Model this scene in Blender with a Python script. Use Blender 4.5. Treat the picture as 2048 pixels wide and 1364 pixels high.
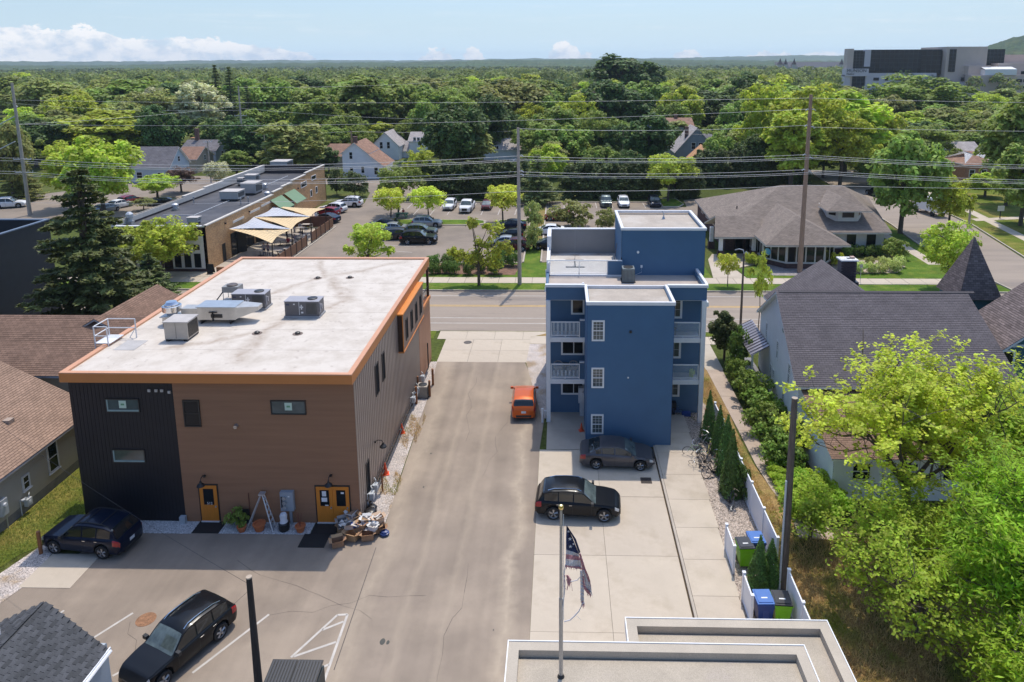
import bpy,bmesh,math,random
import numpy as np
from mathutils import Vector,Matrix
for _o in list(bpy.data.objects):bpy.data.objects.remove(_o)
S=bpy.context.scene
COL=S.collection
R=math.radians
random.seed(7)
rng=np.random.default_rng(11)
# ------------------------------------------------------------------ camera
CAM_F,CAM_CX,CAM_CY,CAM_H=1420.,1085.,387.,24.3
PITCH,YAW,ROLL=R(10.5),35/1420.,-0.004
fw=Vector((-math.sin(YAW)*math.cos(PITCH),math.cos(YAW)*math.cos(PITCH),-math.sin(PITCH)))
rt=Vector((math.cos(YAW),math.sin(YAW),0)); up=rt.cross(fw)
_c,_s=math.cos(ROLL),math.sin(ROLL)
rt,up=_c*rt+_s*up,-_s*rt+_c*up
camd=bpy.data.cameras.new('camera'); cam=bpy.data.objects.new('camera',camd); COL.objects.link(cam)
cam.matrix_world=Matrix(((rt.x,up.x,-fw.x,0),(rt.y,up.y,-fw.y,0),(rt.z,up.z,-fw.z,CAM_H),(0,0,0,1)))
camd.sensor_fit='HORIZONTAL'; camd.sensor_width=36; camd.lens=36*CAM_F/2048
camd.shift_x=(1024-CAM_CX)/2048; camd.shift_y=-(682-CAM_CY)/2048
camd.clip_start=.5; camd.clip_end=30000
S.camera=cam
# ------------------------------------------------------------------ sun, sky, exposure
SUN_DIR=Vector((0.78,3.36,8.63)).normalized()
ld=bpy.data.lights.new('sun','SUN'); ld.energy=3.15; ld.angle=R(.53); ld.color=(1,.91,.79)
sun=bpy.data.objects.new('sun',ld); COL.objects.link(sun)
sun.rotation_euler=SUN_DIR.to_track_quat('Z','Y').to_euler(); sun.location=(0,60,120)
W=bpy.data.worlds.new('World'); S.world=W; W.use_nodes=True
def build_world():
 nt=W.node_tree; n=nt.nodes; n.clear(); L=nt.links.new
 out=n.new('ShaderNodeOutputWorld')
 sky=n.new('ShaderNodeTexSky'); sky.sky_type='NISHITA'; sky.sun_disc=False
 sky.sun_elevation=R(68.2); sky.sun_rotation=R(13); sky.air_density=1.0; sky.dust_density=3.0; sky.ozone_density=3.0
 bg=n.new('ShaderNodeBackground'); bg.inputs['Strength'].default_value=.15
 tint=n.new('ShaderNodeMixRGB'); tint.blend_type='MULTIPLY'; tint.inputs[0].default_value=1; tint.inputs[2].default_value=(.84,1.02,1.24,1); L(sky.outputs[0],tint.inputs[1]); L(tint.outputs[0],bg.inputs[0])
 # clouds: cumulus low over the horizon, faint cirrus higher; by direction only
 tc=n.new('ShaderNodeTexCoord'); sep=n.new('ShaderNodeSeparateXYZ'); L(tc.outputs['Generated'],sep.inputs[0])
 def M(op,a,b=None,c=None,cl=False):
  m=n.new('ShaderNodeMath'); m.operation=op; m.use_clamp=cl
  for i,v in enumerate((a,b,c)):
   if v is None:continue
   if isinstance(v,(int,float)):m.inputs[i].default_value=v
   else:L(v,m.inputs[i])
  return m.outputs[0]
 az=M('ARCTAN2',sep.outputs[0],sep.outputs[1]); el=M('ARCSINE',sep.outputs[2])
 comb=n.new('ShaderNodeCombineXYZ'); L(az,comb.inputs[0]); L(M('MULTIPLY',el,1.5),comb.inputs[1])
 def noise(scale,det,rough=.5,off=0.):
  mp=n.new('ShaderNodeMapping'); mp.inputs['Location'].default_value=(off,off*.7,0); L(comb.outputs[0],mp.inputs[0])
  t=n.new('ShaderNodeTexNoise'); t.inputs['Scale'].default_value=scale; t.inputs['Detail'].default_value=det
  t.inputs['Roughness'].default_value=rough; L(mp.outputs[0],t.inputs[0]); return t.outputs[0]
 det=noise(26,7,.62,3.1)
 # cloud top profile (elevation in rad) made of a list of humps over azimuth
 humps=[(-.66,.19,.043),(-.50,.13,.031),(-.395,.055,.024),(-.345,.02,.014),(-.17,.03,.017),(-.12,.02,.015),(.008,.028,.029),(.035,.02,.013),(.175,.022,.016),(.29,.045,.013),(.34,.06,.011),(-.95,.16,.05),(1.0,.2,.04),(.75,.12,.02),(2.2,.5,.04),(-2.0,.4,.05),(3.0,.4,.04),(-2.8,.3,.03)]
 prof=None
 for a,w,h in humps:
  d=M('DIVIDE',M('SUBTRACT',az,a),w)
  g=M('MULTIPLY',M('SUBTRACT',1.0,M('POWER',M('ABSOLUTE',d),2.4),None,True),h)
  prof=g if prof is None else M('MAXIMUM',prof,g)
 e2=M('ADD',el,M('MULTIPLY',M('SUBTRACT',det,.5),.05))
 fine=noise(90,5,.6,9.)
 e3=M('ADD',e2,M('MULTIPLY',M('SUBTRACT',fine,.5),.006))
 mask=M('DIVIDE',M('SUBTRACT',prof,e3),.0016,None,True)
 gate=M('MULTIPLY',prof,200.,None,True)
 mask=M('MULTIPLY',mask,gate)
 brk=M('DIVIDE',M('SUBTRACT',noise(17,6,.6,5.3),.36),.05,None,True)
 mask=M('MULTIPLY',mask,M('ADD',M('MULTIPLY',brk,.35),.65),None,True)
 shade=noise(38,6,.6,1.7)
 ramp=n.new('ShaderNodeValToRGB'); L(shade,ramp.inputs[0])
 ramp.color_ramp.elements[0].position=.36; ramp.color_ramp.elements[0].color=(.62,.72,.84,1)
 ramp.color_ramp.elements[1].position=.56; ramp.color_ramp.elements[1].color=(.97,.97,.98,1)
 cbg=n.new('ShaderNodeBackground'); cbg.inputs['Strength'].default_value=.98; L(ramp.outputs[0],cbg.inputs[0])
 # cirrus
 mp=n.new('ShaderNodeMapping'); mp.inputs['Scale'].default_value=(2.2,26,1); mp.inputs['Rotation'].default_value=(0,0,.05); L(comb.outputs[0],mp.inputs[0])
 t=n.new('ShaderNodeTexNoise'); t.inputs['Scale'].default_value=1.6; t.inputs['Detail'].default_value=8; t.inputs['Roughness'].default_value=.66; L(mp.outputs[0],t.inputs[0])
 cir=M('MULTIPLY',M('DIVIDE',M('SUBTRACT',t.outputs[0],.52),.3,None,True),.35)
 # horizon whitening of real summer air
 hz=M('MULTIPLY',M('POWER',M('SUBTRACT',1.0,M('MULTIPLY',M('ABSOLUTE',el),5.5,None,True),None,True),1.6),.92)
 hbg=n.new('ShaderNodeBackground'); hbg.inputs['Color'].default_value=(.74,.95,1.10,1); hbg.inputs['Strength'].default_value=1
 m0=n.new('ShaderNodeMixShader'); L(hz,m0.inputs[0]); L(bg.outputs[0],m0.inputs[1]); L(hbg.outputs[0],m0.inputs[2])
 mask2=M('MULTIPLY',M('MAXIMUM',mask,cir),M('GREATER_THAN',el,-.05))
 mix=n.new('ShaderNodeMixShader'); L(mask2,mix.inputs[0]); L(m0.outputs[0],mix.inputs[1]); L(cbg.outputs[0],mix.inputs[2])
 L(mix.outputs[0],out.inputs[0])
build_world()
S.view_settings.view_transform='Standard'; S.view_settings.look='None'; S.view_settings.exposure=.12; S.view_settings.gamma=1
S.view_settings.use_curve_mapping=False
# ------------------------------------------------------------------ where a photograph point lies on a known plane of the place
CP=Vector((0,0,CAM_H))
def ray(x,y):return fw+rt*((x-CAM_CX)/CAM_F)-up*((y-CAM_CY)/CAM_F)
def G(x,y,z=0.):
 d=ray(x,y); return CP+d*((z-CAM_H)/d.z)
def onY(x,y,Y):
 d=ray(x,y); return CP+d*(Y/d.y)
def onX(x,y,X):
 d=ray(x,y); return CP+d*(X/d.x)
 # ------------------------------------------------------------------ object helpers
OFF={}; FONTS=[]
def tag(o,label=None,cat=None,group=None,kind=None):
 if label:o['label']=label
 if cat:o['category']=cat
 if group:o['group']=group
 if kind:o['kind']=kind
 return o
def thing(name,label,cat,loc=(0,0,0),group=None,kind=None):
 o=bpy.data.objects.new(name,None); COL.objects.link(o); o.location=loc; o.empty_display_size=.2
 OFF[o]=Vector(loc); return tag(o,label,cat,group,kind)
def link(name,me,parent=None,loc=None):
 o=bpy.data.objects.new(name,me); COL.objects.link(o)
 if parent:o.parent=parent
 if loc is not None:o.location=loc
 return o
def kids(o):return list(o.children)
def copy_tree(o,parent=None):
 c=o.copy(); COL.objects.link(c)
 if parent:c.parent=parent
 for ch in kids(o):copy_tree(ch,c)
 return c
def place(o,loc,rz=0,s=1,label=None,group=None):
 o.location=loc; o.rotation_euler=(0,0,rz)
 o.scale=(s,s,s)if isinstance(s,(int,float))else s
 if label:o['label']=label
 if group:o['group']=group
 return o
class MB:
 """collects faces; build() links them as one mesh object"""
 def __init__(s):s.v=[]; s.f=[]; s.m=[]; s.uv=[]
 def face(s,pts,mi=0,uv=None):
  b=len(s.v); s.v+=[tuple(p)for p in pts]; s.f.append(tuple(range(b,b+len(pts)))); s.m.append(mi)
  s.uv.append(uv)
 def box(s,x0,x1,y0,y1,z0,z1,mi=0):
  s.obox(((0,0,0),(1,0,0),(0,1,0),(0,0,1)),x0,x1,y0,y1,z0,z1,mi)
 def obox(s,fr,a0,a1,b0,b1,c0,c1,mi=0):
  """box in frame fr=(origin,a,b,c)"""
  o,a,b,c=(Vector(q)for q in fr); k=len(s.v)
  for A in(a0,a1):
   for B in(b0,b1):
    for C in(c0,c1):s.v.append(tuple(o+a*A+b*B+c*C))
  flip=a.cross(b).dot(c)<0
  for q in((0,1,3,2),(4,6,7,5),(0,4,5,1),(2,3,7,6),(0,2,6,4),(1,5,7,3)):
   q=q[::-1]if flip else q
   s.f.append(tuple(k+i for i in q)); s.m.append(mi); s.uv.append(None)
 def tube(s,pts,r,n=8,mi=0,caps=True):
  pts=[Vector(p)for p in pts]; rs=r if isinstance(r,(list,tuple))else[r]*len(pts)
  rings=[]
  for i,p in enumerate(pts):
   d=(pts[min(i+1,len(pts)-1)]-pts[max(i-1,0)]).normalized()
   h=Vector((1,0,0))if abs(d.z)>.9 else Vector((0,0,1))
   a=d.cross(h).normalized(); b=d.cross(a); k=len(s.v)
   for j in range(n):
    t=2*math.pi*j/n; s.v.append(tuple(p+(a*math.cos(t)+b*math.sin(t))*rs[i]))
   rings.append(k)
  for i in range(len(rings)-1):
   for j in range(n):
    k,l=rings[i],rings[i+1]; s.f.append((k+j,l+j,l+(j+1)%n,k+(j+1)%n)[::-1]); s.m.append(mi); s.uv.append(None)
  if caps:
   s.f.append(tuple(rings[0]+j for j in range(n))[::1]); s.m.append(mi); s.uv.append(None)
   s.f.append(tuple(rings[-1]+j for j in range(n))[::-1]); s.m.append(mi); s.uv.append(None)
 def lathe(s,c,prof,n=12,mi=0):
  """prof: (r,z) list round the vertical through c"""
  c=Vector(c); rings=[]
  for r_,z in prof:
   rings.append(len(s.v))
   for j in range(n):
    t=2*math.pi*j/n; s.v.append((c.x+r_*math.cos(t),c.y+r_*math.sin(t),c.z+z))
  for i in range(len(rings)-1):
   for j in range(n):
    k,l=rings[i],rings[i+1]; s.f.append((k+j,k+(j+1)%n,l+(j+1)%n,l+j)); s.m.append(mi); s.uv.append(None)
  s.f.append(tuple(rings[0]+j for j in range(n))[::-1]); s.m.append(mi); s.uv.append(None)
  s.f.append(tuple(rings[-1]+j for j in range(n))); s.m.append(mi); s.uv.append(None)
 def prism(s,poly,z0,z1,mi=0,top_mi=None):
  """vertical extrusion of an xy polygon (counter-clockwise)"""
  n=len(poly); k=len(s.v)
  for z in(z0,z1):
   for p in poly:s.v.append((p[0],p[1],z))
  ar=sum(poly[i][0]*poly[(i+1)%n][1]-poly[(i+1)%n][0]*poly[i][1]for i in range(n))
  cc=ar>0
  def add(q,m):s.f.append(tuple(q)if cc else tuple(q)[::-1]); s.m.append(m); s.uv.append(None)
  add([k+i for i in range(n)][::-1],mi); add([k+n+i for i in range(n)],mi if top_mi is None else top_mi)
  for i in range(n):
   j=(i+1)%n; add((k+i,k+j,k+n+j,k+n+i),mi)
 def build(s,name,mats,parent=None,smooth=False,world=True,loc=None,sharp=40):
  off=Vector((0,0,0))
  if parent is not None and world:off=OFF.get(parent,Vector((0,0,0)))
  me=bpy.data.meshes.new(name)
  me.from_pydata([(v[0]-off.x,v[1]-off.y,v[2]-off.z)for v in s.v],[],s.f)
  for m in(mats if isinstance(mats,(list,tuple))else[mats]):me.materials.append(m)
  if any(s.m):me.polygons.foreach_set('material_index',s.m)
  if any(u is not None for u in s.uv):
   ul=me.uv_layers.new(name='UVMap'); d=[]
   for f,u in zip(s.f,s.uv):
    if u is None:u=[(0,0)]*len(f)
    for q in u:d+=[q[0],q[1]]
   ul.data.foreach_set('uv',d)
  if smooth:
   me.polygons.foreach_set('use_smooth',[True]*len(s.f))
   me.set_sharp_from_angle(angle=R(sharp))
  me.update()
  o=link(name,me,parent,loc); OFF[o]=off; return o
def struct(o,kind='structure'):o['kind']=kind; return o
# ------------------------------------------------------------------ materials
MC={}
def mat(name,col,rough=.75,var=.12,scale=1.5,metal=0.,bump=0.,bscale=20.,spec=.5,col2=None,c2scale=.4,c2lo=.48,c2hi=.62,fine=0.,fscale=60.,objrand=0.,coat=0.,stretch=None,emit=None,alpha=None,island=0.,trans=0.,streak=0.):
 if name in MC:return MC[name]
 m=bpy.data.materials.new(name); m.use_nodes=True; nt=m.node_tree; n=nt.nodes; L=nt.links.new
 b=n['Principled BSDF']; b.inputs['Roughness'].default_value=rough; b.inputs['Metallic'].default_value=metal
 b.inputs['Specular IOR Level'].default_value=spec; b.inputs['Coat Weight'].default_value=coat; b.inputs['Coat Roughness'].default_value=.03
 tc=n.new('ShaderNodeTexCoord'); src=tc.outputs['Object']
 if stretch:
  mp=n.new('ShaderNodeMapping'); mp.inputs['Scale'].default_value=stretch; L(src,mp.inputs[0]); src=mp.outputs[0]
 def noise(sc,det=4,r=.6):
  t=n.new('ShaderNodeTexNoise'); t.inputs['Scale'].default_value=sc; t.inputs['Detail'].default_value=det; t.inputs['Roughness'].default_value=r
  L(src,t.inputs[0]); return t.outputs[0]
 def mixc(fac,a,bb,typ='MIX'):
  x=n.new('ShaderNodeMixRGB'); x.blend_type=typ
  for i,v in enumerate((fac,a,bb)):
   if isinstance(v,(int,float)):x.inputs[i].default_value=v
   elif isinstance(v,tuple):x.inputs[i].default_value=(*v[:3],1)
   else:L(v,x.inputs[i])
  return x.outputs[0]
 def rng_(v,lo,hi,a,bb):
  x=n.new('ShaderNodeMapRange'); x.inputs[1].default_value=lo; x.inputs[2].default_value=hi; x.inputs[3].default_value=a; x.inputs[4].default_value=bb
  L(v,x.inputs[0]); return x.outputs[0]
 cur=tuple(col)
 if col2 is not None:cur=mixc(rng_(noise(c2scale,6,.65),c2lo,c2hi,0,1),tuple(col),tuple(col2))
 if var:
  f=rng_(noise(scale),.3,.7,1-var,1+var)
  hs=n.new('ShaderNodeHueSaturation'); L(f,hs.inputs['Value'])
  if isinstance(cur,tuple):hs.inputs['Color'].default_value=(*cur,1)
  else:L(cur,hs.inputs['Color'])
  cur=hs.outputs[0]
 if streak:
  mp2=n.new('ShaderNodeMapping'); mp2.inputs['Scale'].default_value=(1.1,.035,1); L(tc.outputs['Object'],mp2.inputs[0]); t2=n.new('ShaderNodeTexNoise'); t2.inputs['Scale'].default_value=1; t2.inputs['Detail'].default_value=5; L(mp2.outputs[0],t2.inputs[0])
  hs=n.new('ShaderNodeHueSaturation'); L(rng_(t2.outputs[0],.3,.7,1-streak,1+streak),hs.inputs['Value']); L(cur,hs.inputs['Color']); cur=hs.outputs[0]
 if fine:
  f=rng_(noise(fscale,2,.5),.3,.7,1-fine,1+fine)
  hs=n.new('ShaderNodeHueSaturation'); L(f,hs.inputs['Value'])
  if isinstance(cur,tuple):hs.inputs['Color'].default_value=(*cur,1)
  else:L(cur,hs.inputs['Color'])
  cur=hs.outputs[0]
 if objrand or island:
  hs=n.new('ShaderNodeHueSaturation')
  if objrand:
   oi=n.new('ShaderNodeObjectInfo'); rv=oi.outputs['Random']
   L(rng_(rv,0,1,1-objrand,1+objrand),hs.inputs['Value'])
   L(rng_(rv,0,1,.5-objrand*.05,.5+objrand*.05),hs.inputs['Hue'])
  else:
   ge=n.new('ShaderNodeNewGeometry'); L(rng_(ge.outputs['Random Per Island'],0,1,1-island,1+island),hs.inputs['Value'])
  if isinstance(cur,tuple):hs.inputs['Color'].default_value=(*cur,1)
  else:L(cur,hs.inputs['Color'])
  cur=hs.outputs[0]
 if isinstance(cur,tuple):b.inputs['Base Color'].default_value=(*cur,1)
 else:L(cur,b.inputs['Base Color'])
 if bump:
  bp=n.new('ShaderNodeBump'); bp.inputs['Strength'].default_value=1; bp.inputs['Distance'].default_value=bump
  L(noise(bscale,3,.6),bp.inputs['Height']); L(bp.outputs[0],b.inputs['Normal'])
 if emit:b.inputs['Emission Color'].default_value=(*emit,1); b.inputs['Emission Strength'].default_value=1
 if alpha is not None:b.inputs['Alpha'].default_value=alpha
 if trans:b.inputs['Transmission Weight'].default_value=trans; b.inputs['IOR'].default_value=1.05
 MC[name]=m; return m
def srgb(r,g,b):
 f=lambda c:(c/255/12.92)if c/255<=.04045 else((c/255+.055)/1.055)**2.4
 return(f(r),f(g),f(b))
def brickmat(name,c1,c2,mortar,w=.3,h=.14,msize=.006,rough=.85,offset=.5,var=.15,sq=1.0,bump=.0):
 """tabs / bricks by UV in metres"""
 if name in MC:return MC[name]
 m=bpy.data.materials.new(name); m.use_nodes=True; nt=m.node_tree; n=nt.nodes; L=nt.links.new
 b=n['Principled BSDF']; b.inputs['Roughness'].default_value=rough; b.inputs['Specular IOR Level'].default_value=.25
 uv=n.new('ShaderNodeUVMap'); t=n.new('ShaderNodeTexBrick'); L(uv.outputs[0],t.inputs[0])
 t.inputs['Color1'].default_value=(*c1,1); t.inputs['Color2'].default_value=(*c2,1); t.inputs['Mortar'].default_value=(*mortar,1)
 t.inputs['Scale'].default_value=1; t.inputs['Brick Width'].default_value=w; t.inputs['Row Height'].default_value=h
 t.inputs['Mortar Size'].default_value=msize; t.inputs['Mortar Smooth'].default_value=.2; t.offset=offset
 no=n.new('ShaderNodeTexNoise'); no.inputs['Scale'].default_value=.8; no.inputs['Detail'].default_value=6; L(uv.outputs[0],no.inputs[0])
 mr=n.new('ShaderNodeMapRange'); mr.inputs[1].default_value=.3; mr.inputs[2].default_value=.7; mr.inputs[3].default_value=1-var; mr.inputs[4].default_value=1+var; L(no.outputs[0],mr.inputs[0])
 hs=n.new('ShaderNodeHueSaturation'); L(t.outputs[0],hs.inputs['Color']); L(mr.outputs[0],hs.inputs['Value'])
 L(hs.outputs[0],b.inputs['Base Color']); MC[name]=m; return m
white_trim=mat('white painted trim',(.74,.74,.73),.55,.04,3)
glass=mat('dark window glass',(.010,.013,.016),.08,.3,.7,spec=.3)
glass_blinds=mat('window glass with pale blinds',(.09,.10,.09),.08,.35,1.2,spec=.6)  # glass with a paler, mottled base colour for the blinds
clearglass=mat('clear railing glass',(.8,.9,.92),.03,0,alpha=.13)
black=mat('black metal',(.015,.015,.016),.45,.1,5)
steel=mat('galvanised steel',(.42,.44,.45),.38,.15,3,metal=.6)
asphalt=mat('worn grey asphalt',(.270,.218,.170),.92,.13,.35,streak=.10,fine=.16,fscale=45,col2=(.32,.258,.198),c2scale=.14,bump=.003,bscale=90,spec=.25)
asphalt2=mat('parking lot asphalt',(.26,.212,.168),.92,.12,.25,fine=.10,fscale=22,col2=(.215,.177,.142),c2scale=.1,spec=.25)
street_m=mat('street asphalt',(.31,.255,.205),.9,.07,.6,fine=.07,fscale=30,col2=(.265,.22,.18),c2scale=.35,stretch=(.12,1,1),spec=.25)
concrete=mat('pale concrete',(.50,.425,.335),.88,.07,.5,fine=.05,fscale=50,col2=(.44,.37,.285),c2scale=.45,objrand=.04,spec=.3)
concrete_d=mat('older concrete',(.43,.375,.305),.9,.09,.8,fine=.06,fscale=40,objrand=.05,spec=.3)
grass_m=mat('summer lawn',(.115,.15,.022),.95,.25,.5,fine=.35,fscale=9,col2=(.25,.205,.055),c2scale=.22,c2lo=.46,c2hi=.66,bump=.03,bscale=25,spec=.1)
grass_g=mat('watered lawn',(.09,.155,.02),.95,.22,.6,fine=.3,fscale=12,col2=(.15,.19,.03),c2scale=.5,bump=.03,bscale=25,spec=.1)
grass_dry=mat('dry straw grass',(.30,.20,.085),.95,.25,1.2,fine=.4,fscale=14,col2=(.15,.16,.035),c2scale=.45,c2lo=.46,c2hi=.62,bump=.04,bscale=25,spec=.1)
gravel_w=mat('pale crushed stone',(.50,.44,.40),.9,.2,2,fine=.55,fscale=16,col2=(.33,.25,.17),c2scale=.5,c2lo=.5,c2hi=.62,bump=.03,bscale=18,spec=.2)
gravel_b=mat('brown and grey pebbles',(.36,.29,.235),.9,.2,2,fine=.7,fscale=9,bump=.04,bscale=9,spec=.2)
mulch=mat('brown bark mulch',(.20,.12,.085),.95,.25,2,fine=.4,fscale=15,spec=.1)
yellow_p=mat('yellow road paint',(.60,.36,.07),.7,.15,2)
white_p=mat('worn white road paint',(.50,.46,.41),.7,.15,2)
# ================================================================== SETTING
def sheet(name,polys,m,z,kind='structure'):
 b=MB()
 for p in polys:
  ar=sum(p[i][0]*p[(i+1)%len(p)][1]-p[(i+1)%len(p)][0]*p[i][1]for i in range(len(p)))
  if ar<0:p=p[::-1]
  b.face([(q[0],q[1],z if len(q)<3 else q[2])for q in p])
 return tag(b.build(name,m),kind=kind)
def rect(x0,x1,y0,y1):return[(x0,y0),(x1,y0),(x1,y1),(x0,y1)]
ground_m=mat('ground under trees',(.075,.095,.022),.95,.25,.05,fine=.3,fscale=3,col2=(.13,.125,.04),c2scale=.03,spec=.1)
ST0,ST1=61.85,73.55
sheet('ground',[rect(-9000,9000,-3000,ST0-.02),rect(-9000,9000,ST1+.02,14000)],ground_m,-.03)
sheet('street',[rect(-400,400,ST0-.1,ST1+.1)],street_m,-.12)
# markings on the street
zz=-.115
marks=MB()
for y in(68.72,69.02):marks.face([(-400,y,zz),(400,y,zz),(400,y+.11,zz),(-400,y+.11,zz)])
tag(marks.build('yellow_centre_line',yellow_p),kind='structure')
marks=MB()
for y in(72.0,65.35,63.95):marks.face([(-400,y,zz),(400,y,zz),(400,y+.11,zz),(-400,y+.11,zz)])
tag(marks.build('white_lane_line',white_p),kind='structure')
# kerbs in lengths
kerb_me=None
def kerb_run(x0,x1,y,wy=.16):
 global kerb_me
 x=x0
 while x<x1-.01:
  l=min(3.0,x1-x)
  b=MB(); b.box(0,l-.015,0,wy,-.14,.02)
  if l==3.0:
   if kerb_me is None:kerb_me=b.build('kerb',concrete_d).data; bpy.data.objects.remove(bpy.data.objects['kerb'])
   me=kerb_me
  else:
   o=b.build('kerb',concrete_d); me=o.data; bpy.data.objects.remove(o)
  struct(link('kerb',me,None,(x,y,0))); x+=3.0
kerb_run(-62,62,ST1,.16); kerb_run(-62,-11.1,ST0-.16,.16); kerb_run(7.5,40,ST0-.16,.16)
b=MB(); b.box(-300,-62,ST1,ST1+.16,-.14,.02); b.box(62,300,ST1,ST1+.16,-.14,.02); b.box(-300,-62,ST0-.16,ST0,-.14,.02); b.box(40.01,300,ST0-.16,ST0,-.14,.02)
struct(b.build('distant_kerb',concrete_d))
def slabs(name,nx,ny,x0,y0,lx,ly,z,m,gap=.02,skip=(),thick=.08,jitter=.004,bmat=None):
 """a pavement of slabs, every slab an object under it"""
 root=thing(name,None,None,(x0,y0,0),kind='structure')
 b=MB(); b.box(gap/2,lx-gap/2,gap/2,ly-gap/2,-thick,0); me=b.build('slab',m).data; bpy.data.objects.remove(bpy.data.objects[-1])if False else None
 proto=[o for o in bpy.data.objects if o.data is me][0]; bpy.data.objects.remove(proto)
 for i in range(nx):
  for j in range(ny):
   if(i,j)in skip:continue
   link('slab',me,root,(i*lx,j*ly,z+random.uniform(-jitter,jitter)))
 b=MB(); b.box(0.01,nx*lx-.01,0.01,ny*ly-.01,z-thick-.02,z-.025)
 b.build('slab_bed',bmat or mat('dark joint',(.12,.105,.09),.95,.1,2),root,world=False)
 return root
 # far pavement in front of the lots: slabs 1.85 m long
slabs('far_sidewalk',56,1,-62,76.15,1.9,2.15,0,concrete,.04)
sheet('far_verge',[rect(-300,49,ST1+.16,76.1),rect(62,300,ST1+.16,76.1)],grass_g,-.005)
sheet('near_verge',[rect(-60,-11.3,59.9,ST0-.16),rect(9.5,40,60.7,ST0-.16)],grass_m,-.005)
slabs('near_sidewalk',21,1,7.9,58.85,1.8,1.75,0,concrete,.03)
slabs('left_near_sidewalk',20,1,-50,57.2,1.9,1.9,0,concrete,.03)
# gently sloped concrete drive apron at the street
slabs('driveway_apron',3,2,-10.15,54.85,2.52,2.45,0.004,concrete,.02)
slabs('driveway_apron',4,1,-10.95,59.76,2.55,1.9,0.004,concrete,.02)
b=MB(); b.face([(-11.0,61.66,0),(-.75,61.66,0),(-.75,ST0+.05,-.105),(-11.0,ST0+.05,-.105)]); struct(b.build('apron_ramp',concrete))
b=MB(); b.lathe((-8.1,59.0,.002),[(.36,0),(.36,.012)],20); b.lathe((-8.1,59.0,.012),[(.28,0),(.28,.008)],20); struct(b.build('manhole_cover',mat('cast iron',(.09,.075,.065),.7,.2,8)))
sheet('pavement_link',[rect(-2.6,8.2,58.75,60.55)],concrete,0.006)
sheet('gravel_patch',[[(-2.75,54.8),(-1.3,46),(-.9,46),(-.9,58.7),(-2.6,58.7)]],gravel_w,.004)
sheet('verge_patch',[[(-2.2,60.6),(4,60.6),(7.5,61.6),(-.6,61.6)]],grass_dry,.002)
# asphalt of drive and rear lot
lot=[(-23.3,20),(-1.28,18),(-1.28,41.5),(-1.0,46.5),(-2.85,54.9),(-10.1,54.9),(-9.75,48.9),(-9.5,38.0),(-9.3,33.3),(-23.9,33.2),(-28.0,27.6),(-34,18),(-23.3,14)]
sheet('driveway',[[(-60,6),(-1.28,6),(-1.28,41.5),(-1.0,46.5),(-2.85,54.87),(-10.1,54.87),(-9.75,48.9),(-9.45,38.0),(-9.3,33.2),(-23.3,33.2),(-25.5,28.9),(-29.3,24.5),(-60,20)]],asphalt,0.0)
def dusty(m):
 nt=m.node_tree; n=nt.nodes; L=nt.links.new; b=n['Principled BSDF']; old=b.inputs['Base Color'].links[0].from_socket; tc=n.new('ShaderNodeTexCoord'); sp=n.new('ShaderNodeSeparateXYZ'); L(tc.outputs['Object'],sp.inputs[0])
 def M(op,a,c,cl=False):
  x=n.new('ShaderNodeMath'); x.operation=op; x.use_clamp=cl
  for i,v in enumerate((a,c)):
   if isinstance(v,(int,float)):x.inputs[i].default_value=v
   else:L(v,x.inputs[i])
  return x.outputs[0]
 def N(sc,st):
  mp=n.new('ShaderNodeMapping'); mp.inputs['Scale'].default_value=st; L(tc.outputs['Object'],mp.inputs[0]); t=n.new('ShaderNodeTexNoise'); t.inputs['Scale'].default_value=sc; t.inputs['Detail'].default_value=6; t.inputs['Roughness'].default_value=.7; L(mp.outputs[0],t.inputs[0]); return t.outputs[0]
 wob=M('MULTIPLY',M('SUBTRACT',N(.25,(.3,1,1)),.5),2.2); F=None
 for x0,w,k in((-2.35,.55,.8),(-8.9,.8,.55),(-6.9,.3,.35),(-5.0,.3,.3)):
  d=M('ABSOLUTE',M('SUBTRACT',M('ADD',sp.outputs[0],wob if w>.5 else M('MULTIPLY',wob,.4)),x0),0); g=M('MULTIPLY',M('SUBTRACT',1.0,M('DIVIDE',d,w),True),k); F=g if F is None else M('MAXIMUM',F,g)
 F=M('MULTIPLY',F,M('MULTIPLY',N(3,(1,.4,1)),1.7),True); mx=n.new('ShaderNodeMixRGB'); L(F,mx.inputs[0]); L(old,mx.inputs[1]); mx.inputs[2].default_value=(.44,.36,.27,1)
 sp2=M('MULTIPLY',M('GREATER_THAN',N(14,(1,1,1)),.69),.5); m2=n.new('ShaderNodeMixRGB'); L(sp2,m2.inputs[0]); L(mx.outputs[0],m2.inputs[1]); m2.inputs[2].default_value=(.13,.105,.085,1); L(m2.outputs[0],b.inputs['Base Color'])
dusty(asphalt)
rc_=random.Random(9)
for(x,y,n_,dx,dy)in((-6.5,52,9,.1,-1.0),(-3.6,46,8,-.1,-.9),(-16,31,9,.9,-.35),(-13,27.5,8,.8,.2),(-4.5,31,8,-.15,-.9),(-19,27,6,.5,-.6)):
 P_=[(x,y)]
 for i in range(n_):P_.append((P_[-1][0]+dx+rc_.uniform(-.35,.35),P_[-1][1]+dy+rc_.uniform(-.3,.3)))
 b=MB()
 for(xa,ya),(xb,yb)in zip(P_[:-1],P_[1:]):
  d=Vector((xb-xa,yb-ya,0)).normalized(); q=Vector((-d.y,d.x,0))*rc_.uniform(.004,.009); a,c=Vector((xa,ya,.0035)),Vector((xb,yb,.0035)); b.face([a-q,c-q,c+q,a+q])
 struct(b.build('asphalt_crack',mat('crack',(.10,.08,.065),.95,.2,4)))
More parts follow.
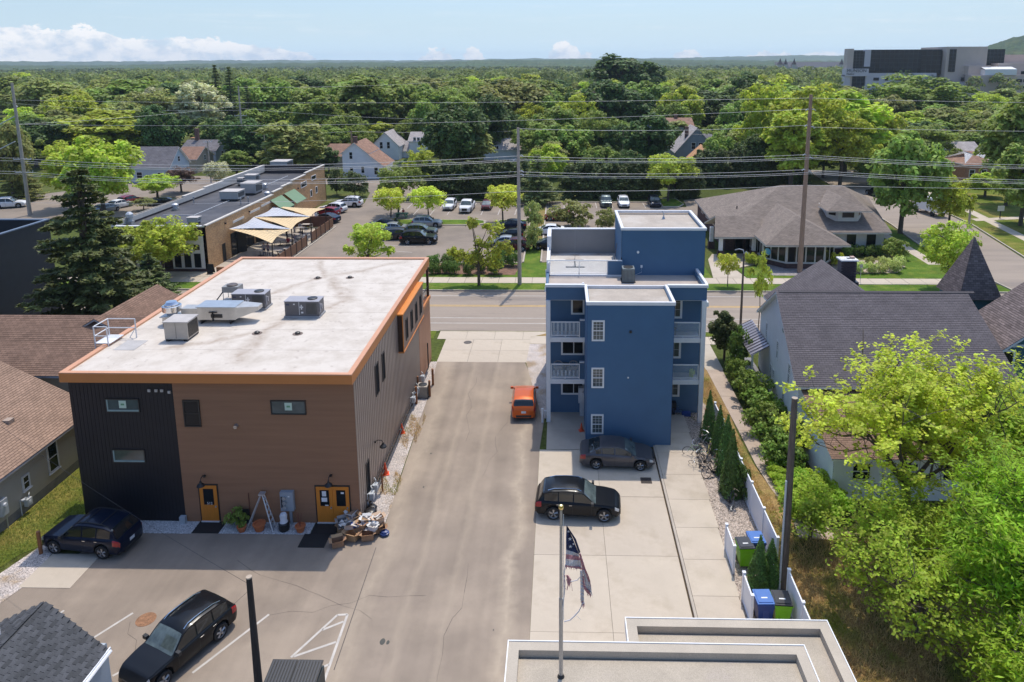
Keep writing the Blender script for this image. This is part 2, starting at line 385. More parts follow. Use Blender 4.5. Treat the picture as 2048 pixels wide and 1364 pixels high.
 # paler tracks on the drive are wear of the asphalt
trk=mat('tyre worn asphalt',(.262,.236,.205),.92,.1,.35,fine=.13,fscale=45,spec=.25)
dus=mat('dusty sand on asphalt',(.34,.285,.225),.93,.12,1.2,fine=.2,fscale=30,spec=.2)
def ribbon(name,pts,ws,m,z):
 b=MB()
 for i in range(len(pts)-1):
  (x0,y0),(x1,y1)=pts[i],pts[i+1]
  b.face([(x0-ws[i],y0,z),(x0+ws[i],y0,z),(x1+ws[i+1],y1,z),(x1-ws[i+1],y1,z)][::1])
 return struct(b.build(name,m))
a_,c_=G(752,1095),G(668,1340); ribbon('paving_seam',[(a_.x,a_.y),(c_.x,c_.y)],[.02,.02],mat('tar seam',(.12,.10,.085),.9,.3,3),.004)
# gravel strips beside the brown building
sheet('side_gravel',[[(-10.66,33.2),(-9.35,33.2),(-9.35,35.5),(-9.5,38),(-9.6,42),(-9.72,48.9),(-10.1,54.87),(-10.66,54.87)]],gravel_w,.012)
sheet('front_gravel',[rect(-25.65,-19.35,32.95,34.0),rect(-17.95,-13.1,33.0,34.0)],mat('white pebbles',(.50,.49,.48),.9,.2,2,fine=.6,fscale=14,bump=.03,bscale=14,spec=.2),.012)
sheet('left_gravel',[[(-25.65,32.95),(-24.9,32.95),(-25.6,31.4),(-25.35,28.9),(-26.0,26.5),(-27.2,26.5),(-27.4,28.8),(-26.6,31.8)]],gravel_w,.016)
slabs('parking_pad',1,1,-25.55,28.95,2.5,2.35,.02,concrete,.01)
sheet('side_lawn',[[(-29.4,40),(-25.65,40),(-25.65,33),(-27.2,31.2),(-27.9,28.8),(-30.2,24.5),(-60,24),(-60,31),(-29.4,33)]],grass_m,0.001)
slabs('neighbour_slab',1,1,-30.6,29.2,2.3,1.9,.03,concrete,.01)
# white striping in the rear lot
sb=MB()
def stripe(x0,y0,x1,y1,w=.1,z=.006):
 d=Vector((x1-x0,y1-y0,0)).normalized(); nrm=Vector((-d.y,d.x,0))*w/2
 a,c=Vector((x0,y0,z)),Vector((x1,y1,z)); sb.face([a-nrm,c-nrm,c+nrm,a+nrm])
def pstripe(p,q,w=.1):
 a,c=G(*p),G(*q); stripe(a.x,a.y,c.x,c.y,w)
for p,q in[((128,1221),(30,1290)),((266,1226),(188,1275)),((170,1285),(60,1364)),((538,1229),(385,1346)),((675,1230),(582,1315)),((695,1229),(648,1363)),((675,1230),(695,1229)),((645,1260),(687,1243)),((588,1313),(672,1284)),((636,1338),(658,1329)),((252,1338),(225,1352))]:
 pstripe(p,q,.11)
tag(sb.build('stall_marking',white_p),kind='structure')
gr=G(292,1239); mk=MB(); mk.lathe((gr.x,gr.y,.001),[(.42,0),(.42,.008)],24); mk.lathe((gr.x,gr.y,.008),[(.3,0),(.3,.006)],24)
struct(mk.build('rusty_manhole_cover',mat('rusty iron',(.26,.13,.065),.8,.3,6,fine=.3,fscale=30)))
# dark oil spots, tar joint
for(px,py,r_)in((765,1284,.12),(776,1285,.08),(987,1260,.03),(847,974,.05),(862,907,.05)):
 p=G(px,py); k=MB(); k.face([(p.x+r_*math.cos(t)*random.uniform(.8,1.1),p.y+1.6*r_*math.sin(t)*random.uniform(.8,1.1),.005)for t in np.linspace(0,6.28,11)[:-1]])
 struct(k.build('oil_spot',mat('oil stained asphalt',(.06,.06,.05),.7,.1,3)))
 # concrete parking court south of the blue building: cast slabs with joints
slabs('parking_court',2,5,-1.28,17.0,3.6,4.9,.008,concrete,.018,thick=.1)
slabs('entry_slab',1,2,-.85,41.55,2.6,2.5,.012,concrete_d,.012)
# raised walk on the right with its kerb edge
root=thing('raised_walk',None,None,(6.1,24,0),kind='structure')
b=MB(); b.face([(.02,.01,0),(1.98,.01,0),(1.98,2.57,0),(.02,2.57,0)]);
for i in range(9):
 k=MB(); k.box(6.12,8.15+.06*i,24+i*2.45,24+(i+1)*2.45-.018,-.05,.13)
 k.build('slab',concrete,root)
k=MB(); k.box(5.98,6.1,24,41.9,-.05,.135); k.build('walk_edge',concrete_d,root)
k=MB(); k.box(6.15,8.1,24.1,45.9,-.04,.11); k.build('slab_bed',mat('dark joint',(.12,.105,.09),.95,.1,2),root)
k=MB(); k.box(5.93,5.98,24,41.9,0,.014); k.build('dirt_line',mat('brown dirt',(.09,.055,.03),.95,.4,2),root)
sheet('pebble_bed',[[(8.1,24),(10.5,24),(10.5,47.6),(9.9,49.8),(9.7,45),(8.0,46.4),(8.55,44),(8.6,40),(8.15,30)]],gravel_b,.03)
sheet('dry_strip',[[(10.3,24),(10.5,47.5),(9.9,50),(9.7,58.8),(12.4,58.8),(12.2,52),(11.8,44),(11.9,40),(12.6,34.5),(11.6,32),(20,31),(40,28),(40,10),(11,10)]],grass_dry,.01)
b=MB()
pts=[(11.75,53.6),(13.0,53.6),(11.85,49),(13.0,49),(11.95,44),(13.0,44),(12.0,40),(12.9,40),(12.2,37.5),(13.1,37.6),(12.6,35.2),(13.9,35.6),(12.4,33.2),(14.4,33.0)]
for i in range(6):
 a,c,d,e=pts[2*i],pts[2*i+1],pts[2*i+2],pts[2*i+3]
 k=MB(); k.prism([a,c,(e[0],e[1]+.03),(d[0],d[1]+.03)],-.02,.035); o=k.build('garden_path',mat('pinkish old concrete path',(.42,.335,.27),.9,.1,1,fine=.1,fscale=40)); struct(o)
sheet('house_path',[rect(11.7,13.1,53.6,58.8)],concrete_d,.02)
# drain grate
g=thing('drain_grate','rusty square drain grate set in the concrete court behind the grey sedan','drain grate',(5.1,38.2,.01))
k=MB(); k.box(-.32,.32,-.3,-.27,0,.014); k.box(-.32,.32,.27,.3,0,.014); k.box(-.32,-.29,-.3,.3,0,.013); k.box(.29,.32,-.3,.3,0,.013)
k.build('frame',mat('rusty grate',(.07,.05,.04),.8,.2,6),g,world=False)
k=MB(); k.box(-.29,.29,-.27,.27,0,.004); k.build('pit',black,g,world=False)
for i in range(7):k=MB(); k.box(-.28+i*.085,-.245+i*.085,-.27,.27,.004,.013); k.build('bar',mat('rusty grate',(.07,.05,.04),.8,.2,6),g,world=False)
# lots beyond the street
sheet('restaurant_lot',[[(-33.9,78.4),(-27.5,78.4),(-27.5,84),(-4.6,84.2),(-4.6,122),(-31,122),(-34.4,124),(-34.4,118),(-41.3,119),(-41.3,104),(-33.9,103)]],asphalt2,.0)
sheet('office_lot',[[(-2.2,84.5),(-2.2,122.4),(17.6,122.4),(18,118.5),(21.5,118.5),(22,124.5),(34,131),(40,138),(52,139),(52,128),(33,116),(21.8,108),(20,98),(18.9,90),(-2.2,84.5)]],asphalt2,.002)
sheet('far_lot',[[(-34.4,122),(-31,122),(-23,128),(-24,142),(-35,150),(-62,152),(-62,142),(-42,141),(-36,132)]],asphalt2,.003)
for(x0,x1,y0,y1)in((-27.4,-4.8,122.1,122.35),(-4.6,-4.4,84.3,122),(-2.4,-2.2,84.5,122.4),(-2.2,17.6,122.45,122.7)):
 k=MB(); k.box(x0,x1,y0,y1,-.03,.14); struct(k.build('lot_kerb',concrete_d))
sheet('front_lawn',[[(-34,78.3),(-27.5,78.3),(-27.5,84),(-4.6,84.2),(-4.6,108),(-2.5,108),(-2.5,84.4),(17.4,84.4),(17.4,78.3)]],grass_g,.004)
sheet('shrub_bed',[[(-17,79.6),(-5.2,79.2),(-4.8,83.5),(-17,83.9)]],mulch,.012)
sheet('dry_divider',[rect(-4.35,-2.45,92,121.8)],grass_dry,.01)
sheet('office_walk',[[(17.5,78.3),(21.3,78.3),(20.8,82),(23,83.4),(25,84),(25,89),(19.5,88.5),(18.5,86)]],concrete,.012)
sheet('office_lawn',[[(21.4,78.3),(47.5,78.3),(47.8,91),(49.2,105),(51.5,127),(44,120),(42.5,92),(42,86),(24,83.2),(21.1,81.8)]],grass_g,.006)
sheet('flower_bed',[[(31.2,79.9),(39.2,80.4),(41.5,83.2),(40.6,85.6),(36,85.9),(31.5,84.5)]],mat('rocky flower bed',(.36,.29,.23),.95,.25,1.5,fine=.5,fscale=9),.02)
sheet('bay_gravel',[[(24.5,79.3),(30.6,79.2),(30.6,83),(24.2,84)]],mat('grey bay gravel',(.28,.25,.24),.9,.2,2,fine=.4,fscale=12),.022)
# planting islands of the lots
for pl in([(-27.2,104.6),(-12.4,104.4),(-11.2,105.6),(-11.4,107.4),(-12.6,108.2),(-27.2,108.3)],[(-9.6,104.9),(-4.9,104.9),(-4.9,108),(-9.4,108)],[(17.4,118.2),(20.2,118.1),(21.4,120.5),(20.8,126),(17.7,126)]):
 k=MB(); k.prism(pl,-.02,.13,0,0); struct(k.build('island_kerb',concrete_d))
 cx_,cy_=sum(p[0]for p in pl)/len(pl),sum(p[1]for p in pl)/len(pl)
 sheet('island_lawn',[[(cx_+(p[0]-cx_)*.93,cy_+(p[1]-cy_)*.86)for p in pl]],grass_g,.137)
 # stall lines in the lots
sb=MB()
for i in range(9):stripe(-26.5+i*2.75,112,-26.5+i*2.75,116.7,.1)
for i in range(10):stripe(-25.8+i*2.8,117.2,-25.8+i*2.8,121.9,.1)
for i in range(7):stripe(-19.2,89+i*2.72,-24.4,90.2+i*2.72,.1)
for i in range(8):stripe(-2+i*2.75,117.5,-2+i*2.75,122.3,.1,.01)
tag(sb.build('lot_marking',white_p),kind='structure')
# side street on the right and roads on the left
sheet('side_street',[[(48.6,ST1-.05),(57.3,ST1-.05),(57.7,86.6),(61.6,105.3),(66,160),(56,160),(50.0,105.3),(48.0,91.6)]],street_m,.0)
for side in(((57.5,74),(57.9,86.6),(61.8,105.3),(66.2,160)),((48.4,74),(47.8,91.6),(49.8,105.3),(55.8,160))):
 k=MB()
 for(a,c)in zip(side[:-1],side[1:]):k.prism([a,(a[0]+.18,a[1]),(c[0]+.18,c[1]),c],-.05,.12)
 struct(k.build('side_street_kerb',concrete_d))
sheet('right_lawn',[[(57.8,74),(120,74),(120,160),(66.4,160),(62,105.3),(58.1,86.6)]],grass_m,.005)
for seg in(((62.6,90),(66.4,116),(72,160)),):
 for(a,c)in zip(seg[:-1],seg[1:]):sheet('side_pavement',[[a,(a[0]+1.6,a[1]),(c[0]+1.6,c[1]),c]],concrete,.014)
sheet('side_pavement',[[(44.6,84),(46.1,84),(47.0,105),(45.6,105)],[(41,94),(45.6,100),(46.3,103),(41,97)]],concrete,.016)
sheet('cross_walk',[[(64,108),(90,113),(90,114.6),(64,109.6)]],concrete,.018)
sheet('left_street',[[(-100,106),(-56,112),(-56,126),(-69,152),(-82,152),(-100,128)]],asphalt2,.001)
sheet('left_lawn',[[(-70,130),(-62,130),(-60,152),(-68,152)],[(-48,152.5),(-20,142),(-20,160),(-50,165)]],grass_m,.006)
# far wooded hills, one terrain sheet each
hill_m=mat('wooded hill',(.055,.085,.03),.95,.4,.004,col2=(.085,.10,.035),c2scale=.012,fine=.35,fscale=.05,bump=6,bscale=.05,spec=.05)
def hill(name,a0,a1,d0,d1,prof,n=420,rough=4.0,seed=1,m=None):
 r_=np.random.default_rng(seed); b=MB(); rows=12; V=[]
 jag=np.convolve(r_.normal(size=n+6),[.15,.35,.35,.15],'same')
 for j in range(rows+1):
  t=j/rows
  for i in range(n+1):
   a=a0+(a1-a0)*i/n; d=d0+(d1-d0)*t
   z=prof(a)*math.sin(min(1,t*1.25)*math.pi/2)+(jag[i]*rough+r_.normal()*rough*.35)*min(1,t*3)
   V.append((d*math.sin(a),d*math.cos(a),z-3*(1-t)))
 F=[]
 for j in range(rows):
  for i in range(n):
   k=j*(n+1)+i; F.append((k,k+1,k+n+2,k+n+1))
 me=bpy.data.meshes.new(name); me.from_pydata(V,[],F); me.materials.append(m or hill_m); me.update()
 return tag(link(name,me),kind='structure')
def hump(c,w,h):return lambda a:h*math.exp(-((a-c)/w)**2)
P1=lambda a:25+4*math.sin(a*5+1)+3*math.sin(a*13)+9*math.exp(-((a+.07)/.12)**2)
hill('far_ridge',-1.2,1.2,1900,3800,P1,900,2.2,3)
P2=lambda a:38+7*math.sin(a*3.1)+4*math.sin(a*17+2)+10*math.exp(-((a-.28)/.12)**2)
hill('farther_ridge',-1.2,1.2,5200,7000,lambda a:P2(a)+14,700,3.5,5)
hill('right_hill',.46,1.1,1500,2300,lambda a:85/(1+math.exp(-(a-.515)/.014)),260,3,9)
# ================================================================== BUILDING HELPERS
Z3=Vector((0,0,1))
def frame(o,u,n=None):
 """wall frame: origin, u along the wall, up, outward normal"""
 u=Vector(u).normalized(); n=Vector(n)if n is not None else u.cross(Z3)
 return(Vector(o),u,Z3,n.normalized())
def fpt(fr,a,b,c=0.):return fr[0]+fr[1]*a+fr[2]*b+fr[3]*c
def cface(b,pts,want,mi=0,uv=None):
 n=(Vector(pts[1])-Vector(pts[0])).cross(Vector(pts[2])-Vector(pts[1]))
 if n.dot(want)<0:pts=pts[::-1]; uv=uv[::-1]if uv else None
 b.face(pts,mi,uv)
def lap(b,fr,w,h0,h1,pitch,lip=.018,clip=None,mi=0,a0=0.):
 """lapped horizontal boards as real courses; clip(z)->(a0,a1) for gables"""
 z=h0
 while z<h1-1e-4:
  zt=min(z+pitch,h1); l0,r0=clip(z)if clip else(a0,w); l1,r1=clip(zt)if clip else(a0,w)
  cface(b,[fpt(fr,l0,z,lip),fpt(fr,r0,z,lip),fpt(fr,r1,zt,.004),fpt(fr,l1,zt,.004)],fr[3],mi)
  cface(b,[fpt(fr,l0,z,lip),fpt(fr,r0,z,lip),fpt(fr,r0,z,0),fpt(fr,l0,z,0)],-fr[2],mi)
  z=zt
def window(par,fr,a,z,w,h,fm=None,gm=None,tw=.09,proud=.05,bars=(),grid=None,name='window',label=None,sill=False):
 """frame mesh (part) with pane (sub-part) and glazing bars; bars: list of ('h'|'v', fraction)"""
 fm=fm or white_trim; gm=gm or glass
 b=MB()
 b.obox(fr,a,a+w,z,z+tw,0,proud); b.obox(fr,a,a+w,z+h-tw,z+h,0,proud)
 b.obox(fr,a,a+tw,z+tw,z+h-tw,0,proud); b.obox(fr,a+w-tw,a+w,z+tw,z+h-tw,0,proud)
 iw,ih=w-2*tw,h-2*tw
 for k,q in bars:
  if k=='h':b.obox(fr,a+tw,a+w-tw,z+tw+ih*q-.025,z+tw+ih*q+.025,0,proud-.008)
  else:b.obox(fr,a+tw+iw*q-.025,a+tw+iw*q+.025,z+tw,z+h-tw,0,proud-.011)
 if grid:
  for nx,ny,y0,y1 in grid:
   for i in range(1,nx):b.obox(fr,a+tw+iw*i/nx-.007,a+tw+iw*i/nx+.007,z+tw+ih*y0,z+tw+ih*y1,0,proud-.022)
   for j in range(1,ny):zz_=z+tw+ih*(y0+(y1-y0)*j/ny); b.obox(fr,a+tw,a+w-tw,zz_-.007,zz_+.007,0,proud-.025)
 if sill:b.obox(fr,a-.05,a+w+.05,z-.05,z-.002,0,proud+.05)
 f=b.build(name,fm,par); OFF[f]=OFF[par]
 if label:f['label']=label
 g=MB(); g.obox(fr,a+tw*.9,a+w-tw*.9,z+tw*.9,z+h-tw*.9,0,proud-.028)
 g.build('pane',gm,f); return f
def shingle_roof(b,P,pitch=.16,lip=.012,mi=0):
 """P: list of 3-4 corner points: eave-left, eave-right, ridge-right, ridge-left; lapped courses, uv in metres"""
 P=[Vector(p)for p in P]
 if len(P)==3:P.append(P[2])
 n=(P[1]-P[0]).cross(P[2]-P[0]).normalized()
 if n.z<0:n=-n
 u=(P[1]-P[0]).normalized(); v=n.cross(u)
 if v.z<0:v=-v
 L=max((P[3]-P[0]).dot(v),(P[2]-P[1]).dot(v)); k=max(1,int(round(L/pitch)))
 o=P[0]
 for i in range(k):
  t0,t1=i/k,(i+1)/k
  a,c=P[0].lerp(P[3],t0),P[1].lerp(P[2],t0); d,e=P[0].lerp(P[3],t1),P[1].lerp(P[2],t1)
  q=[a+n*lip,c+n*lip,e+n*.002,d+n*.002]
  uv=[((x-o).dot(u),(x-o).dot(v))for x in q]
  if(e-d).length<1e-3:q=q[:3]; uv=uv[:3]
  cface(b,q,n,mi,uv); vv=(a-o).dot(v)
  w2=[a+n*lip,c+n*lip,c-n*.01,a-n*.01]
  cface(b,w2,-v,mi,[((x-o).dot(u),vv+.01)for x in w2])
def slabq(b,P,th,mi=0):
 """thick plate under roof polygon P"""
 P=[Vector(p)for p in P]; n=(P[1]-P[0]).cross(P[2]-P[0]).normalized()
 if n.z<0:P=P[::-1]; n=-n
 Q=[p-Vector((0,0,th))for p in P]; P=[p-n*.03 for p in P]
 b.face(P,mi); b.face(Q[::-1],mi)
 for i in range(len(P)):
  j=(i+1)%len(P); b.face([P[i],Q[i],Q[j],P[j]],mi)
def shm(name,base,v=.25,w=.3,h=.16,var=.12,mort=.45):
 c=srgb(*base); return brickmat(name,tuple(x*(1-v)for x in c),tuple(x*(1+v)for x in c),tuple(x*mort for x in c),w,h,.012,.9,.5,var)
sh_brown=shm('brown shingles',(132,106,90),.16,.33,.17)
sh_brown2=shm('light brown shingles',(150,124,106),.12,.3,.16)
sh_grey=shm('dark grey shingles',(102,96,98),.12,.33,.16)
sh_office=shm('weathered wood shingles',(134,122,112),.16,.35,.17)
sh_far_grey=shm('far grey shingles',(118,114,116),.15,.6,.3)
sh_far_brown=shm('far brown shingles',(150,118,100),.15,.6,.3)
sh_far_pale=shm('far pale shingles',(168,160,156),.12,.6,.3)
sh_slate=shm('mixed slate shingles',(112,100,97),.30,.35,.17)
blue_s=mat('blue lap siding',srgb(67,101,131),.55,.05,.8)
white_s=mat('white lap siding',(.74,.75,.76),.6,.05,1)
teal_s=mat('teal siding',srgb(38,84,100),.6,.08,1)
def house(label,cat,x,y,rz,w,d,eave,ridge,wallm,roofm,group=None,oh=.4,wins=(),chim=None,hip=False,lapm=.3,sides=None,name='house',trim=None,z0=-.3,dormer=None,porch=None,join=None):
 """generic house: local frame, ridge along local x; w along x, d along y; front faces -y (the camera)"""
 t=join or thing(name,label,cat,(x,y,0),group)
 M_=Matrix.Translation((x,y,0))@Matrix.Rotation(rz,4,'Z')
 def T(px,py,pz):return M_@Vector((px,py,pz))
 def D(px,py):return(M_.to_3x3()@Vector((px,py,0)))
 W2,D2=w/2,d/2
 F={'f':(frame(T(-W2,-D2,0),D(1,0),D(0,-1)),w),'b':(frame(T(W2,D2,0),D(-1,0),D(0,1)),w),'r':(frame(T(W2,-D2,0),D(0,1),D(1,0)),d),'l':(frame(T(-W2,D2,0),D(0,-1),D(-1,0)),d)}
 b=MB()
 for k,(fr,L_)in F.items():
  gab=(k in 'lr')and not hip
  lap(b,fr,L_,z0,eave,lapm,.02)
  if gab:lap(b,fr,L_,eave,ridge-.02,lapm,.02,clip=lambda z:((z-eave)/(ridge-eave)*L_/2,L_-(z-eave)/(ridge-eave)*L_/2))
 b.build('wall',wallm,t)
 s=(ridge-eave)/D2; rb=MB(); sl=MB(); ez=eave-oh*s
 hx=D2 if hip else-oh
 A,B_,C_,D_=T(-W2-oh,-D2-oh,ez),T(W2+oh,-D2-oh,ez),T(W2-hx,0,ridge),T(-W2+hx,0,ridge)
 E_,F_=T(W2+oh,D2+oh,ez),T(-W2-oh,D2+oh,ez)
 qs=[[A,B_,C_,D_],[E_,F_,D_,C_]]+([[B_,E_,C_],[F_,A,D_]]if hip else[])
 for q in qs:shingle_roof(rb,[p+Vector((0,0,.1))for p in q],.3 if y>130 else .17); slabq(sl,[p+Vector((0,0,.1))for p in q],.14)
 r=rb.build('roof',roofm,t); OFF[r]=OFF[t]; sl.build('eaves_board',trim or white_trim,r)
 for(k,a,z,ww,hh,*rest)in wins:
  window(t,F[k][0],a*F[k][1]-ww/2,z,ww,hh,tw=.1,proud=.06,bars=(('h',.5),)if hh>ww else(('v',.5),),gm=glass)
 if chim:
  cx_,cy_,cz=chim; c=MB(); p=T(cx_,cy_,0)
  c.box(p.x-.4,p.x+.4,p.y-.4,p.y+.4,eave,cz); c.box(p.x-.46,p.x+.46,p.y-.46,p.y+.46,cz,cz+.12)
  c.build('chimney',mat('chimney brick',(.16,.09,.07),.9,.25,3),r)
 if dormer:
  dx,dw,dz,dmat=dormer
  zb=dz; yb=-D2+(zb-eave)/s
  df=frame(T(dx-dw/2,yb,0),D(1,0),D(0,-1)); q=MB(); hgt=1.3
  lap(q,df,dw,zb,zb+hgt,lapm,.02); lap(q,df,dw,zb+hgt,zb+hgt+dw*.4,lapm,.02,clip=lambda z:((z-zb-hgt)/.8,dw-(z-zb-hgt)/.8))
  ye=min(yb+(hgt)/s,0); yr=min(yb+(hgt+dw*.4)/s,0)
  for sx in(-1,1):cface(q,[T(dx+sx*dw/2,yb,zb),T(dx+sx*dw/2,yb,zb+hgt),T(dx+sx*dw/2,ye,zb+hgt)],D(sx,0))
  dm=q.build('dormer',dmat,t); OFF[dm]=OFF[t]; q=MB()
  for sx in(-1,1):
   e=[T(dx+sx*(dw/2+.2),yb-.25,zb+hgt-.16),T(dx,yb-.25,zb+hgt+dw*.4),T(dx,yr+.1,zb+hgt+dw*.4),T(dx+sx*(dw/2+.2),ye+.1,zb+hgt-.16)]
   slabq(q,[p+Vector((0,0,.08))for p in e],.1)
  q.build('dormer_roof',roofm,dm)
  window(t,df,dw/2-.45,zb+.25,.9,1.1,bars=(('h',.5),))
 return t,F,T,D,r
# ================================================================== BROWN BUILDING
def brown_building():
 X0,X1,Y0,Y1,ZT=-25.62,-10.65,34.0,55.3,8.0
 t=thing('mixed_use_building','two-storey building with brown and charcoal rear wall and white flat roof edged in orange','building',(X0,Y0,0))
 char=mat('charcoal metal cladding',(.009,.008,.012),.55,.15,2)
 brn=mat('brown composite boards',srgb(148,106,76),.75,.10,.7,stretch=(.3,3,6))
 orange=mat('orange brown fascia metal',srgb(196,124,66),.5,.05,1)
 metal=mat('grey brown ribbed metal',srgb(158,142,130),.38,.05,.6,metal=.2)
 doorm=mat('orange stained door',srgb(208,126,40),.5,.08,3,stretch=(6,1,.6))
 brz=mat('dark bronze frame',(.022,.02,.02),.4,.1,4)
 # south wall: charcoal ribs left, brown boards right
 fr=frame((X0,Y0,0),(1,0,0),(0,-1,0)); W=X1-X0; sp=-20.14-X0
 b=MB(); n=int(sp/.2)
 for i in range(n):
  a=i*sp/n; b.obox(fr,a,a+sp/n*.82,0,8.05,-.1,.016); b.obox(fr,a+sp/n*.82,a+sp/n,0,8.05,-.1,.006)
 b.build('charcoal_cladding',char,t)
 z=.0; k=0
 for k in range(50):
  q=MB(); z0_=k*.161; lap(q,fr,W,z0_,z0_+.161,.161,.034,a0=sp+.01); q.build('board',brn,t)
 b=MB(); b.obox(fr,sp,W-.01,0,8.05,-.12,-.01); b.build('wall_core',brn,t)
 # windows of the south wall
 sill_m=mat('pale green sill metal',(.25,.34,.33),.5,.1,2)
 gl2=mat('glass reflecting green',(.06,.085,.08),.08,.3,1.2,spec=.7)  # the green reflection is painted into the glass base colour
 for(x,z,w,h,m_)in((-23.75,6.33,1.8,.78,gl2),(-23.73,3.44,1.78,.78,gl2),(-15.03,6.28,1.85,.8,glass_blinds)):
  f=window(t,fr,x-X0,z,w,h,brz,m_,.06,.075)
  if m_ is gl2:
   q=MB(); q.obox(fr,x-X0+.06,x-X0+w-.06,z+.06,z+.15,.02,.07); q.obox(fr,x-X0+.06,x-X0+.13,z+.15,z+h-.06,.02,.069); q.build('window_ledge',sill_m,f)
  if z>6:
   q=MB(); q.obox(fr,x-X0+w/2-.19,x-X0+w/2+.19,z+.24,z+.66,.02,.05); q.build('window_sticker',mat('pale green sticker',(.5,.62,.5),.6,.05,3),f)
   q=MB();
   q.obox(fr,x-X0+w/2-.09,x-X0+w/2+.09,z+.4,z+.5,.05,.053)
   q.build('sticker_mark',mat('sticker ink',(.12,.3,.14),.6),f)
 window(t,fr,-19.66-X0,5.55,.88,1.5,brz,glass,.07,.08,bars=(('h',.5),))
 # vents near the eave, floodlight, flange
 for x in(-21.35,-20.98,-20.68,-20.3):
  q=MB(); q.obox(fr,x-X0-.07,x-X0+.07,7.5 if x<-20.5 else 7.42,7.64 if x<-20.5 else 7.56,.03,.09); q.build('vent_cap',mat('beige vent plastic',(.45,.42,.38),.6,.1,3),t)
 q=MB(); q.tube([(-16.94,34.0,5.62),(-16.94,33.82,5.6)],[.12,.1],12); q.build('floodlight',mat('silver lamp',(.5,.5,.5),.3,.1,3,metal=.8),t)
 # doors
 def door(x,w,name='door'):
  q=MB(); z0_,z1_=.09,2.16
  q.obox(fr,x-X0-.07,x-X0+w+.07,z0_-.03,z1_+.08,.01,.045); q.build('door_frame',brz,t)
  q=MB(); q.obox(fr,x-X0,x-X0+w,z0_,z1_,.02,.075); d=q.build(name,doorm,t); OFF[d]=OFF[t]
  q=MB(); q.obox(fr,x-X0+.2,x-X0+w-.18,1.05,1.98,.06,.082); q.build('pane',glass,d)
  q=MB(); q.obox(fr,x-X0+w-.12,x-X0+w-.06,.93,1.0,.07,.16); q.build('handle',steel,d)
  q=MB(); q.obox(fr,x-X0-.02,x-X0+w+.02,.0,.085,0,.13); q.build('threshold',mat('aluminium',(.6,.6,.6),.4),d)
  return d
 d1=door(-19.23,.93); door(-12.95,.87); d3=door(-12.07,.87)
 tx=bpy.data.curves.new('door_number','FONT'); tx.body='512'; tx.size=.2; tx.extrude=.002
 o=bpy.data.objects.new('door_number',tx); COL.objects.link(o); FONTS.append(o); o.data.materials.append(mat('white lettering',(.8,.8,.8),.6)); o.parent=d1
 o.location=Vector((-18.87,33.913,1.07))-OFF[t]; o.rotation_euler=(R(90),0,0)
 for(x,z,w,h)in((-12.63,1.62,.22,.3),(-12.67,1.3,.3,.24),(-11.62,1.77,.16,.1),(-12.5,1.06,.18,.06)):
  q=MB(); q.obox(fr,x-X0,x-X0+w,z,z+h,.083,.086); q.build('notice',mat('white paper',(.75,.76,.78),.7),t)
  # gooseneck lamps over the doors and on the side wall
 for p,ax in(((-18.88,33.95,2.72),(0,-1)),((-12.1,33.95,2.82),(0,-1)),((-10.6,37.3,2.85),(1,0))):
  q=MB(); p=Vector(p); a=Vector((ax[0],ax[1],0))
  q.tube([p,p+a*.15+Z3*.12,p+a*.38+Z3*.1,p+a*.45-Z3*.06],.022,6); q.tube([p-a*.02,p+a*.05],.07,10)
  q.lathe(p+a*.45-Z3*.3,[(.21,0),(.19,.06),(.07,.16),(.05,.26)],14); q.build('gooseneck_lamp',black,t)
  # east wall: ribbed metal, then brown panels near the street
 fe=frame((X1,Y0,0),(0,1,0),(1,0,0)); b=MB(); n=92; Ls=16.6
 for i in range(n):
  a=i*Ls/n
  if i%2:b.obox(fe,a,a+Ls/n,.15,8.05,-.1,.0)
  else:b.obox(fe,a,a+Ls/n,.15,8.05,-.1,.022)
 b.build('ribbed_wall',metal,t)
 pan=mat('tan orange wall panels',srgb(168,118,88),.5,.06,1,metal=.2)
 for i in range(4):
  q=MB(); q.obox(fe,Ls+i*1.16+.01,Ls+(i+1)*1.16,.1,5.35,-.1,.02); q.build('wall_panel',pan,t)
 q=MB(); q.obox(fe,Ls,Y1-Y0,5.36,5.62,-.3,.1); q.build('balcony_edge',orange,t)
 q=MB(); q.obox(fe,Y1-Y0-.3,Y1-Y0-.12,5.62,8.05,-.16,.02); q.build('porch_post',mat('rust brown post',(.08,.035,.025),.6),t)
 q=MB(); q.obox(fe,Ls+.2,Ls+.3,5.62,8.05,-3,-.3); q.build('porch_wall',pan,t)
 q=MB()
 for i in range(9):q.obox(fe,Ls+2.2+i*.26,Ls+2.22+i*.26,5.62,6.5,-.04,-.02)
 q.obox(fe,Ls+2.1,Y1-Y0-.2,6.5,6.55,-.05,-.01); q.build('balcony_railing',black,t)
 b=MB(); b.box(X0,X1,Y1-.2,Y1,0,5.3); b.box(X0,X1-3.2,Y1-.2,Y1,5.3,8.05); b.box(X0,X0+.12,Y0+.12,Y1-.2,0,8.05); b.build('rear_wall',brn,t)
 # east windows
 for(y,z,w,h)in((38.05,5.25,.72,1.9),(39.65,5.42,.58,1.75),(35.3,.5,.62,2.15)):
  window(t,fe,y-Y0,z,w,h,brz,mat('tinted side glass',(.008,.012,.018),.6,.2,1,spec=.05),.05,.06)
  # bay box
 by0,by1,bx=44.0,51.0,-10.3; fb=frame((bx,by0,0),(0,1,0),(1,0,0))
 dkb=mat('dark rust brown panel',(.035,.014,.006),.6,.1,3,stretch=(1,1,8)); og=mat('bright orange cap',srgb(206,128,50),.5,.05,1)
 for y_ in(by0,by1-.05):b=MB(); b.box(X1,bx-.01,y_-.01,y_+.05,5.5,8.0); b.build('bay_cheek',dkb,t)
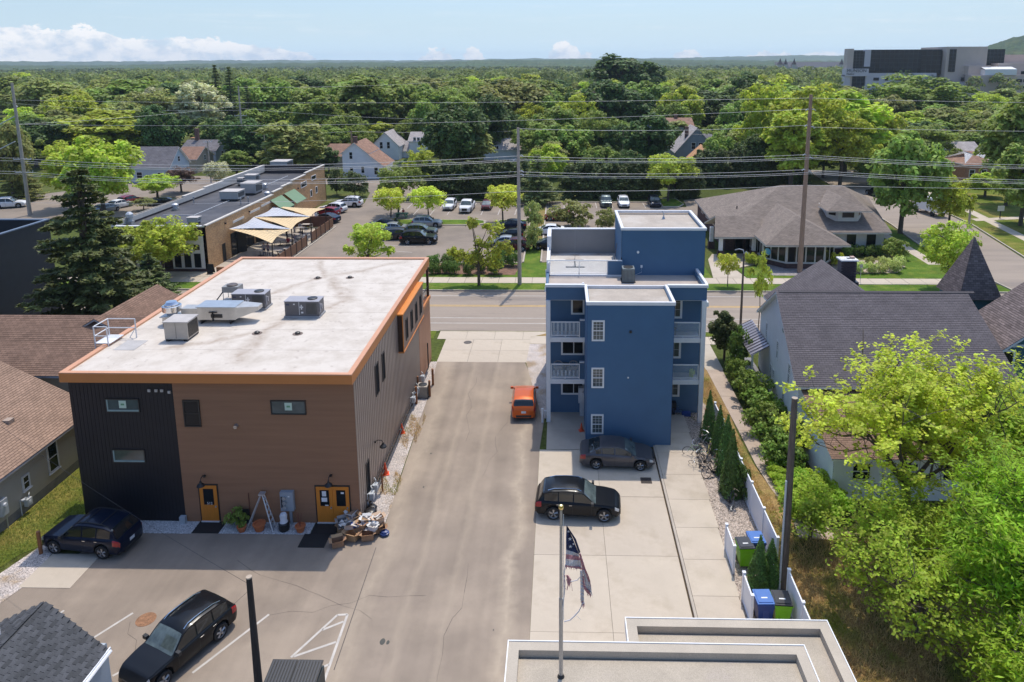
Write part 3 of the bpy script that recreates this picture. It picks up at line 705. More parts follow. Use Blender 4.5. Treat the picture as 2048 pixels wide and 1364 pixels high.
 b=MB(); b.obox(fb,0,by1-by0,5.5,7.98,-.6,0); bb=b.build('bay',mat('bay panel grey brown',srgb(150,122,104),.55,.05,1),t); OFF[bb]=OFF[t]
 q=MB(); q.box(X1,bx+.06,by0-.05,by1,8.0,8.1); q.box(bx-.02,bx+.03,by0-.02,by0+.06,5.5,8.0); q.build('bay_cap',og,t)
 for i in range(4):
  window(t,fb,.8+i*1.6,5.95,.65,1.45,brz,MC['tinted side glass'],.05,.04)
 q=MB(); q.box(X1,bx+.05,by0-.04,by1+.0,5.4,5.49); q.build('bay_skirt',orange,t)
 # fascia, cap and roof
 b=MB(); o=.33
 outer=[(X0-.2,Y0-o),(X1+.05,Y0-o),(X1-.02,Y1+.5),(X0-.55,Y1+.5)]
 # sloping fascia
 inn=[(X0+.03,Y0-.02),(X1-.01,Y0-.02),(X1-.01,Y1),(X0+.03,Y1)]
 for i in range(4):
  j=(i+1)%4; a,c=outer[i],outer[j]; e,g_=inn[j],inn[i]
  b.face([(*a,8.12),(*c,8.12),(*c,8.6),(*a,8.6)]); b.face([(*g_,7.98),(*e,7.98),(*c,8.12),(*a,8.12)])
 b.build('fascia',orange,t)
 b=MB(); cp=[(x+(.28 if x<-18 else-.28),y+(.3 if y<40 else-.3))for x,y in outer]
 for i in range(4):
  j=(i+1)%4; a,c,e,g_=outer[i],outer[j],cp[j],cp[i]
  b.face([(*a,8.66),(*c,8.66),(*e,8.64),(*g_,8.64)]); b.face([(*g_,8.64),(*e,8.64),(*e,8.45),(*g_,8.45)]); b.face([(*a,8.6),(*c,8.6),(*c,8.66),(*a,8.66)])
 b.build('roof_cap',mat('salmon edge metal',srgb(202,148,112),.45,.05,1),t)
 m=membrane(); b=MB(); b.face([(*p,8.53)for p in cp]); b.face([(*p,8.4)for p in cp][::-1]); b.build('roof',m,t)
 # membrane seams as thin welded strips
 b=MB()
 for i in range(1,7):y=Y0+i*3.05; b.box(cp[0][0]+.05,cp[1][0]-.05,y,y+.09,8.531,8.536)
 b.build('roof_seam',m,t)
 return t
def membrane():
 m=bpy.data.materials.new('dirty white roof membrane'); m.use_nodes=True; nt=m.node_tree; n=nt.nodes; L=nt.links.new
 b=n['Principled BSDF']; b.inputs['Roughness'].default_value=.8; b.inputs['Specular IOR Level'].default_value=.3
 tc=n.new('ShaderNodeTexCoord')
 def N(sc,det,lo,hi,st=(1,1,1),dist=0):
  mp=n.new('ShaderNodeMapping'); mp.inputs['Scale'].default_value=st; L(tc.outputs['Object'],mp.inputs[0])
  t=n.new('ShaderNodeTexNoise'); t.inputs['Scale'].default_value=sc; t.inputs['Detail'].default_value=det; t.inputs['Roughness'].default_value=.65; t.inputs['Distortion'].default_value=dist; L(mp.outputs[0],t.inputs[0])
  r=n.new('ShaderNodeMapRange'); r.inputs[1].default_value=lo; r.inputs[2].default_value=hi; L(t.outputs[0],r.inputs[0]); return r.outputs[0]
 def Mx(f,a,c):
  x=n.new('ShaderNodeMixRGB')
  for i,v in enumerate((f,a,c)):
   if isinstance(v,tuple):x.inputs[i].default_value=(*v,1)
   elif isinstance(v,float):x.inputs[i].default_value=v
   else:L(v,x.inputs[i])
  return x.outputs[0]
 def Mt(op,a,c,cl=False):
  x=n.new('ShaderNodeMath'); x.operation=op; x.use_clamp=cl
  for i,v in enumerate((a,c)):
   if isinstance(v,(int,float)):x.inputs[i].default_value=v
   else:L(v,x.inputs[i])
  return x.outputs[0]
  # drain lines of dirt: wandering bands between the drains (object space metres from the south-west corner)
 sp=n.new('ShaderNodeSeparateXYZ'); L(tc.outputs['Object'],sp.inputs[0]); X,Y=sp.outputs[0],sp.outputs[1]
 wob=N(.35,5,.25,.75)
 def seg(x0,y0,x1,y1,w):
  dx,dy=x1-x0,y1-y0; l=math.hypot(dx,dy); ux,uy=dx/l,dy/l
  rx,ry=Mt('SUBTRACT',X,x0),Mt('SUBTRACT',Y,y0)
  s=Mt('ADD',Mt('MULTIPLY',rx,ux),Mt('MULTIPLY',ry,uy)); p=Mt('SUBTRACT',Mt('MULTIPLY',ry,ux),Mt('MULTIPLY',rx,uy))
  p=Mt('ADD',p,Mt('MULTIPLY',Mt('SUBTRACT',wob,.5),1.1))
  band=Mt('SUBTRACT',1.0,Mt('DIVIDE',Mt('ABSOLUTE',p,0),w),True)
  ends=Mt('MULTIPLY',Mt('ADD',Mt('MULTIPLY',s,1.2),.5,True),Mt('ADD',Mt('MULTIPLY',Mt('SUBTRACT',l,s),1.2),.5,True),True)
  return Mt('MULTIPLY',band,ends,True)
 S_=None
 for q in((1.5,7.3,8.5,17.2,.55),(8.5,17.2,12.6,20.5,.5),(8.2,16.6,6.2,21,.35),(8.6,16.8,11.4,11.5,.7),(11.4,11.5,7.8,6.0,.6),(7.8,6.0,8.4,1.2,.8),(9.0,9.0,7.6,5.3,.5),(3.5,3.0,7.6,5.4,.4)):
  v=seg(*q); S_=v if S_ is None else Mt('MAXIMUM',S_,v)
 mott=N(.8,6,.42,.72); fine=N(7,4,.3,.75,(1,2.2,1)); dots=N(2.6,1,.66,.72)
 c=Mx(Mt('MULTIPLY',mott,.8),(.60,.54,.465),(.43,.37,.30)); c=Mx(Mt('MULTIPLY',fine,.22),c,(.56,.50,.44)); c=Mx(Mt('MULTIPLY',dots,.35),c,(.3,.24,.2))
 c=Mx(Mt('MULTIPLY',Mt('MULTIPLY',S_,N(2.2,5,.2,.6)),.8,True),c,(.34,.265,.20))
 L(c,b.inputs['Base Color']); return m
BB=brown_building()
# roof machines (each stands on the roof: things of their own)
dgrey=mat('dark grey unit casing',(.105,.10,.105),.45,.06,3); lgrey=mat('light grey unit top',(.33,.32,.34),.45,.05,3)
tan_u=mat('sand coloured casing',(.46,.40,.33),.5,.06,3); duct=mat('zinc duct',(.52,.50,.46),.35,.12,2,metal=.55)
RZ=8.535
def rooftop_unit(x,y,rz,label,w=2.15,d=1.0,h=1.05):
 t=thing('rooftop_unit',label,'rooftop unit',(0,0,0),'packaged air conditioners on the white roof')
 b=MB(); b.box(0,w,0,d,.12,h); b.build('casing',dgrey,t)
 b=MB(); b.box(-.03,w+.03,-.03,d+.03,h,h+.04); b.build('top_panel',lgrey,t)
 b=MB(); b.lathe((w-.55,d*.55,h+.04),[(.31,0),(.31,.05),(.26,.07)],16); b.build('fan_guard',black,t)
 b=MB()
 for i in range(9):b.box(w-.78+i*.075,w-.75+i*.075,-.015,0,.25,h-.1)
 b.build('coil_grille',mat('olive black coil',(.05,.05,.04),.6),t)
 b=MB(); b.box(.9,.93,-.012,0,.2,h); b.box(1.02,1.1,-.014,0,.55,.85); b.box(.95,1.17,-.013,0,.66,.74); b.box(1.02,1.16,-.014,0,.3,.4); b.box(.55,.65,-.014,0,.85,.93); b.build('label_plate',mat('white sticker',(.6,.6,.6),.5),t)
 b=MB(); b.lathe((0,0,0),[(.001,0),(.001,0)],4)if False else b.box(.08,.3,-.014,0,.82,.9); b.build('name_plate',mat('navy plate',(.02,.03,.08),.4),t)
 b=MB(); b.box(w,w+.1,.3,.42,.5,.8); b.box(w,w+.05,.15,.25,.3,.9); b.build('service_box',lgrey,t)
 b=MB(); b.box(-.06,w+.06,-.06,d+.06,0,.12); b.build('curb',mat('grey curb',(.3,.3,.31),.5),t)
 return place(t,(x,y,RZ),rz)
rooftop_unit(-17.25,42.1,0,'dark grey rooftop unit with round fan, standing alone near the middle of the white roof')
rooftop_unit(-21.25,43.5,0,'dark grey rooftop unit with round fan behind the silver ductwork on the white roof')
def condenser():
 t=thing('condensing_unit','sand coloured box condenser on black rails beside the roof ladder','condenser',(0,0,0))
 b=MB(); b.box(0,1.35,0,1.25,.12,1.12); b.build('casing',tan_u,t)
 b=MB(); b.box(-.05,1.4,-.04,1.29,1.12,1.18); b.build('top_panel',mat('pale tan top',(.46,.42,.38),.5),t)
 b=MB()
 for i in range(12):b.box(1.35,1.365,.08+i*.095,.14+i*.095,.2,1.05)
 b.build('coil_grille',mat('dark brown coil',(.06,.05,.04),.6),t)
 b=MB(); b.box(.05,.25,-.02,1.3,0,.12); b.box(1.1,1.3,-.02,1.3,0,.12); b.build('rail',black,t)
 b=MB(); b.box(.66,.68,-.012,0,.15,1.1); b.box(-.1,0,.1,.3,.8,1.05); b.build('seam',mat('brown seam',(.2,.17,.14),.5),t)
 return place(t,(-22.75,38.2,RZ))
condenser()
def exhaust(x,y,s=1):
 t=thing('exhaust_fan','shiny silver upblast kitchen exhaust fan at the end of the roof ductwork','exhaust fan',(0,0,0))
 b=MB(); b.box(-.42,.42,-.42,.42,0,.5); b.box(-.55,.55,-.5,.5,.5,.55); b.build('base',duct,t)
 al=mat('spun aluminium',(.7,.7,.7),.18,.05,3,metal=.95)
 b=MB(); b.lathe((0,0,.55),[(.3,0),(.34,.15),(.54,.25),(.56,.6),(.5,.62),(.46,.55)],24); b.build('bowl',al,t,smooth=True)
 b=MB(); b.lathe((0,0,1.1),[(.2,-.05),(.42,.02),(.42,.14),(.36,.2),(.3,.3),(.05,.33)],24); b.build('cap',al,t,smooth=True)
 return place(t,(x,y,RZ),0,s)
exhaust(-23.85,41.1)
t=thing('duct_run','long silver duct box with tapering end lying across the left of the white roof','ductwork',(-23,41.5,RZ))
b=MB(); b.box(-22.25,-19.9,41.0,42.2,RZ+.25,RZ+1.05); b.build('fan_box',duct,t)
b=MB(); b.box(-22.3,-19.85,40.95,42.25,RZ+1.05,RZ+1.09); b.build('lid',mat('blue grey zinc',(.4,.44,.47),.35,.1,2,metal=.5),t)
b=MB(); b.box(-23.35,-22.26,41.2,41.95,RZ+.3,RZ+.9); b.build('inlet_duct',duct,t)
b=MB()
for q in([(-19.9,41.0,.3),(-18.6,41.35,.75),(-18.6,42.0,.75),(-19.9,42.2,.3)],[(-19.9,41.0,1.05),(-18.6,41.35,1.0),(-18.6,42.0,1.0),(-19.9,42.2,1.05)][::-1],[(-19.9,41.0,.3),(-18.6,41.35,.75),(-18.6,41.35,1.0),(-19.9,41.0,1.05)],[(-18.6,41.35,.75),(-18.6,42.0,.75),(-18.6,42.0,1.0),(-18.6,41.35,1.0)]):b.face([(x,y,z+RZ)for x,y,z in q])
b.build('transition',duct,t)
b=MB(); b.box(-22.1,-22.0,41.0,42.2,RZ,RZ+.25); b.box(-20.3,-20.2,41,42.2,RZ,RZ+.25); b.box(-21.4,-20.7,40.96,41.0,RZ+.4,RZ+.62); b.box(-21.5,-21.0,40.93,40.99,RZ+.72,RZ+.78); b.box(-21.3,-21.25,40.9,40.99,RZ+.2,RZ+.8); b.build('bracket',black,t)
t=thing('raised_condenser','small fan unit standing on four thin legs behind the other roof machines','condenser',(-22.3,45.6,RZ))
b=MB(); b.box(-22.75,-21.65,45.3,46.1,RZ+.55,RZ+.95); b.build('casing',mat('mid grey casing',(.25,.25,.24),.5),t)
b=MB(); b.lathe((-22.2,45.7,RZ+.95),[(.36,0),(.36,.05),(.3,.1)],18); b.build('fan_guard',mat('brownish fan guard',(.1,.08,.07),.5),t)
for x in(-22.72,-21.72):
 for y in(45.34,46.06):b=MB(); b.box(x,x+.04,y-.02,y+.02,RZ,RZ+.55); b.build('leg',steel,t)
b=MB(); b.tube([(-22.7,45.3,RZ+.6),(-22.9,44.8,RZ+.2),(-23.0,43.4,RZ+.05)],.04,6); b.build('hose',black,t)
for p,lb in zip(((-18.0,50.4),(-15.64,50.55),(-17.95,39.5),(-15.5,39.45)),('round black roof drain, far and left, on the white roof','round black roof drain, far and right, on the white roof','round black roof drain in a dirty ring in front of the grey units','round black roof drain, nearest the orange roof edge in front')):
 t=thing('roof_drain',lb,'roof drain',(0,0,0),'roof drains of the white roof')
 b=MB(); b.lathe((0,0,0),[(.16,0),(.15,.1),(.05,.15)],12); b.build('strainer',black,t)
 b=MB(); b.lathe((0,0,0),[(.3,0),(.3,.006)],16); b.build('flange',mat('sooty flange',(.16,.12,.1),.8),t); place(t,(*p,RZ))
 # walk-through ladder rail at the left roof edge
t=thing('roof_ladder_rail','white steel ladder rail standing on the left edge of the white roof','ladder rail',(-25.6,38.2,RZ))
wp=mat('white painted pipe',(.7,.7,.7),.5); b=MB()
xa,xb,ya,yb=-26.35,-24.75,37.45,38.75
for x,y in((xa,ya),(xa,yb),(xb,yb),(xa+.75,ya)):b.tube([(x,y,RZ-(.6 if x<-26 else 0)),(x,y,RZ+1.15)],.035,8)
for z in(.6,1.15):
 b.tube([(xa,yb,RZ+z),(xb,yb,RZ+z)],.03,8); b.tube([(xa,ya,RZ+z),(xa,yb,RZ+z)],.03,8); b.tube([(xa,ya,RZ+z),(xa+.75,ya,RZ+z)],.03,8)
b.tube([(xb,yb,RZ+.6),(xb-.4,yb,RZ)],.025,6); b.build('rail',wp,t)
b=MB(); b.box(xa-.05,xa+.85,ya,yb,RZ+.13,RZ+.17); b.build('platform',wp,t)
tag(MB.build((lambda b:(b.box(-25.0,-23.8,36.9,38.3,RZ,RZ+.012),b)[1])(MB()),'walk_pad',mat('grey walk pad',(.42,.40,.38),.9)),'grey rubber walk pad in front of the ladder rail','roof pad')
# ================================================================== BLUE BUILDING
def blue_building():
 t=thing('blue_apartment_building','tall narrow blue-sided apartment building with white trim and corner balconies','building',(-.8,46,0))
 L_,Rt=-.9,9.72; YF,YB=46.5,55.6; PT=.15
 cap=mat('white metal coping',(.72,.72,.72),.45,.04,2); roofc=mat('tan gravel roof',(.40,.345,.285),.95,.12,.8,fine=.15,fscale=25,col2=(.47,.42,.36),c2scale=.35)
 deckm=mat('pale deck pavers',(.50,.47,.43),.9,.1,.7,fine=.08,fscale=20,col2=(.34,.26,.2),c2scale=.25,c2lo=.52,c2hi=.62)
 def lapwall(name,fr,w,h0,h1,a0=0.,n=1,extra=None):
  b=MB(); lap(b,fr,w,h0,h1,PT,.045,a0=a0); b.obox(fr,a0,w,h0,h1,-.15,-.002); return b.build(name,blue_s,t)
  # front stair tower, X 1.72..7.08, Y 42..46.5
 ff=frame((1.72,42,0),(1,0,0),(0,-1,0)); lapwall('tower_wall',ff,5.36,0,9.55)
 fl=frame((1.72,45.5,0),(0,-1,0),(-1,0,0)); lapwall('tower_side',fl,3.5,0,9.55)
 frr=frame((7.08,42,0),(0,1,0),(1,0,0)); lapwall('tower_side',frr,3.5,0,9.55)
 b=MB(); b.box(1.84,6.96,42.12,45.5,9.3,9.42); b.build('tower_roof',roofc,t)
 b=MB(); b.box(1.82,6.98,45.5,45.64,9.3,9.62); b.build('coping',cap,t)
 b=MB(); b.box(1.64,7.16,41.93,42.1,9.5,9.71); b.box(1.64,1.82,42.1,45.5,9.5,9.71); b.box(6.98,7.16,42.1,45.5,9.5,9.71); b.build('coping',cap,t)
 b=MB(); b.box(1.69,1.72,41.985,42.0,0,9.5); b.box(7.08,7.11,41.985,42.0,0,9.5); b.box(1.70,1.719,42.02,42.16,0,9.5); b.build('corner_trim',mat('darker blue trim',srgb(38,70,112),.5),t)
 for z in(7.16,4.03,.87):
  window(t,ff,.28,z,.8,1.36,white_trim,glass_blinds,.1,.07,bars=(('h',.5),),grid=((3,3,.52,1),(3,2,0,.48)))
 q=MB(); q.obox(ff,2.62,2.76,7.72,7.86,.0,.14); q.build('wall_lamp',black,t)
 q=MB(); q.obox(ff,2.55,2.64,4.68,4.77,.0,.05); q.build('vent_cap',white_trim,t)
 # recessed main front
 fm=frame((L_,YF,0),(1,0,0),(0,-1,0)); lapwall('front_wall',fm,1.72-L_,0,8.9); lapwall('front_wall',fm,Rt-L_,0,8.9,a0=7.08-L_)
 # outer blue frieze band in line with the balcony edge
 fz=frame((L_,45.2,0),(1,0,0),(0,-1,0))
 for a0,a1 in((0,1.68-L_),(7.12-L_,Rt-L_+.02)):
  b=MB(); lap(b,fz,a1,8.72,9.62,PT,.014,a0=a0); b.obox(fz,a0,a1,8.72,9.62,-.2,-.002); b.build('frieze',blue_s,t)
 b=MB(); b.box(L_+.02,1.71,45.41,46.48,8.62,8.72); b.box(7.09,Rt,45.41,46.48,8.62,8.72); b.build('balcony_soffit',white_trim,t)
 b=MB(); b.box(L_-.06,1.66,45.1,45.36,9.62,9.8); b.box(7.14,Rt+.08,45.1,45.36,9.62,9.8); b.build('coping',cap,t)
 # side walls
 fs=frame((Rt,YF-.0,0),(0,1,0),(1,0,0)); lapwall('side_wall',fs,YB-YF,0,9.62)
 fs2=frame((L_,YB,0),(0,-1,0),(-1,0,0)); lapwall('side_wall',fs2,YB-YF,0,9.62)
 fs3=frame((Rt,YB,0),(-1,0,0),(0,1,0)); lapwall('rear_wall',fs3,Rt-L_,0,9.62)
 b=MB(); b.box(L_,L_+.14,45.36,46.5,8.72,9.62); b.box(Rt-.14,Rt,45.36,46.5,8.72,9.62); b.build('frieze_return',blue_s,t)
 # lower roof strip
 lr=mat('tan strip roof',(.42,.36,.31),.95,.1,1,fine=.1,fscale=25)
 b=MB(); b.box(L_+.1,4.4,45.36,48.62,9.2,9.3); b.box(4.4,Rt,45.36,48.95,9.2,9.3); b.build('strip_roof',lr,t)
 b=MB(); b.box(Rt-.05,Rt+.12,45.36,49.1,9.5,9.8); b.build('coping',cap,t)
 # terrace
 b=MB(); b.box(L_+.1,4.4,48.8,55.0,9.15,9.27); b.build('terrace_deck',deckm,t)
 b=MB(); b.box(L_+.1,4.42,48.6,48.8,9.2,9.42); b.build('terrace_edge',cap,t)
 b=MB(); b.box(L_+.05,4.42,55.0,55.25,9.2,11.2); b.build('terrace_parapet',mat('grey inner parapet',(.24,.235,.235),.85,.05,1),t)
 b=MB(); b.box(L_-.02,4.42,54.95,55.3,11.2,11.28); b.build('coping',cap,t)
 b=MB(); b.box(L_-.02,L_+.2,48.6,55.0,9.2,10.25); b.box(L_-.05,L_+.25,52.5,55.0,10.25,11.25); b.build('terrace_side_wall',cap,t)
 rl=MB()
 for x in(L_+.12,1.35,3.35):rl.box(x,x+.06,48.64,48.7,9.42,10.42)
 rl.box(L_+.05,4.42,48.62,48.72,10.42,10.48); rl.box(L_+.05,3.4,48.64,48.7,9.5,9.54)
 rl.box(L_-.02,L_+.08,48.6,52.5,10.42,10.48)
 r=rl.build('terrace_railing',white_trim,t); OFF[r]=OFF[t]
 for x0,x1 in((L_+.2,1.33),(1.43,3.33)):g=MB(); g.box(x0,x1,48.66,48.675,9.56,10.4); g.build('glass_panel',clearglass,r)
 g=MB(); lap(g,frame((3.42,48.62,0),(1,0,0),(0,-1,0)),1.05,9.3,10.4,PT,.014); g.obox(frame((3.42,48.62,0),(1,0,0),(0,-1,0)),0,1.05,9.3,10.4,-.12,-.002); g.build('terrace_wall',blue_s,t)
 # upper tower
 fu=frame((4.42,49,0),(1,0,0),(0,-1,0)); lapwall('penthouse_wall',fu,5.86,9.3,12.62)
 fu2=frame((4.42,55,0),(0,-1,0),(-1,0,0)); lapwall('penthouse_side',fu2,6,9.27,12.62)
 fu3=frame((10.28,49,0),(0,1,0),(1,0,0)); lapwall('penthouse_side',fu3,6,9.3,12.62)
 b=MB(); b.box(4.5,10.2,49.1,55.0,12.35,12.45); b.build('penthouse_roof',roofc,t)
 b=MB(); b.box(4.34,10.36,48.92,49.14,12.58,12.75); b.box(4.34,4.54,49.14,55.1,12.58,12.75); b.box(10.16,10.36,49.14,55.1,12.58,12.75); b.box(4.54,10.16,54.9,55.1,12.58,12.75); b.build('coping',cap,t)
 q=MB(); q.tube([(7.95,53.3,12.45),(7.95,53.3,12.9),(7.8,53.35,13.05)],.05,8); q.lathe((7.95,53.3,12.45),[(.14,0),(.05,.2)],8); q.build('roof_vent',steel,t)
 q=MB(); q.tube([(5.56,49.0,11.0),(5.56,48.88,11.0)],.09,12); q.obox(fu,1.34,1.48,9.85,10.03,0,.06); q.tube([(5.83,48.97,9.85),(5.83,48.97,9.5),(5.4,48.9,9.33)],.012,5); q.build('wall_fitting',white_trim,t)
 q=MB(); q.box(2.4,2.46,48.55,48.6,9.3,10.75)if False else q.box(4.36,4.42,48.9,48.96,9.3,10.6); q.build('corner_post',black,t)
 # posts and balconies
 for(px0,px1,x0,x1,wx)in((L_,L_+.28,L_+.28,1.72,None),(9.42,9.72,7.08,9.42,None)):
  q=MB(); q.box(px0,px1,45.05,45.33,0,8.72); q.build('porch_post',white_trim,t)
  for zf in(2.78,5.78):
   q=MB(); q.box(x0,x1,45.12,45.3,zf,zf+.32); q.build('balcony_beam',white_trim,t)
   q=MB(); q.box(x0,x1,45.3,46.49,zf+.08,zf+.26); q.build('balcony_floor',mat('grey deck boards',(.30,.31,.33),.7,.1,2,stretch=(12,1,1)),t)
   xr=x1-.36 if x0<3 else x1-.05; xl=x0+.03 if x0<3 else x0
   q=MB(); zb=zf+.38
   q.box(xl,xr,45.16,45.22,zb+.98,zb+1.05); q.box(xl,xr,45.17,45.21,zb+.04,zb+.09)
   for x in(xl,xr-.06):q.box(x,x+.06,45.15,45.23,zf+.32,zb+1.05)
   q.box((xl+xr)/2-.03,(xl+xr)/2+.03,45.15,45.22,zf+.32,zb+.04)
   r=q.build('balcony_railing',white_trim,t); OFF[r]=OFF[t]
   g=MB(); g.box(xl+.06,xr-.06,45.18,45.19,zb+.1,zb+.97); g.build('glass_panel',clearglass,r)
   if x0<3:
    q=MB(); q.obox(frame((xr,45.2,0),(1,0,0),(0,-1,0)),0,x1-xr,zf+.32,zf+1.5,-.12,0); q.build('balcony_half_wall',blue_s,t)
    q=MB(); q.box(xr-.02,x1,45.14,45.36,zf+1.5,zf+1.56); q.build('half_wall_cap',white_trim,t)
    # slatted pale screen behind the upper left railing, as the photo's stripes
  if x0<3:
   for zf,z1 in((5.78,1.0),(2.78,.5)):
    q=MB()
    for i in range(7):q.box(x0+.16+i*.27,x0+.29+i*.27,45.5,45.52,zf+.3,zf+.3+z1)
    q.box(x0+.1,x0+2.0,45.525,45.54,zf+.34,zf+.38); q.build('slatted_screen',mat('pale blue grey slat',(.33,.38,.43),.6,.05,3),t)
    # recessed windows
 W_=lambda a,z,w,h,gm,bars:window(t,fm,a-L_,z,w,h,white_trim,gm,.12,.08,bars=bars)
 W_(.78,7.25,.92,1.5-.1,glass,()); W_(.1,4.3,1.62,1.5,glass,(('v',.55),)); W_(.1,1.35,1.62,1.5,glass,(('v',.55),))
 for z in(7.0,4.1,1.25):window(t,fm,7.09-L_,z,1.28,1.75,white_trim,glass_blinds,.14,.08,grid=((3,3,0,1),))
 q=MB(); q.box(9.72,9.86,45.1,46.3,8.3,8.62); q.build('downspout_head',white_trim,t)
 q=MB(); q.box(L_-.09,L_-.01,45.1,45.2,9.3,9.62); q.box(L_-.1,L_-.01,48.55,48.62,9.3,9.8); q.box(1.5,1.62,45.36,45.5,9.5,9.85); q.build('downspout',cap,t)
 # meter cabinet
 q=MB(); q.box(1.3,1.715,45.85,46.3,1.0,2.1); q.box(1.4,1.7,45.9,46.2,0,1.0); q.box(1.55,1.71,45.6,45.8,1.3,1.9); q.build('meter_cabinet',mat('white meter cabinet',(.5,.52,.54),.5),t)
 return t
blue_building()
def place_ac(x,y,z,s,label,rz=0,body=None):
 t=thing('heat_pump',label,'air conditioner',(0,0,0))
 b=MB(); b.box(-.36,.36,-.36,.36,.05,.86)
 c=b.build('casing',body or mat('grey green unit',(.20,.23,.23),.5),t)
 b=MB()
 for sx in range(9):
  for f_ in(0,1):b.box(-.33+sx*.08,-.30+sx*.08,-.375 if not f_ else .36,-.36 if not f_ else .375,.1,.78); b.box(-.375 if not f_ else .36,-.36 if not f_ else .375,-.33+sx*.08,-.30+sx*.08,.1,.78)
 b.build('louvre',mat('dark louvre',(.07,.08,.08),.5),t)
 b=MB(); b.lathe((0,0,.86),[(.3,0),(.3,.03),(.1,.05)],16); b.build('fan_guard',black,t)
 b=MB(); b.box(-.42,.42,-.42,.42,0,.05); b.build('pad',mat('black pad',(.03,.03,.03),.8),t)
 return place(t,(x,y,z),rz,s)
place_ac(4.75,47.6,9.3,1.15,'grey-green air conditioner standing on the strip roof of the blue building')
t=thing('mast_on_base','black steel mast with two cross feet standing on the terrace of the blue building','mast',(1.15,51.8,9.27))
b=MB(); b.tube([(1.15,51.8,9.3),(1.15,51.8,12.0)],.02,6); b.build('mast',mat('grey pole',(.25,.25,.25),.4),t)
b=MB(); b.box(.45,1.85,50.9,50.98,9.27,9.33); b.box(.45,1.85,52.8,52.88,9.27,9.33); b.box(1.11,1.19,50.9,52.88,9.33,9.37); b.build('base',black,t)
t=thing('push_broom','push broom leaning on the side wall of the rooftop terrace','broom',(4.1,51,9.27))
b=MB(); b.tube([(4.0,51.2,9.35),(4.36,52.6,10.7)],.018,6); b.build('handle',mat('brown broom handle',(.2,.12,.07),.6),t)
b=MB(); b.box(3.8,4.25,50.95,51.1,9.28,9.42); b.build('head',mat('reddish broom head',(.4,.2,.12),.7),t)
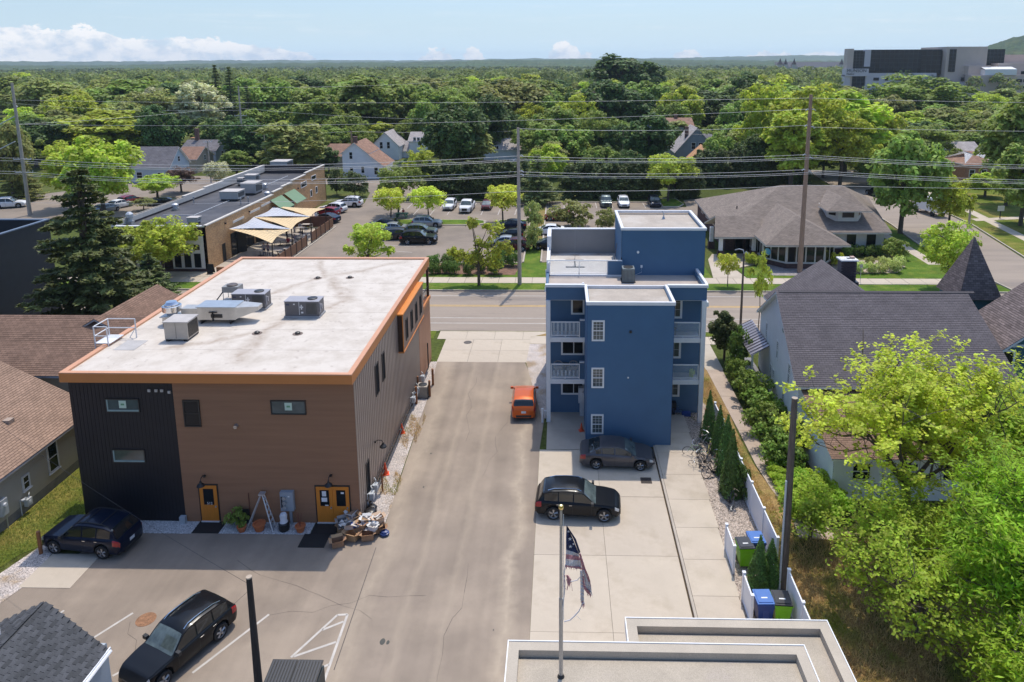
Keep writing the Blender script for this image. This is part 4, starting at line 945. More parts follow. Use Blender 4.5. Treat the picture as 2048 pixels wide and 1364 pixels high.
# ================================================================== WHITE HOUSE (right)
def sk(y):return(y-41.5)*.095
def white_house():
 t=thing('white_farmhouse','white clapboard house with dark grey shingle roof and metal-roofed side porch','house',(15,41.5,0))
 A,B_=14.9,28.3; Y0,Y1,YR=41.6,54.6,48.3; E,RG=4.65,8.25
 # left gable wall (sheared with the lot line)
 d=Vector((sk(Y1)-sk(Y0),Y1-Y0,0)); Lw=d.length; fr=frame((A,Y0,0),d,(-1,.095,0)); tr=(YR-Y0)/(Y1-Y0)
 def clip(z):
  if z<=E:return(0,Lw)
  q=(z-E)/(RG-E); return(q*tr*Lw,Lw-q*(1-tr)*Lw)
 b=MB(); lap(b,fr,Lw,-.3,RG,.15,.016,clip); b.build('gable_wall',white_s,t)
 fs=frame((A,Y0,0),(1,0,0),(0,-1,0)); b=MB(); lap(b,fs,B_-A,-.3,E,.15,.016); b.build('rear_wall',white_s,t)
 b=MB(); b.box(B_-.1,B_,Y0,Y1,0,E); b.box(A+1.4,B_,Y1,Y1+.1,0,E); b.build('far_wall',white_s,t)
 for(yy,z,w,h)in((44.0,3.2,.62,1.5),(47.8,3.35,.55,1.4),(45.2,.6,.62,1.55),(48.6,.75,.55,1.5),(49.5,.8,.55,1.45),(43.2,1.0,.5,1.2)if 0 else(51.8,3.3,.5,1.3)):
  window(t,fr,(yy-Y0)/math.cos(.095),z,w,h,white_trim,glass,.07,.04,bars=(('h',.5),))
 q=MB(); c=fpt(fr,4.9,6.2); n_=fr[3]; q.tube([c,c+n_*.05],.27,18); q.build('round_window_frame',white_trim,t)
 q=MB(); q.tube([c,c+n_*.06],.2,18); q.build('round_window',glass,t)
 q=MB(); q.box(20.0,20.9,Y0-.04,Y0-.02,3.0,4.2); q.build('rear_window',glass,t)
 # main roof
 o=.32; x0,x1=A-o,B_+.2
 ev,rg,fa=(x0+sk(Y0-o),Y0-o,E-.12),(x0+sk(YR),YR,RG+.1),(x0+sk(Y1+o),Y1+o,E-.12)
 rb,sb_=MB(),MB(); q1=[ev,(x1,Y0-o,E-.12),(x1,YR,RG+.1),rg]; q2=[(x1,Y1+o,E-.12),fa,rg,(x1,YR,RG+.1)]
 for q in(q1,q2):shingle_roof(rb,q,.15,.016); slabq(sb_,q,.16)
 r=rb.build('roof',sh_grey,t); OFF[r]=OFF[t]; sb_.build('rake_board',white_trim,r)
 # bumpy ridge cap pieces
 me=None; n=62
 for i in range(n):
  x=x0+.2+sk(YR)+i*(x1-x0-.4)/n
  if me is None:
   q=MB(); q.obox(((0,0,0),(1,0,0),(0,.88,-.475),(0,.475,.88)),0,.215,0,.16,-.01,.03); q.obox(((0,0,0),(1,0,0),(0,-.88,-.475),(0,-.475,.88)),0,.215,0,.16,-.01,.03)
   o_=q.build('ridge_shingle',mat('ridge shingle',(.085,.075,.078),.9,.2,3)); me=o_.data; bpy.data.objects.remove(o_)
  link('ridge_shingle',me,r,Vector((x,YR,RG+.125))-OFF[r])
  # front wing with hipped gable toward the street
 wx0,wx1,wr,wy=17.1,26.0,21.5,57.5; rb=MB(); sb_=MB()
 qs=[[(wx0,wy,4.9),(wx0+.0,51.0,4.9),(wr,YR+.2,RG+.1),(wr,wy-.6,RG)],[(wx1,51,4.9),(wx1,wy,4.9),(wr,wy-.6,RG),(wr,YR+.2,RG+.1)]]
 for q in qs:shingle_roof(rb,q,.15,.016); slabq(sb_,q,.14)
 q=rb.build('wing_roof',sh_grey,t); OFF[q]=OFF[t]; sb_.build('rake_board',white_trim,q)
 b=MB(); b.box(wx0+.3,wx1-.3,Y1,wy-.3,-.2,4.9); b.prism([(wx0+.4,wy-.4),(wx1-.4,wy-.4),(wr,wy-.4)],0,0)if False else None
 b.face([(wx0+.3,wy-.32,4.8),(wx1-.3,wy-.32,4.8),(wr,wy-.6,RG-.2)][::-1]); b.build('wing_wall',white_s,t)
 # chimney of real bricks
 brk=mat('dark purple brick',(.055,.04,.042),.9,.3,5,objrand=.25); cx0,cx1,cy0,cy1=21.75,22.95,53.4,54.3
 q=MB(); q.box(cx0+.03,cx1-.03,cy0+.03,cy1-.03,6.3,9.1); ch=q.build('chimney',mat('chimney mortar',(.11,.09,.09),.95),t); OFF[ch]=OFF[t]
 q=MB(); q.box(0,.27,0,.1,0,.09); o_=q.build('brick',brk); me=o_.data; bpy.data.objects.remove(o_)
 for j in range(26):
  for i in range(4):
   z=6.35+j*.105; off=.14 if j%2 else 0; x=cx0+i*.3-(.0 if not off else 0)+(off if i<3 else-.0)
   if off and i==3:continue
   link('brick',me,ch,Vector((x,cy0-.01,z))-OFF[ch])
 q=MB(); q.box(cx0-.08,cx1+.08,cy0-.08,cy1+.08,9.1,9.2); q.box(cx0+.02,cx0+.5,cy0+.2,cy1-.2,9.2,9.24); q.build('chimney_cap',mat('white mortar cap',(.68,.68,.66),.8),ch)
 q=MB(); q.box(cx0+.35,cx0+.75,cy0+.25,cy1-.25,9.2,9.215); q.build('flue',black,ch)
 q=MB(); q.box(cx0+.8,cx0+1.1,cy0+.3,cy0+.6,9.2,9.36); q.build('flue_pot',mat('clay pot',(.5,.35,.28),.8),ch)
 q=MB(); q.prism([(cx0-.2,cy0-.25),(cx1+.1,cy0-.3),(cx1+.15,cy1),(cx0-.1,cy1)],6.9,7.5); q.build('flashing',mat('black flashing',(.02,.025,.035),.5),ch)
 q=MB(); q.lathe((18.45,50.2,6.6),[(.07,0),(.07,.55)],10); q.build('vent_pipe',white_trim,t)
 q=MB(); q.lathe((22.9,43.6,5.6),[(.1,0),(.1,.35)],8); q.build('vent_pipe',black,t)
 # porch on the street side
 q=MB(); P=[(14.4,50.6,2.55),(14.4,56.1,2.55),(15.9,56.2,3.3),(15.7,50.7,3.3)]; slabq(q,P,.06)
 pr=q.build('porch_roof',mat('lavender grey metal roof',(.36,.34,.37),.4,.05,1,metal=.4),t); OFF[pr]=OFF[t]
 for i in range(13):
  y=50.65+i*.45; q=MB(); q.obox((Vector((14.4,y,2.56)),Vector((1.4,.0,.75)).normalized(),Vector((0,1,0)),Vector((-.75,0,1.4)).normalized()),0,1.6,0,.045,0,.05); q.build('standing_seam',mat('dark seam',(.12,.11,.13),.4,metal=.4),pr)
 for y in(50.8,53.3,55.9):q=MB(); q.box(14.5,14.62,y,y+.12,-.1,2.5); q.build('porch_post',white_trim,t)
 q=MB(); q.box(14.5,14.56,50.9,55.9,-.1,.85); q.box(14.5,15.8,50.85,50.9,-.1,.85); q.box(14.47,14.6,50.8,56,.85,.9); q.build('porch_rail',white_trim,t)
 q=MB(); q.box(14.45,15.9,50.8,56,-.1,.05); q.build('porch_floor',mat('grey porch floor',(.2,.2,.21),.8),t)
 # rear lean-to wing toward the camera
 lx0,lx1,ly0,ly1=15.3,26.5,36.6,41.55
 f2=frame((lx0,ly0,0),(1,0,0),(0,-1,0)); b=MB(); lap(b,f2,lx1-lx0,-.3,2.75,.15,.016); f3=frame((lx0,ly1,0),(0,-1,0),(-1,0,0)); lap(b,f3,ly1-ly0,-.3,2.75,.15,.016); b.build('lean_to_wall',white_s,t)
 rb,sb_=MB(),MB(); q=[(lx0-.3,ly0-.4,2.7),(lx1+.3,ly0-.4,2.7),(lx1+.3,ly1,4.2),(lx0-.3,ly1,4.2)]; shingle_roof(rb,q,.15); slabq(sb_,q,.14)
 q=rb.build('lean_to_roof',sh_brown,t); OFF[q]=OFF[t]; sb_.build('rake_board',white_trim,q)
 q=MB(); q.box(lx0+.0,lx1,41.5,41.58,4.2,4.35); q.build('shadow_board',black,t)  # black strip stands in for the shade under the main eave
 for x in(1.0,3.6,6.0,8.4):window(t,f2,x,1.2,1.1,1.1,white_trim,glass,.08,.05,bars=(('h',.5),))
 return t
white_house()
# ================================================================== TEAL HOUSE (far right)
def teal_house():
 t=thing('teal_victorian_house','dark teal house with pointed turret and mottled shingle roof at the right edge','house',(34,48,0))
 # turret
 cx_,cy_,r_=32.1,54.2,2.35; q=MB(); n=4; ang=[R(45+90*i)for i in range(4)]
 base=[Vector((cx_+r_*math.cos(a),cy_+r_*math.sin(a),6.3))for a in ang]; apex=Vector((cx_,cy_,10.9)); rb=MB()
 for i in range(4):shingle_roof(rb,[base[i],base[(i+1)%4],apex],.17,.018)
 rr=rb.build('turret_roof',sh_slate,t)
 q.box(cx_-1.45,cx_+1.45,cy_-1.45,cy_+1.45,-.2,6.3); q.build('turret_wall',teal_s,t)
 # main roof: ridge runs toward the camera's right; left slope seen lit
 E=5.5; rdg=9.6; rb,sb_=MB(),MB(); yv0,yv1=44.6,49.7; xl,xr=28.9,34.6
 q=[(xl,yv1,E),(xl,yv0,E),(xr,yv0,rdg),(xr,yv1,rdg)]; shingle_roof(rb,q,.17,.018); slabq(sb_,q,.2)
 q=[(xr+5.7,yv0,E),(xr+5.7,yv1,E),(xr,yv1,rdg),(xr,yv0,rdg)]; shingle_roof(rb,q,.17,.018); slabq(sb_,q,.2)
 r=rb.build('roof',sh_slate,t); OFF[r]=OFF[t]; sb_.build('rake_board',mat('pale grey trim',(.55,.57,.6),.5),r)
 fr=frame((xl+.5,yv0+.8,0),(1,0,0),(0,-1,0)); Lw=2*(xr-xl)-1; b=MB()
 lap(b,fr,Lw,-.2,rdg-.3,.13,.014,lambda z:(0,Lw)if z<E+.3 else((z-E-.3)/(rdg-E-.5)*Lw/2,Lw-(z-E-.3)/(rdg-E-.5)*Lw/2)); b.build('gable_wall',teal_s,t)
 f2=frame((xl+.5,yv1-.5,0),(0,-1,0),(-1,0,0)); b=MB(); lap(b,f2,4.2,-.2,E+.1,.13,.014); b.build('side_wall',teal_s,t)
 window(t,fr,3.0,4.3,1.3,1.8,white_trim,glass,.13,.06,bars=(('h',.5),)); window(t,fr,.1,3.4,.9,1.9,white_trim,glass,.13,.06)
 q=MB(); q.obox(fr,.2,3.0,5.5,5.68,.02,.07); q.obox(fr,4.3,9,5.5,5.68,.02,.07); q.build('belt_trim',mat('pale grey trim',(.55,.57,.6),.5),t)
 return t
teal_house()
# ================================================================== LEFT NEIGHBOUR HOUSE
def left_house():
 t=thing('brown_roof_house','grey vinyl-sided house with large brown shingle roofs left of the brown building','house',(-33,38,0))
 vin=mat('beige grey vinyl siding',srgb(170,162,148),.6,.05,1)
 slopes=[]
 def gab(y0,y1,xr,xe,xw,E,RG):
  return[[(xe,y0,E),(xe,y1,E),(xr,y1,RG),(xr,y0,RG)],[(xw,y1,E),(xw,y0,E),(xr,y0,RG),(xr,y1,RG)]]
 sets=[(gab(14,41.0,-35.6,-29.15,-42,3.0,6.3),sh_brown2),([[(-50,41.9,4.6),(-28.6,41.9,4.6),(-27.0,46.4,7.05),(-50,46.4,7.05)],[(-28.6,51,4.6),(-50,51,4.6),(-50,46.4,7.05),(-27.0,46.4,7.05)]],sh_brown),(gab(45.5,53.3,-31.9,-27.6,-36,4.7,7.1),sh_brown)]
 for qs,m in sets:
  rb,sb_=MB(),MB()
  for q in qs:shingle_roof(rb,q,.16,.016); slabq(sb_,q,.15)
  r=rb.build('roof',m,t); OFF[r]=OFF[t]; sb_.build('eaves_board',mat('grey eaves trim',(.35,.35,.36),.6),r)
 fr=frame((-29.45,14,0),(0,1,0),(1,0,0)); b=MB(); lap(b,fr,25.9,.5,3.0,.11,.012); b.build('wall',vin,t)
 b=MB(); b.obox(fr,0,25.9,-.2,.5,-.2,.0); b.build('foundation',mat('grey block foundation',(.2,.19,.18),.9,.2,3),t)
 f2=frame((-42,39.95,0),(1,0,0),(0,1,0)); b=MB(); lap(b,f2,12.5,-.2,6.2,.11,.012,lambda z:(0,12.5)if z<3 else(max(0,(z-3)*1.94),12.5-(z-3)*1.94)); b.build('gable_wall',vin,t)
 b=MB(); b.box(-49,-29.2,42.3,50.6,0,4.6); b.box(-35,-28.6,46,52.9,0,4.7); b.build('rear_wing_wall',vin,t)
 for(y,z,w,h)in((36.65,1.0,.85,1.75),(34.65,1.2,.55,.85)):window(t,fr,y-14,z,w,h,mat('off white trim',(.62,.6,.57),.6),glass,.09,.06,bars=(('h',.5),),sill=True)
 q=MB(); q.box(-31.7,-31.3,36.6,37.0,4.1,4.35); q.build('roof_vent',mat('tan vent',(.35,.27,.21),.8),t)
 q=MB(); q.lathe((-33.5,36.2,5.1),[(.07,0),(.07,.55)],10); q.build('vent_pipe',white_trim,t); q=MB(); q.lathe((-33.5,36.2,5.05),[(.16,0),(.08,.15)],8); q.build('pipe_boot',black,t)
 q=MB(); q.lathe((-33.2,33.2,4.9),[(.09,0),(.09,.2)],8); q.build('roof_vent',black,t)
 return t
left_house()
def gas_meter(loc,label):
 t=thing('gas_meter',label,'gas meter',(0,0,0)); m_=mat('meter grey',(.45,.47,.48),.4,.1,4)
 b=MB(); b.box(.1,.32,-.18,.18,.45,.85); b.build('body',m_,t,sharp=30)
 b=MB(); b.tube([(.05,-.35,0),(.05,-.35,.95),(.2,-.1,.98),(.2,-.1,.85)],.03,8); b.tube([(.2,.1,.85),(.2,.1,1.0),(.05,.35,1.0),(0,.35,.6)],.03,8); b.lathe((.2,-.3,.9),[(.1,0),(.1,.08)],10); b.build('pipe',m_,t)
 b=MB(); b.box(.325,.34,-.08,.08,.6,.75); b.build('dial',white_trim,t); return place(t,loc)
gas_meter((-29.4,34.6,0),'white gas meter with pipes on the sided wall of the left house')
t=thing('power_meter','round white electric meter on grey box at the corner of the left house','electric meter',(-29.4,33.0,0))
b=MB(); b.box(-29.4,-29.2,32.85,33.3,.9,1.8); b.build('box',mat('meter grey',(.45,.47,.48),.4,.1,4),t)
b=MB(); b.tube([(-29.2,33.07,1.5),(-29.1,33.07,1.5)],.1,14); b.build('dial',white_trim,t); b=MB(); b.tube([(-29.3,33.2,.9),(-29.3,33.2,-.1)],.03,6); b.build('conduit',steel,t)
# ================================================================== DARK CLAD BUILDING (upper left)
t=thing('dark_clad_building','tall windowless building clad in near-black blue panels at the left edge','building',(-60,55,0))
dk=mat('navy black cladding',(.012,.015,.022),.55,.2,1.5,stretch=(1,1,1))
fr=frame((-48.0,42,0),(0,1,0),(1,0,0)); b=MB(); lap(b,fr,22,0,9.9,.3,.03); b.build('side_wall',dk,t)
b=MB(); b.box(-80,-48.02,63.8,64,0,9.9); b.box(-80,-48.02,42,42.2,0,9.9); b.build('end_wall',dk,t)
b=MB(); b.box(-80,-48.3,42.2,63.7,8.3,8.4); b.build('roof',mat('dark roof felt',(.03,.032,.04),.9),t)
b=MB(); b.box(-48.2,-47.9,42,64.05,9.9,10.0); b.box(-80,-48.2,63.7,64.05,9.9,10.0); b.build('coping',mat('blue grey coping',(.12,.16,.22),.5),t)
# ================================================================== GARAGES IN THE FOREGROUND
def flat_garage(name,label,x0,x1,y0,y1,zt,seams=()):
 t=thing(name,label,'garage',(x0,y0,0)); wal=mat('off white garage wall',(.6,.58,.55),.7,.05,1)
 rf=mat('sandy grey roll roofing',(.42,.36,.28),.95,.12,.6,fine=.16,fscale=35,col2=(.34,.29,.24),c2scale=.3,c2lo=.52,c2hi=.68)
 cp=mat('sandy parapet cap',(.45,.39,.31),.9,.08,1,fine=.12,fscale=40)
 b=MB(); b.box(x0+.1,x1-.1,y0,y1-.1,0,zt-.5); b.build('wall',wal,t)
 b=MB(); b.box(x0+.3,x1-.3,y0,y1-.5,zt-.36,zt-.3); r=b.build('roof',rf,t); OFF[r]=OFF[t]
 b=MB(); w=.42
 b.box(x0+w,x1-w,y1-w,y1-.04,zt-.5,zt-.02); b.box(x0+.04,x0+w,y0,y1-.04,zt-.5,zt-.02); b.box(x1-w,x1-.04,y0,y1-.04,zt-.5,zt-.02); b.build('parapet',cp,t)
 b=MB(); b.box(x0,x1,y1-.04,y1,zt-.4,zt+.01); b.box(x0,x0+.04,y0,y1-.04,zt-.4,zt+.01); b.box(x1-.04,x1,y0,y1-.04,zt-.4,zt+.01); b.build('drip_edge',white_trim,t)
 for s in seams:b=MB(); b.box(s,s+.08,y0,y1-.5,zt-.3,zt-.294); b.build('roof_seam',rf,r)
 return t
flat_garage('flat_roof_garage','nearest flat-roofed garage with tan roof and white-edged parapet at the bottom',-1.88,8.83,12,22.43,3.6,(2.2,5.0))
flat_garage('flat_roof_garage','farther flat-roofed garage stepping out behind the nearest one, bins beside it',2.52,10.27,12.2,24.06,3.2,(9,))
def shingle_shed():
 t=thing('shingled_shed','small shed with mottled charcoal shingles in the lower left corner','shed',(-20,21,0))
 dkr=mat('charcoal shingle',(.06,.062,.066),.95,.2,4,fine=.35,fscale=60,objrand=.33)
 ex,rx,zE,zR,yb,yf=-16.8,-19.85,2.85,3.9,23.1,12
 # the roof: ridge falls along y at x=rx; hip end toward the far side
 wl=MB(); fw_=frame((ex-.25,yf,0),(0,1,0),(1,0,0)); lap(wl,fw_,yb-yf-.3,0,zE,.12,.012); wl.box(-24,ex-.27,yb-.5,yb-.3,0,zE); wl.build('wall',mat('blue grey siding',(.36,.40,.43),.6),t)
 slopes=[[(ex,13,zE),(ex,yb-.55,zE),(rx,yb+.55,zR),(rx,13,zR)],[(-23,yb-.55,zE),(-23,13,zE),(rx,13,zR),(rx,yb+.55,zR)]]
 base=MB()
 for q in slopes:slabq(base,q,.1)
 r=base.build('roof_deck',dkr,t); OFF[r]=OFF[t]
 q=MB(); q.box(ex,ex+.05,13,yb-.5,zE-.12,zE+.03); q.build('drip_edge',white_trim,r)
 q=MB(); q.tube([(ex+.1,13,zE-.05),(ex+.1,yb-.6,zE-.05)],.06,6); q.build('gutter',white_trim,r)
 tw,th=.34,.15; me=None
 for k,sl in enumerate(slopes):
  P=[Vector(p)for p in sl]; u=Vector((0,1,0)); v=Vector((rx-P[0].x,0,zR-zE)); Ls=v.length; v.normalize(); n_=u.cross(v); n_=n_ if n_.z>0 else-n_
  b=MB(); b.obox(((0,0,0),u,v,n_),0.008,tw-.008,-.01,th,.0,.02); b.v=[(x,y,z+(0 if i%2==0 else 0))for i,(x,y,z)in enumerate(b.v)]
  o_=b.build('shingle',dkr); me=o_.data; bpy.data.objects.remove(o_)
  rows=int(Ls/th); extra=MB(); cnt=0
  for j in range(rows):
   y1_=(yb-.55)+1.1*j/rows; i=0
   y=y1_-tw+(tw/2 if j%2 else 0)*0-(.0 if j%2 else tw/2)
   while y>14:
    p=Vector((P[0].x,0,zE))+v*(j*th)+u*y+n_*(.006+random.uniform(0,.008))
    if(k==0 and y>20.2 and cnt<290):link('shingle',me,r,p-OFF[r]); cnt+=1
    else:
     if y>17:extra.obox((p,u,v,n_),0.008,tw-.008,-.01,th,0,.02)
    y-=tw
  o_=extra.build('shingle_field',mat('charcoal shingle islands',(.06,.062,.066),.95,.2,4,fine=.35,fscale=60,island=.33),r); o_['kind']='stuff'
 q=MB(); q.lathe((-20.6,22.2,3.55),[(.075,0),(.075,.5)],10); q.build('vent_pipe',white_trim,t); q=MB(); q.lathe((-20.6,22.2,3.5),[(.16,0),(.08,.18)],8); q.build('pipe_boot',black,t)
 return t
shingle_shed()
# ================================================================== BRICK RESTAURANT
brick_tan=brickmat('tan brown brick',srgb(208,164,112),srgb(168,124,82),srgb(160,140,118),.24,.085,.012,.9,.5,.10)
brick_dk=brickmat('dark plum brick',srgb(98,74,70),srgb(74,56,56),srgb(80,70,68),.24,.085,.012,.9,.5,.10)
def bwall(b,fr,a0,a1,z0,z1,n0=-.25,n1=0.,mi=0):
 """brick wall piece with uv on the visible face, solid behind"""
 P=[fpt(fr,a0,z0,n1),fpt(fr,a1,z0,n1),fpt(fr,a1,z1,n1),fpt(fr,a0,z1,n1)]
 cface(b,P,fr[3],mi,[(a0,z0),(a1,z0),(a1,z1),(a0,z1)]); b.obox(fr,a0,a1,z0,z1,n0,n1-.003,mi)
def restaurant():
 t=thing('brick_restaurant','long tan brick restaurant with black flat roof, white storefront and green awnings','building',(-47,80,0))
 XR,XL,Y0,Y1=-41.7,-52.7,80.2,123.8
 fe=frame((XR,Y0,0),(0,1,0),(1,0,0)); L_=Y1-Y0
 b=MB(); tops=[(0,20.5,5.4),(20.5,24.0,5.75),(24.0,28,5.95),(28.0,34,6.2),(34,L_,6.45)]
 for a0,a1,z in tops:bwall(b,fe,a0,a1,0,z)
 b.build('brick_wall',brick_tan,t)
 b=MB()
 for a0,a1,z in tops:b.obox(fe,a0-.05,a1,z,z+.14,-.32,.06)
 b.build('coping',mat('pale stone coping',(.56,.52,.46),.8,.08,2),t)
 ff=frame((XL,Y0,0),(1,0,0),(0,-1,0)); Wf=XR-XL
 b=MB(); bwall(b,ff,0,Wf,4.3,5.4); bwall(b,ff,0,Wf,0,.35,-.25,.08); bwall(b,ff,Wf-.25,Wf,0.35,4.3); bwall(b,ff,Wf-5.6,Wf-4.1,.35,4.3,-.9,-.6); b.build('front_brick',brick_dk,t)
 b=MB(); b.obox(ff,-.05,Wf+.06,5.4,5.54,-.32,.06); b.build('coping',mat('white metal coping',(.72,.72,.72),.45),t)
 for a0,a1 in((Wf-4.1,Wf-.25),(.2,Wf-5.6)):
  b=MB(); b.obox(ff,a0,a1,.35,4.3,-.12,.05); b.build('white_storefront',white_trim,t)
  n=max(1,int((a1-a0)/1.25))
  for i in range(n):
   a=a0+.25+i*(a1-a0-.3)/n
   window(t,ff,a,.5,.78,1.7,black,glass,.04,.09); window(t,ff,a,2.65,.75,.62,black,glass,.04,.09)
  for i in range(n-1):
   a=a0+1.15+i*(a1-a0-.3)/n; q=MB(); q.obox(ff,a,a+.16,2.3,2.5,.08,.3); q.build('wall_lamp',black,t)
 b=MB(); b.box(XL,XL+.25,Y0+.3,Y1,0,5.9); b.box(XL,XR,Y1-.25,Y1,0,6.4); b.build('rear_wall',brick_dk,t)
 b=MB();
 for(a0,a1,z)in((0,16,5.9),(16,22,6.1),(22,28,6.3),(28,L_,6.5)):b.box(XL-.1,XL+.35,Y0+a0,Y0+a1,5.3,z)
 b.build('parapet',mat('pale stone coping',(.56,.52,.46),.8,.08,2),t)
 b=MB(); b.box(XL+.3,XR-.2,Y0+.2,Y1-.2,4.95,5.05)
 b.build('roof',mat('black membrane roof',(.045,.045,.052),.7,.25,.5,fine=.15,fscale=10,col2=(.075,.072,.078),c2scale=.2),t)
 b=MB(); b.box(-47,-46.9,88,120,5.05,5.15); b.box(-51,-47,88,88.1,5.05,5.15); b.build('roof_pipe',mat('grey roof pipe',(.5,.5,.5),.5),t)
 # east doors and windows
 b=MB(); b.obox(fe,3.9,4.7,0.05,2.3,.0,.05); b.build('door',black,t)
 for a0,a1 in((6.3,9.3),(9.9,12.9)):
  window(t,fe,a0,.05,a1-a0,3.0,black,glass,.08,.05,bars=(('v',.5),))
 q=MB(); q.obox(fe,9.3,9.9,0,3.1,.02,.1); q.build('white_pier',white_trim,t)
 for a in(8.0,13.5):
  q=MB(); q.obox(((fpt(fe,a,0)),(.5,.86,0),Z3,(.86,-.5,0)),0,1.3,.05,2.8,.02,.06); f_=q.build('open_door',black,t);
 for a0,z in((7.2,4.2),(12.3,4.35),(16,4.5)):q=MB(); q.obox(fe,a0,a0+3.2,z,z+.3,0,.06); q.build('stone_lintel',mat('pale stone coping',(.56,.52,.46),.8,.08,2),t)
 for a0,z,w,h in((31.5,4.4,2.6,.9),(36.5,4.8,2.2,.8),(35.5,2.2,.9,1.2),(38.2,2.3,.9,1.2)):window(t,fe,a0,z,w,h,white_trim,glass,.1,.06)
 window(t,fe,28.2,2.7,2.2,1.1,mat('pale stone coping',(.56,.52,.46),.8,.08,2),glass,.12,.06)
 gr_=mat('sage green awning',srgb(112,140,108),.7,.06,2)
 for a in(19.2,24.4):
  q=MB(); o=fpt(fe,a,0); w=4.2
  slabq(q,[o+fe[1]*w+Z3*4.9+fe[3]*.05,o+Z3*4.9+fe[3]*.05,o+Z3*3.4+fe[3]*1.9,o+fe[1]*w+Z3*3.4+fe[3]*1.9],.08)
  q.build('awning',gr_,t)
 q=MB(); q.obox(fe,19.4,28,.1,3.2,.01,.06); q.build('dark_shopfront',mat('dark green shopfront',(.02,.03,.025),.4),t)
 for a in(5,12,19,24,30):q=MB(); q.obox(fe,a,a+.14,4.6,4.8,0,.2); q.build('wall_lamp',black,t)
 return t
restaurant()
def simple_rtu(px,py,w,d,h,lb,m=None,z=5.06):
 p=G(px,py,z); t=thing('rooftop_unit',lb,'rooftop unit',(p.x,p.y,z),'machines on the black restaurant roof')
 m=m or mat('beige roof unit',(.45,.43,.39),.5,.08,2)
 b=MB(); b.box(p.x-w/2,p.x+w/2,p.y,p.y+d,z+.25,z+h); b.build('casing',m,t)
 b=MB(); b.box(p.x-w/2-.06,p.x+w/2+.06,p.y-.06,p.y+d+.06,z+h,z+h+.06); b.build('lid',mat('pale lid',(.5,.45,.4),.5),t)
 b=MB(); b.box(p.x+w/2,p.x+w/2+.02,p.y+.2,p.y+d-.2,z+.5,z+h-.2); b.build('coil_grille',mat('dark coil',(.08,.08,.08),.6),t)
 b=MB(); b.box(p.x-w/2+.1,p.x+w/2-.1,p.y+.1,p.y+d-.1,z,z+.25); b.build('curb',black,t)
simple_rtu(458,402,2.6,2.4,1.3,'large beige rooftop box in the middle of the black restaurant roof')
simple_rtu(497,390,2.2,2.6,1.7,'tall grey rooftop box behind the large beige one',mat('grey zinc box',(.4,.41,.42),.4,.08,2,metal=.4))
simple_rtu(385,449,1.3,1.0,.8,'small beige box unit at the front edge of the black roof')
simple_rtu(558,346,3.0,3.0,2.0,'big striped grey unit at the far end of the black roof',mat('grey zinc box',(.4,.41,.42),.4,.08,2,metal=.4))
simple_rtu(480,372,.9,.9,1.2,'dark square fan box between the larger roof boxes',mat('dark box',(.06,.07,.08),.5))
simple_rtu(500,368,1.8,1.6,1.4,'cream roof box with brown lid far along the black roof')
for px,py,lb in((351,420,'white domed exhaust fan on the front half of the black roof'),(535,395,'silver exhaust fan near the right parapet of the black roof'),(530,378,'silver exhaust fan farther along the right parapet'),(438,378,'small white exhaust fan at the left side of the black roof'),(261,450,'tall grey flue at the front left corner of the black roof')):
 p=G(px,py,5.05); t=thing('exhaust_fan',lb,'exhaust fan',(0,0,0),'fans on the black restaurant roof'); h=1.6 if px==261 else .9
 b=MB(); b.lathe((0,0,0),[(.28,0),(.26,h*.5),(.42,h*.6),(.42,h*.85),(.2,h)],12); b.build('fan_head',mat('pale grey fan',(.55,.56,.57),.4,metal=.3),t); b=MB(); b.box(-.35,.35,-.35,.35,0,h*.3); b.build('base',duct,t); place(t,(p.x,p.y,5.06))
for i,(px,py)in enumerate(((388,407),(482,410),(520,362),(497,408))):
 p=G(px,py,5.05); t=thing('vent_pipe',('thin vent pipe left of the beige boxes','thin vent pipe by the roof pipe run','thin vent pipe at the far right of the black roof','pair of stubby vents near the roof pipe run')[i],'vent pipe',(p.x,p.y,5.05))
 b=MB(); b.tube([(p.x,p.y,5.05),(p.x,p.y,5.9)],.07,6); b.tube([(p.x,p.y,5.9),(p.x,p.y,6.05)],.14,6); b.build('pipe',steel,t)
 # ---- shade sails over the patio
cream=mat('cream sail cloth',srgb(226,198,152),.85,.05,1); greyc=mat('light grey sail cloth',srgb(196,198,204),.85,.04,1)
def sail(corners,m,label):
 c=[Vector(p)for p in corners]; N_=14; b=MB(); g=sum(c,Vector())/3
 def pt(i,j):
  u,v=i/N_,j/N_; w=1-u-v; p=c[0]*w+c[1]*u+c[2]*v
  # edges hollowed like a tensioned cloth
  s=.55*((4*u*v*(1-min(1,8*w))if 8*w<1 else 0)+(4*v*w if 8*u<1 else 0)*(1-min(1,8*u))+(4*u*w*(1-min(1,8*v))if 8*v<1 else 0))
  e=27*u*v*w
  hollow=.22*(4*u*v*(1-w)**3+4*v*w*(1-u)**3+4*u*w*(1-v)**3)
  return p+(g-p)*hollow-Z3*.12*e
 for i in range(N_):
  for j in range(N_-i):
   b.face([pt(i,j),pt(i+1,j),pt(i,j+1)])
   if i+j<N_-1:b.face([pt(i+1,j),pt(i+1,j+1),pt(i,j+1)])
 o=b.build('shade_sail',m,smooth=True); sm=o.modifiers.new('thickness','SOLIDIFY'); sm.thickness=.02; sm.offset=0
 tag(o,label,'shade sail','triangular shade sails over the patio')
PX=-34.6
Wp=[onX(457,458,-41.6),onX(507,434,-41.6),onX(547,412,-41.6)]
Pp=[onX(544,487,PX),onX(583,459,PX),onX(621,434,PX),onX(651,417,PX)]
sail([Wp[0],Pp[0],Pp[1]],cream,'cream triangular shade sail nearest the street')
sail([Wp[0],Wp[1],Pp[1]+Z3*.05],greyc,'light grey shade sail between the nearest and middle cream sails')
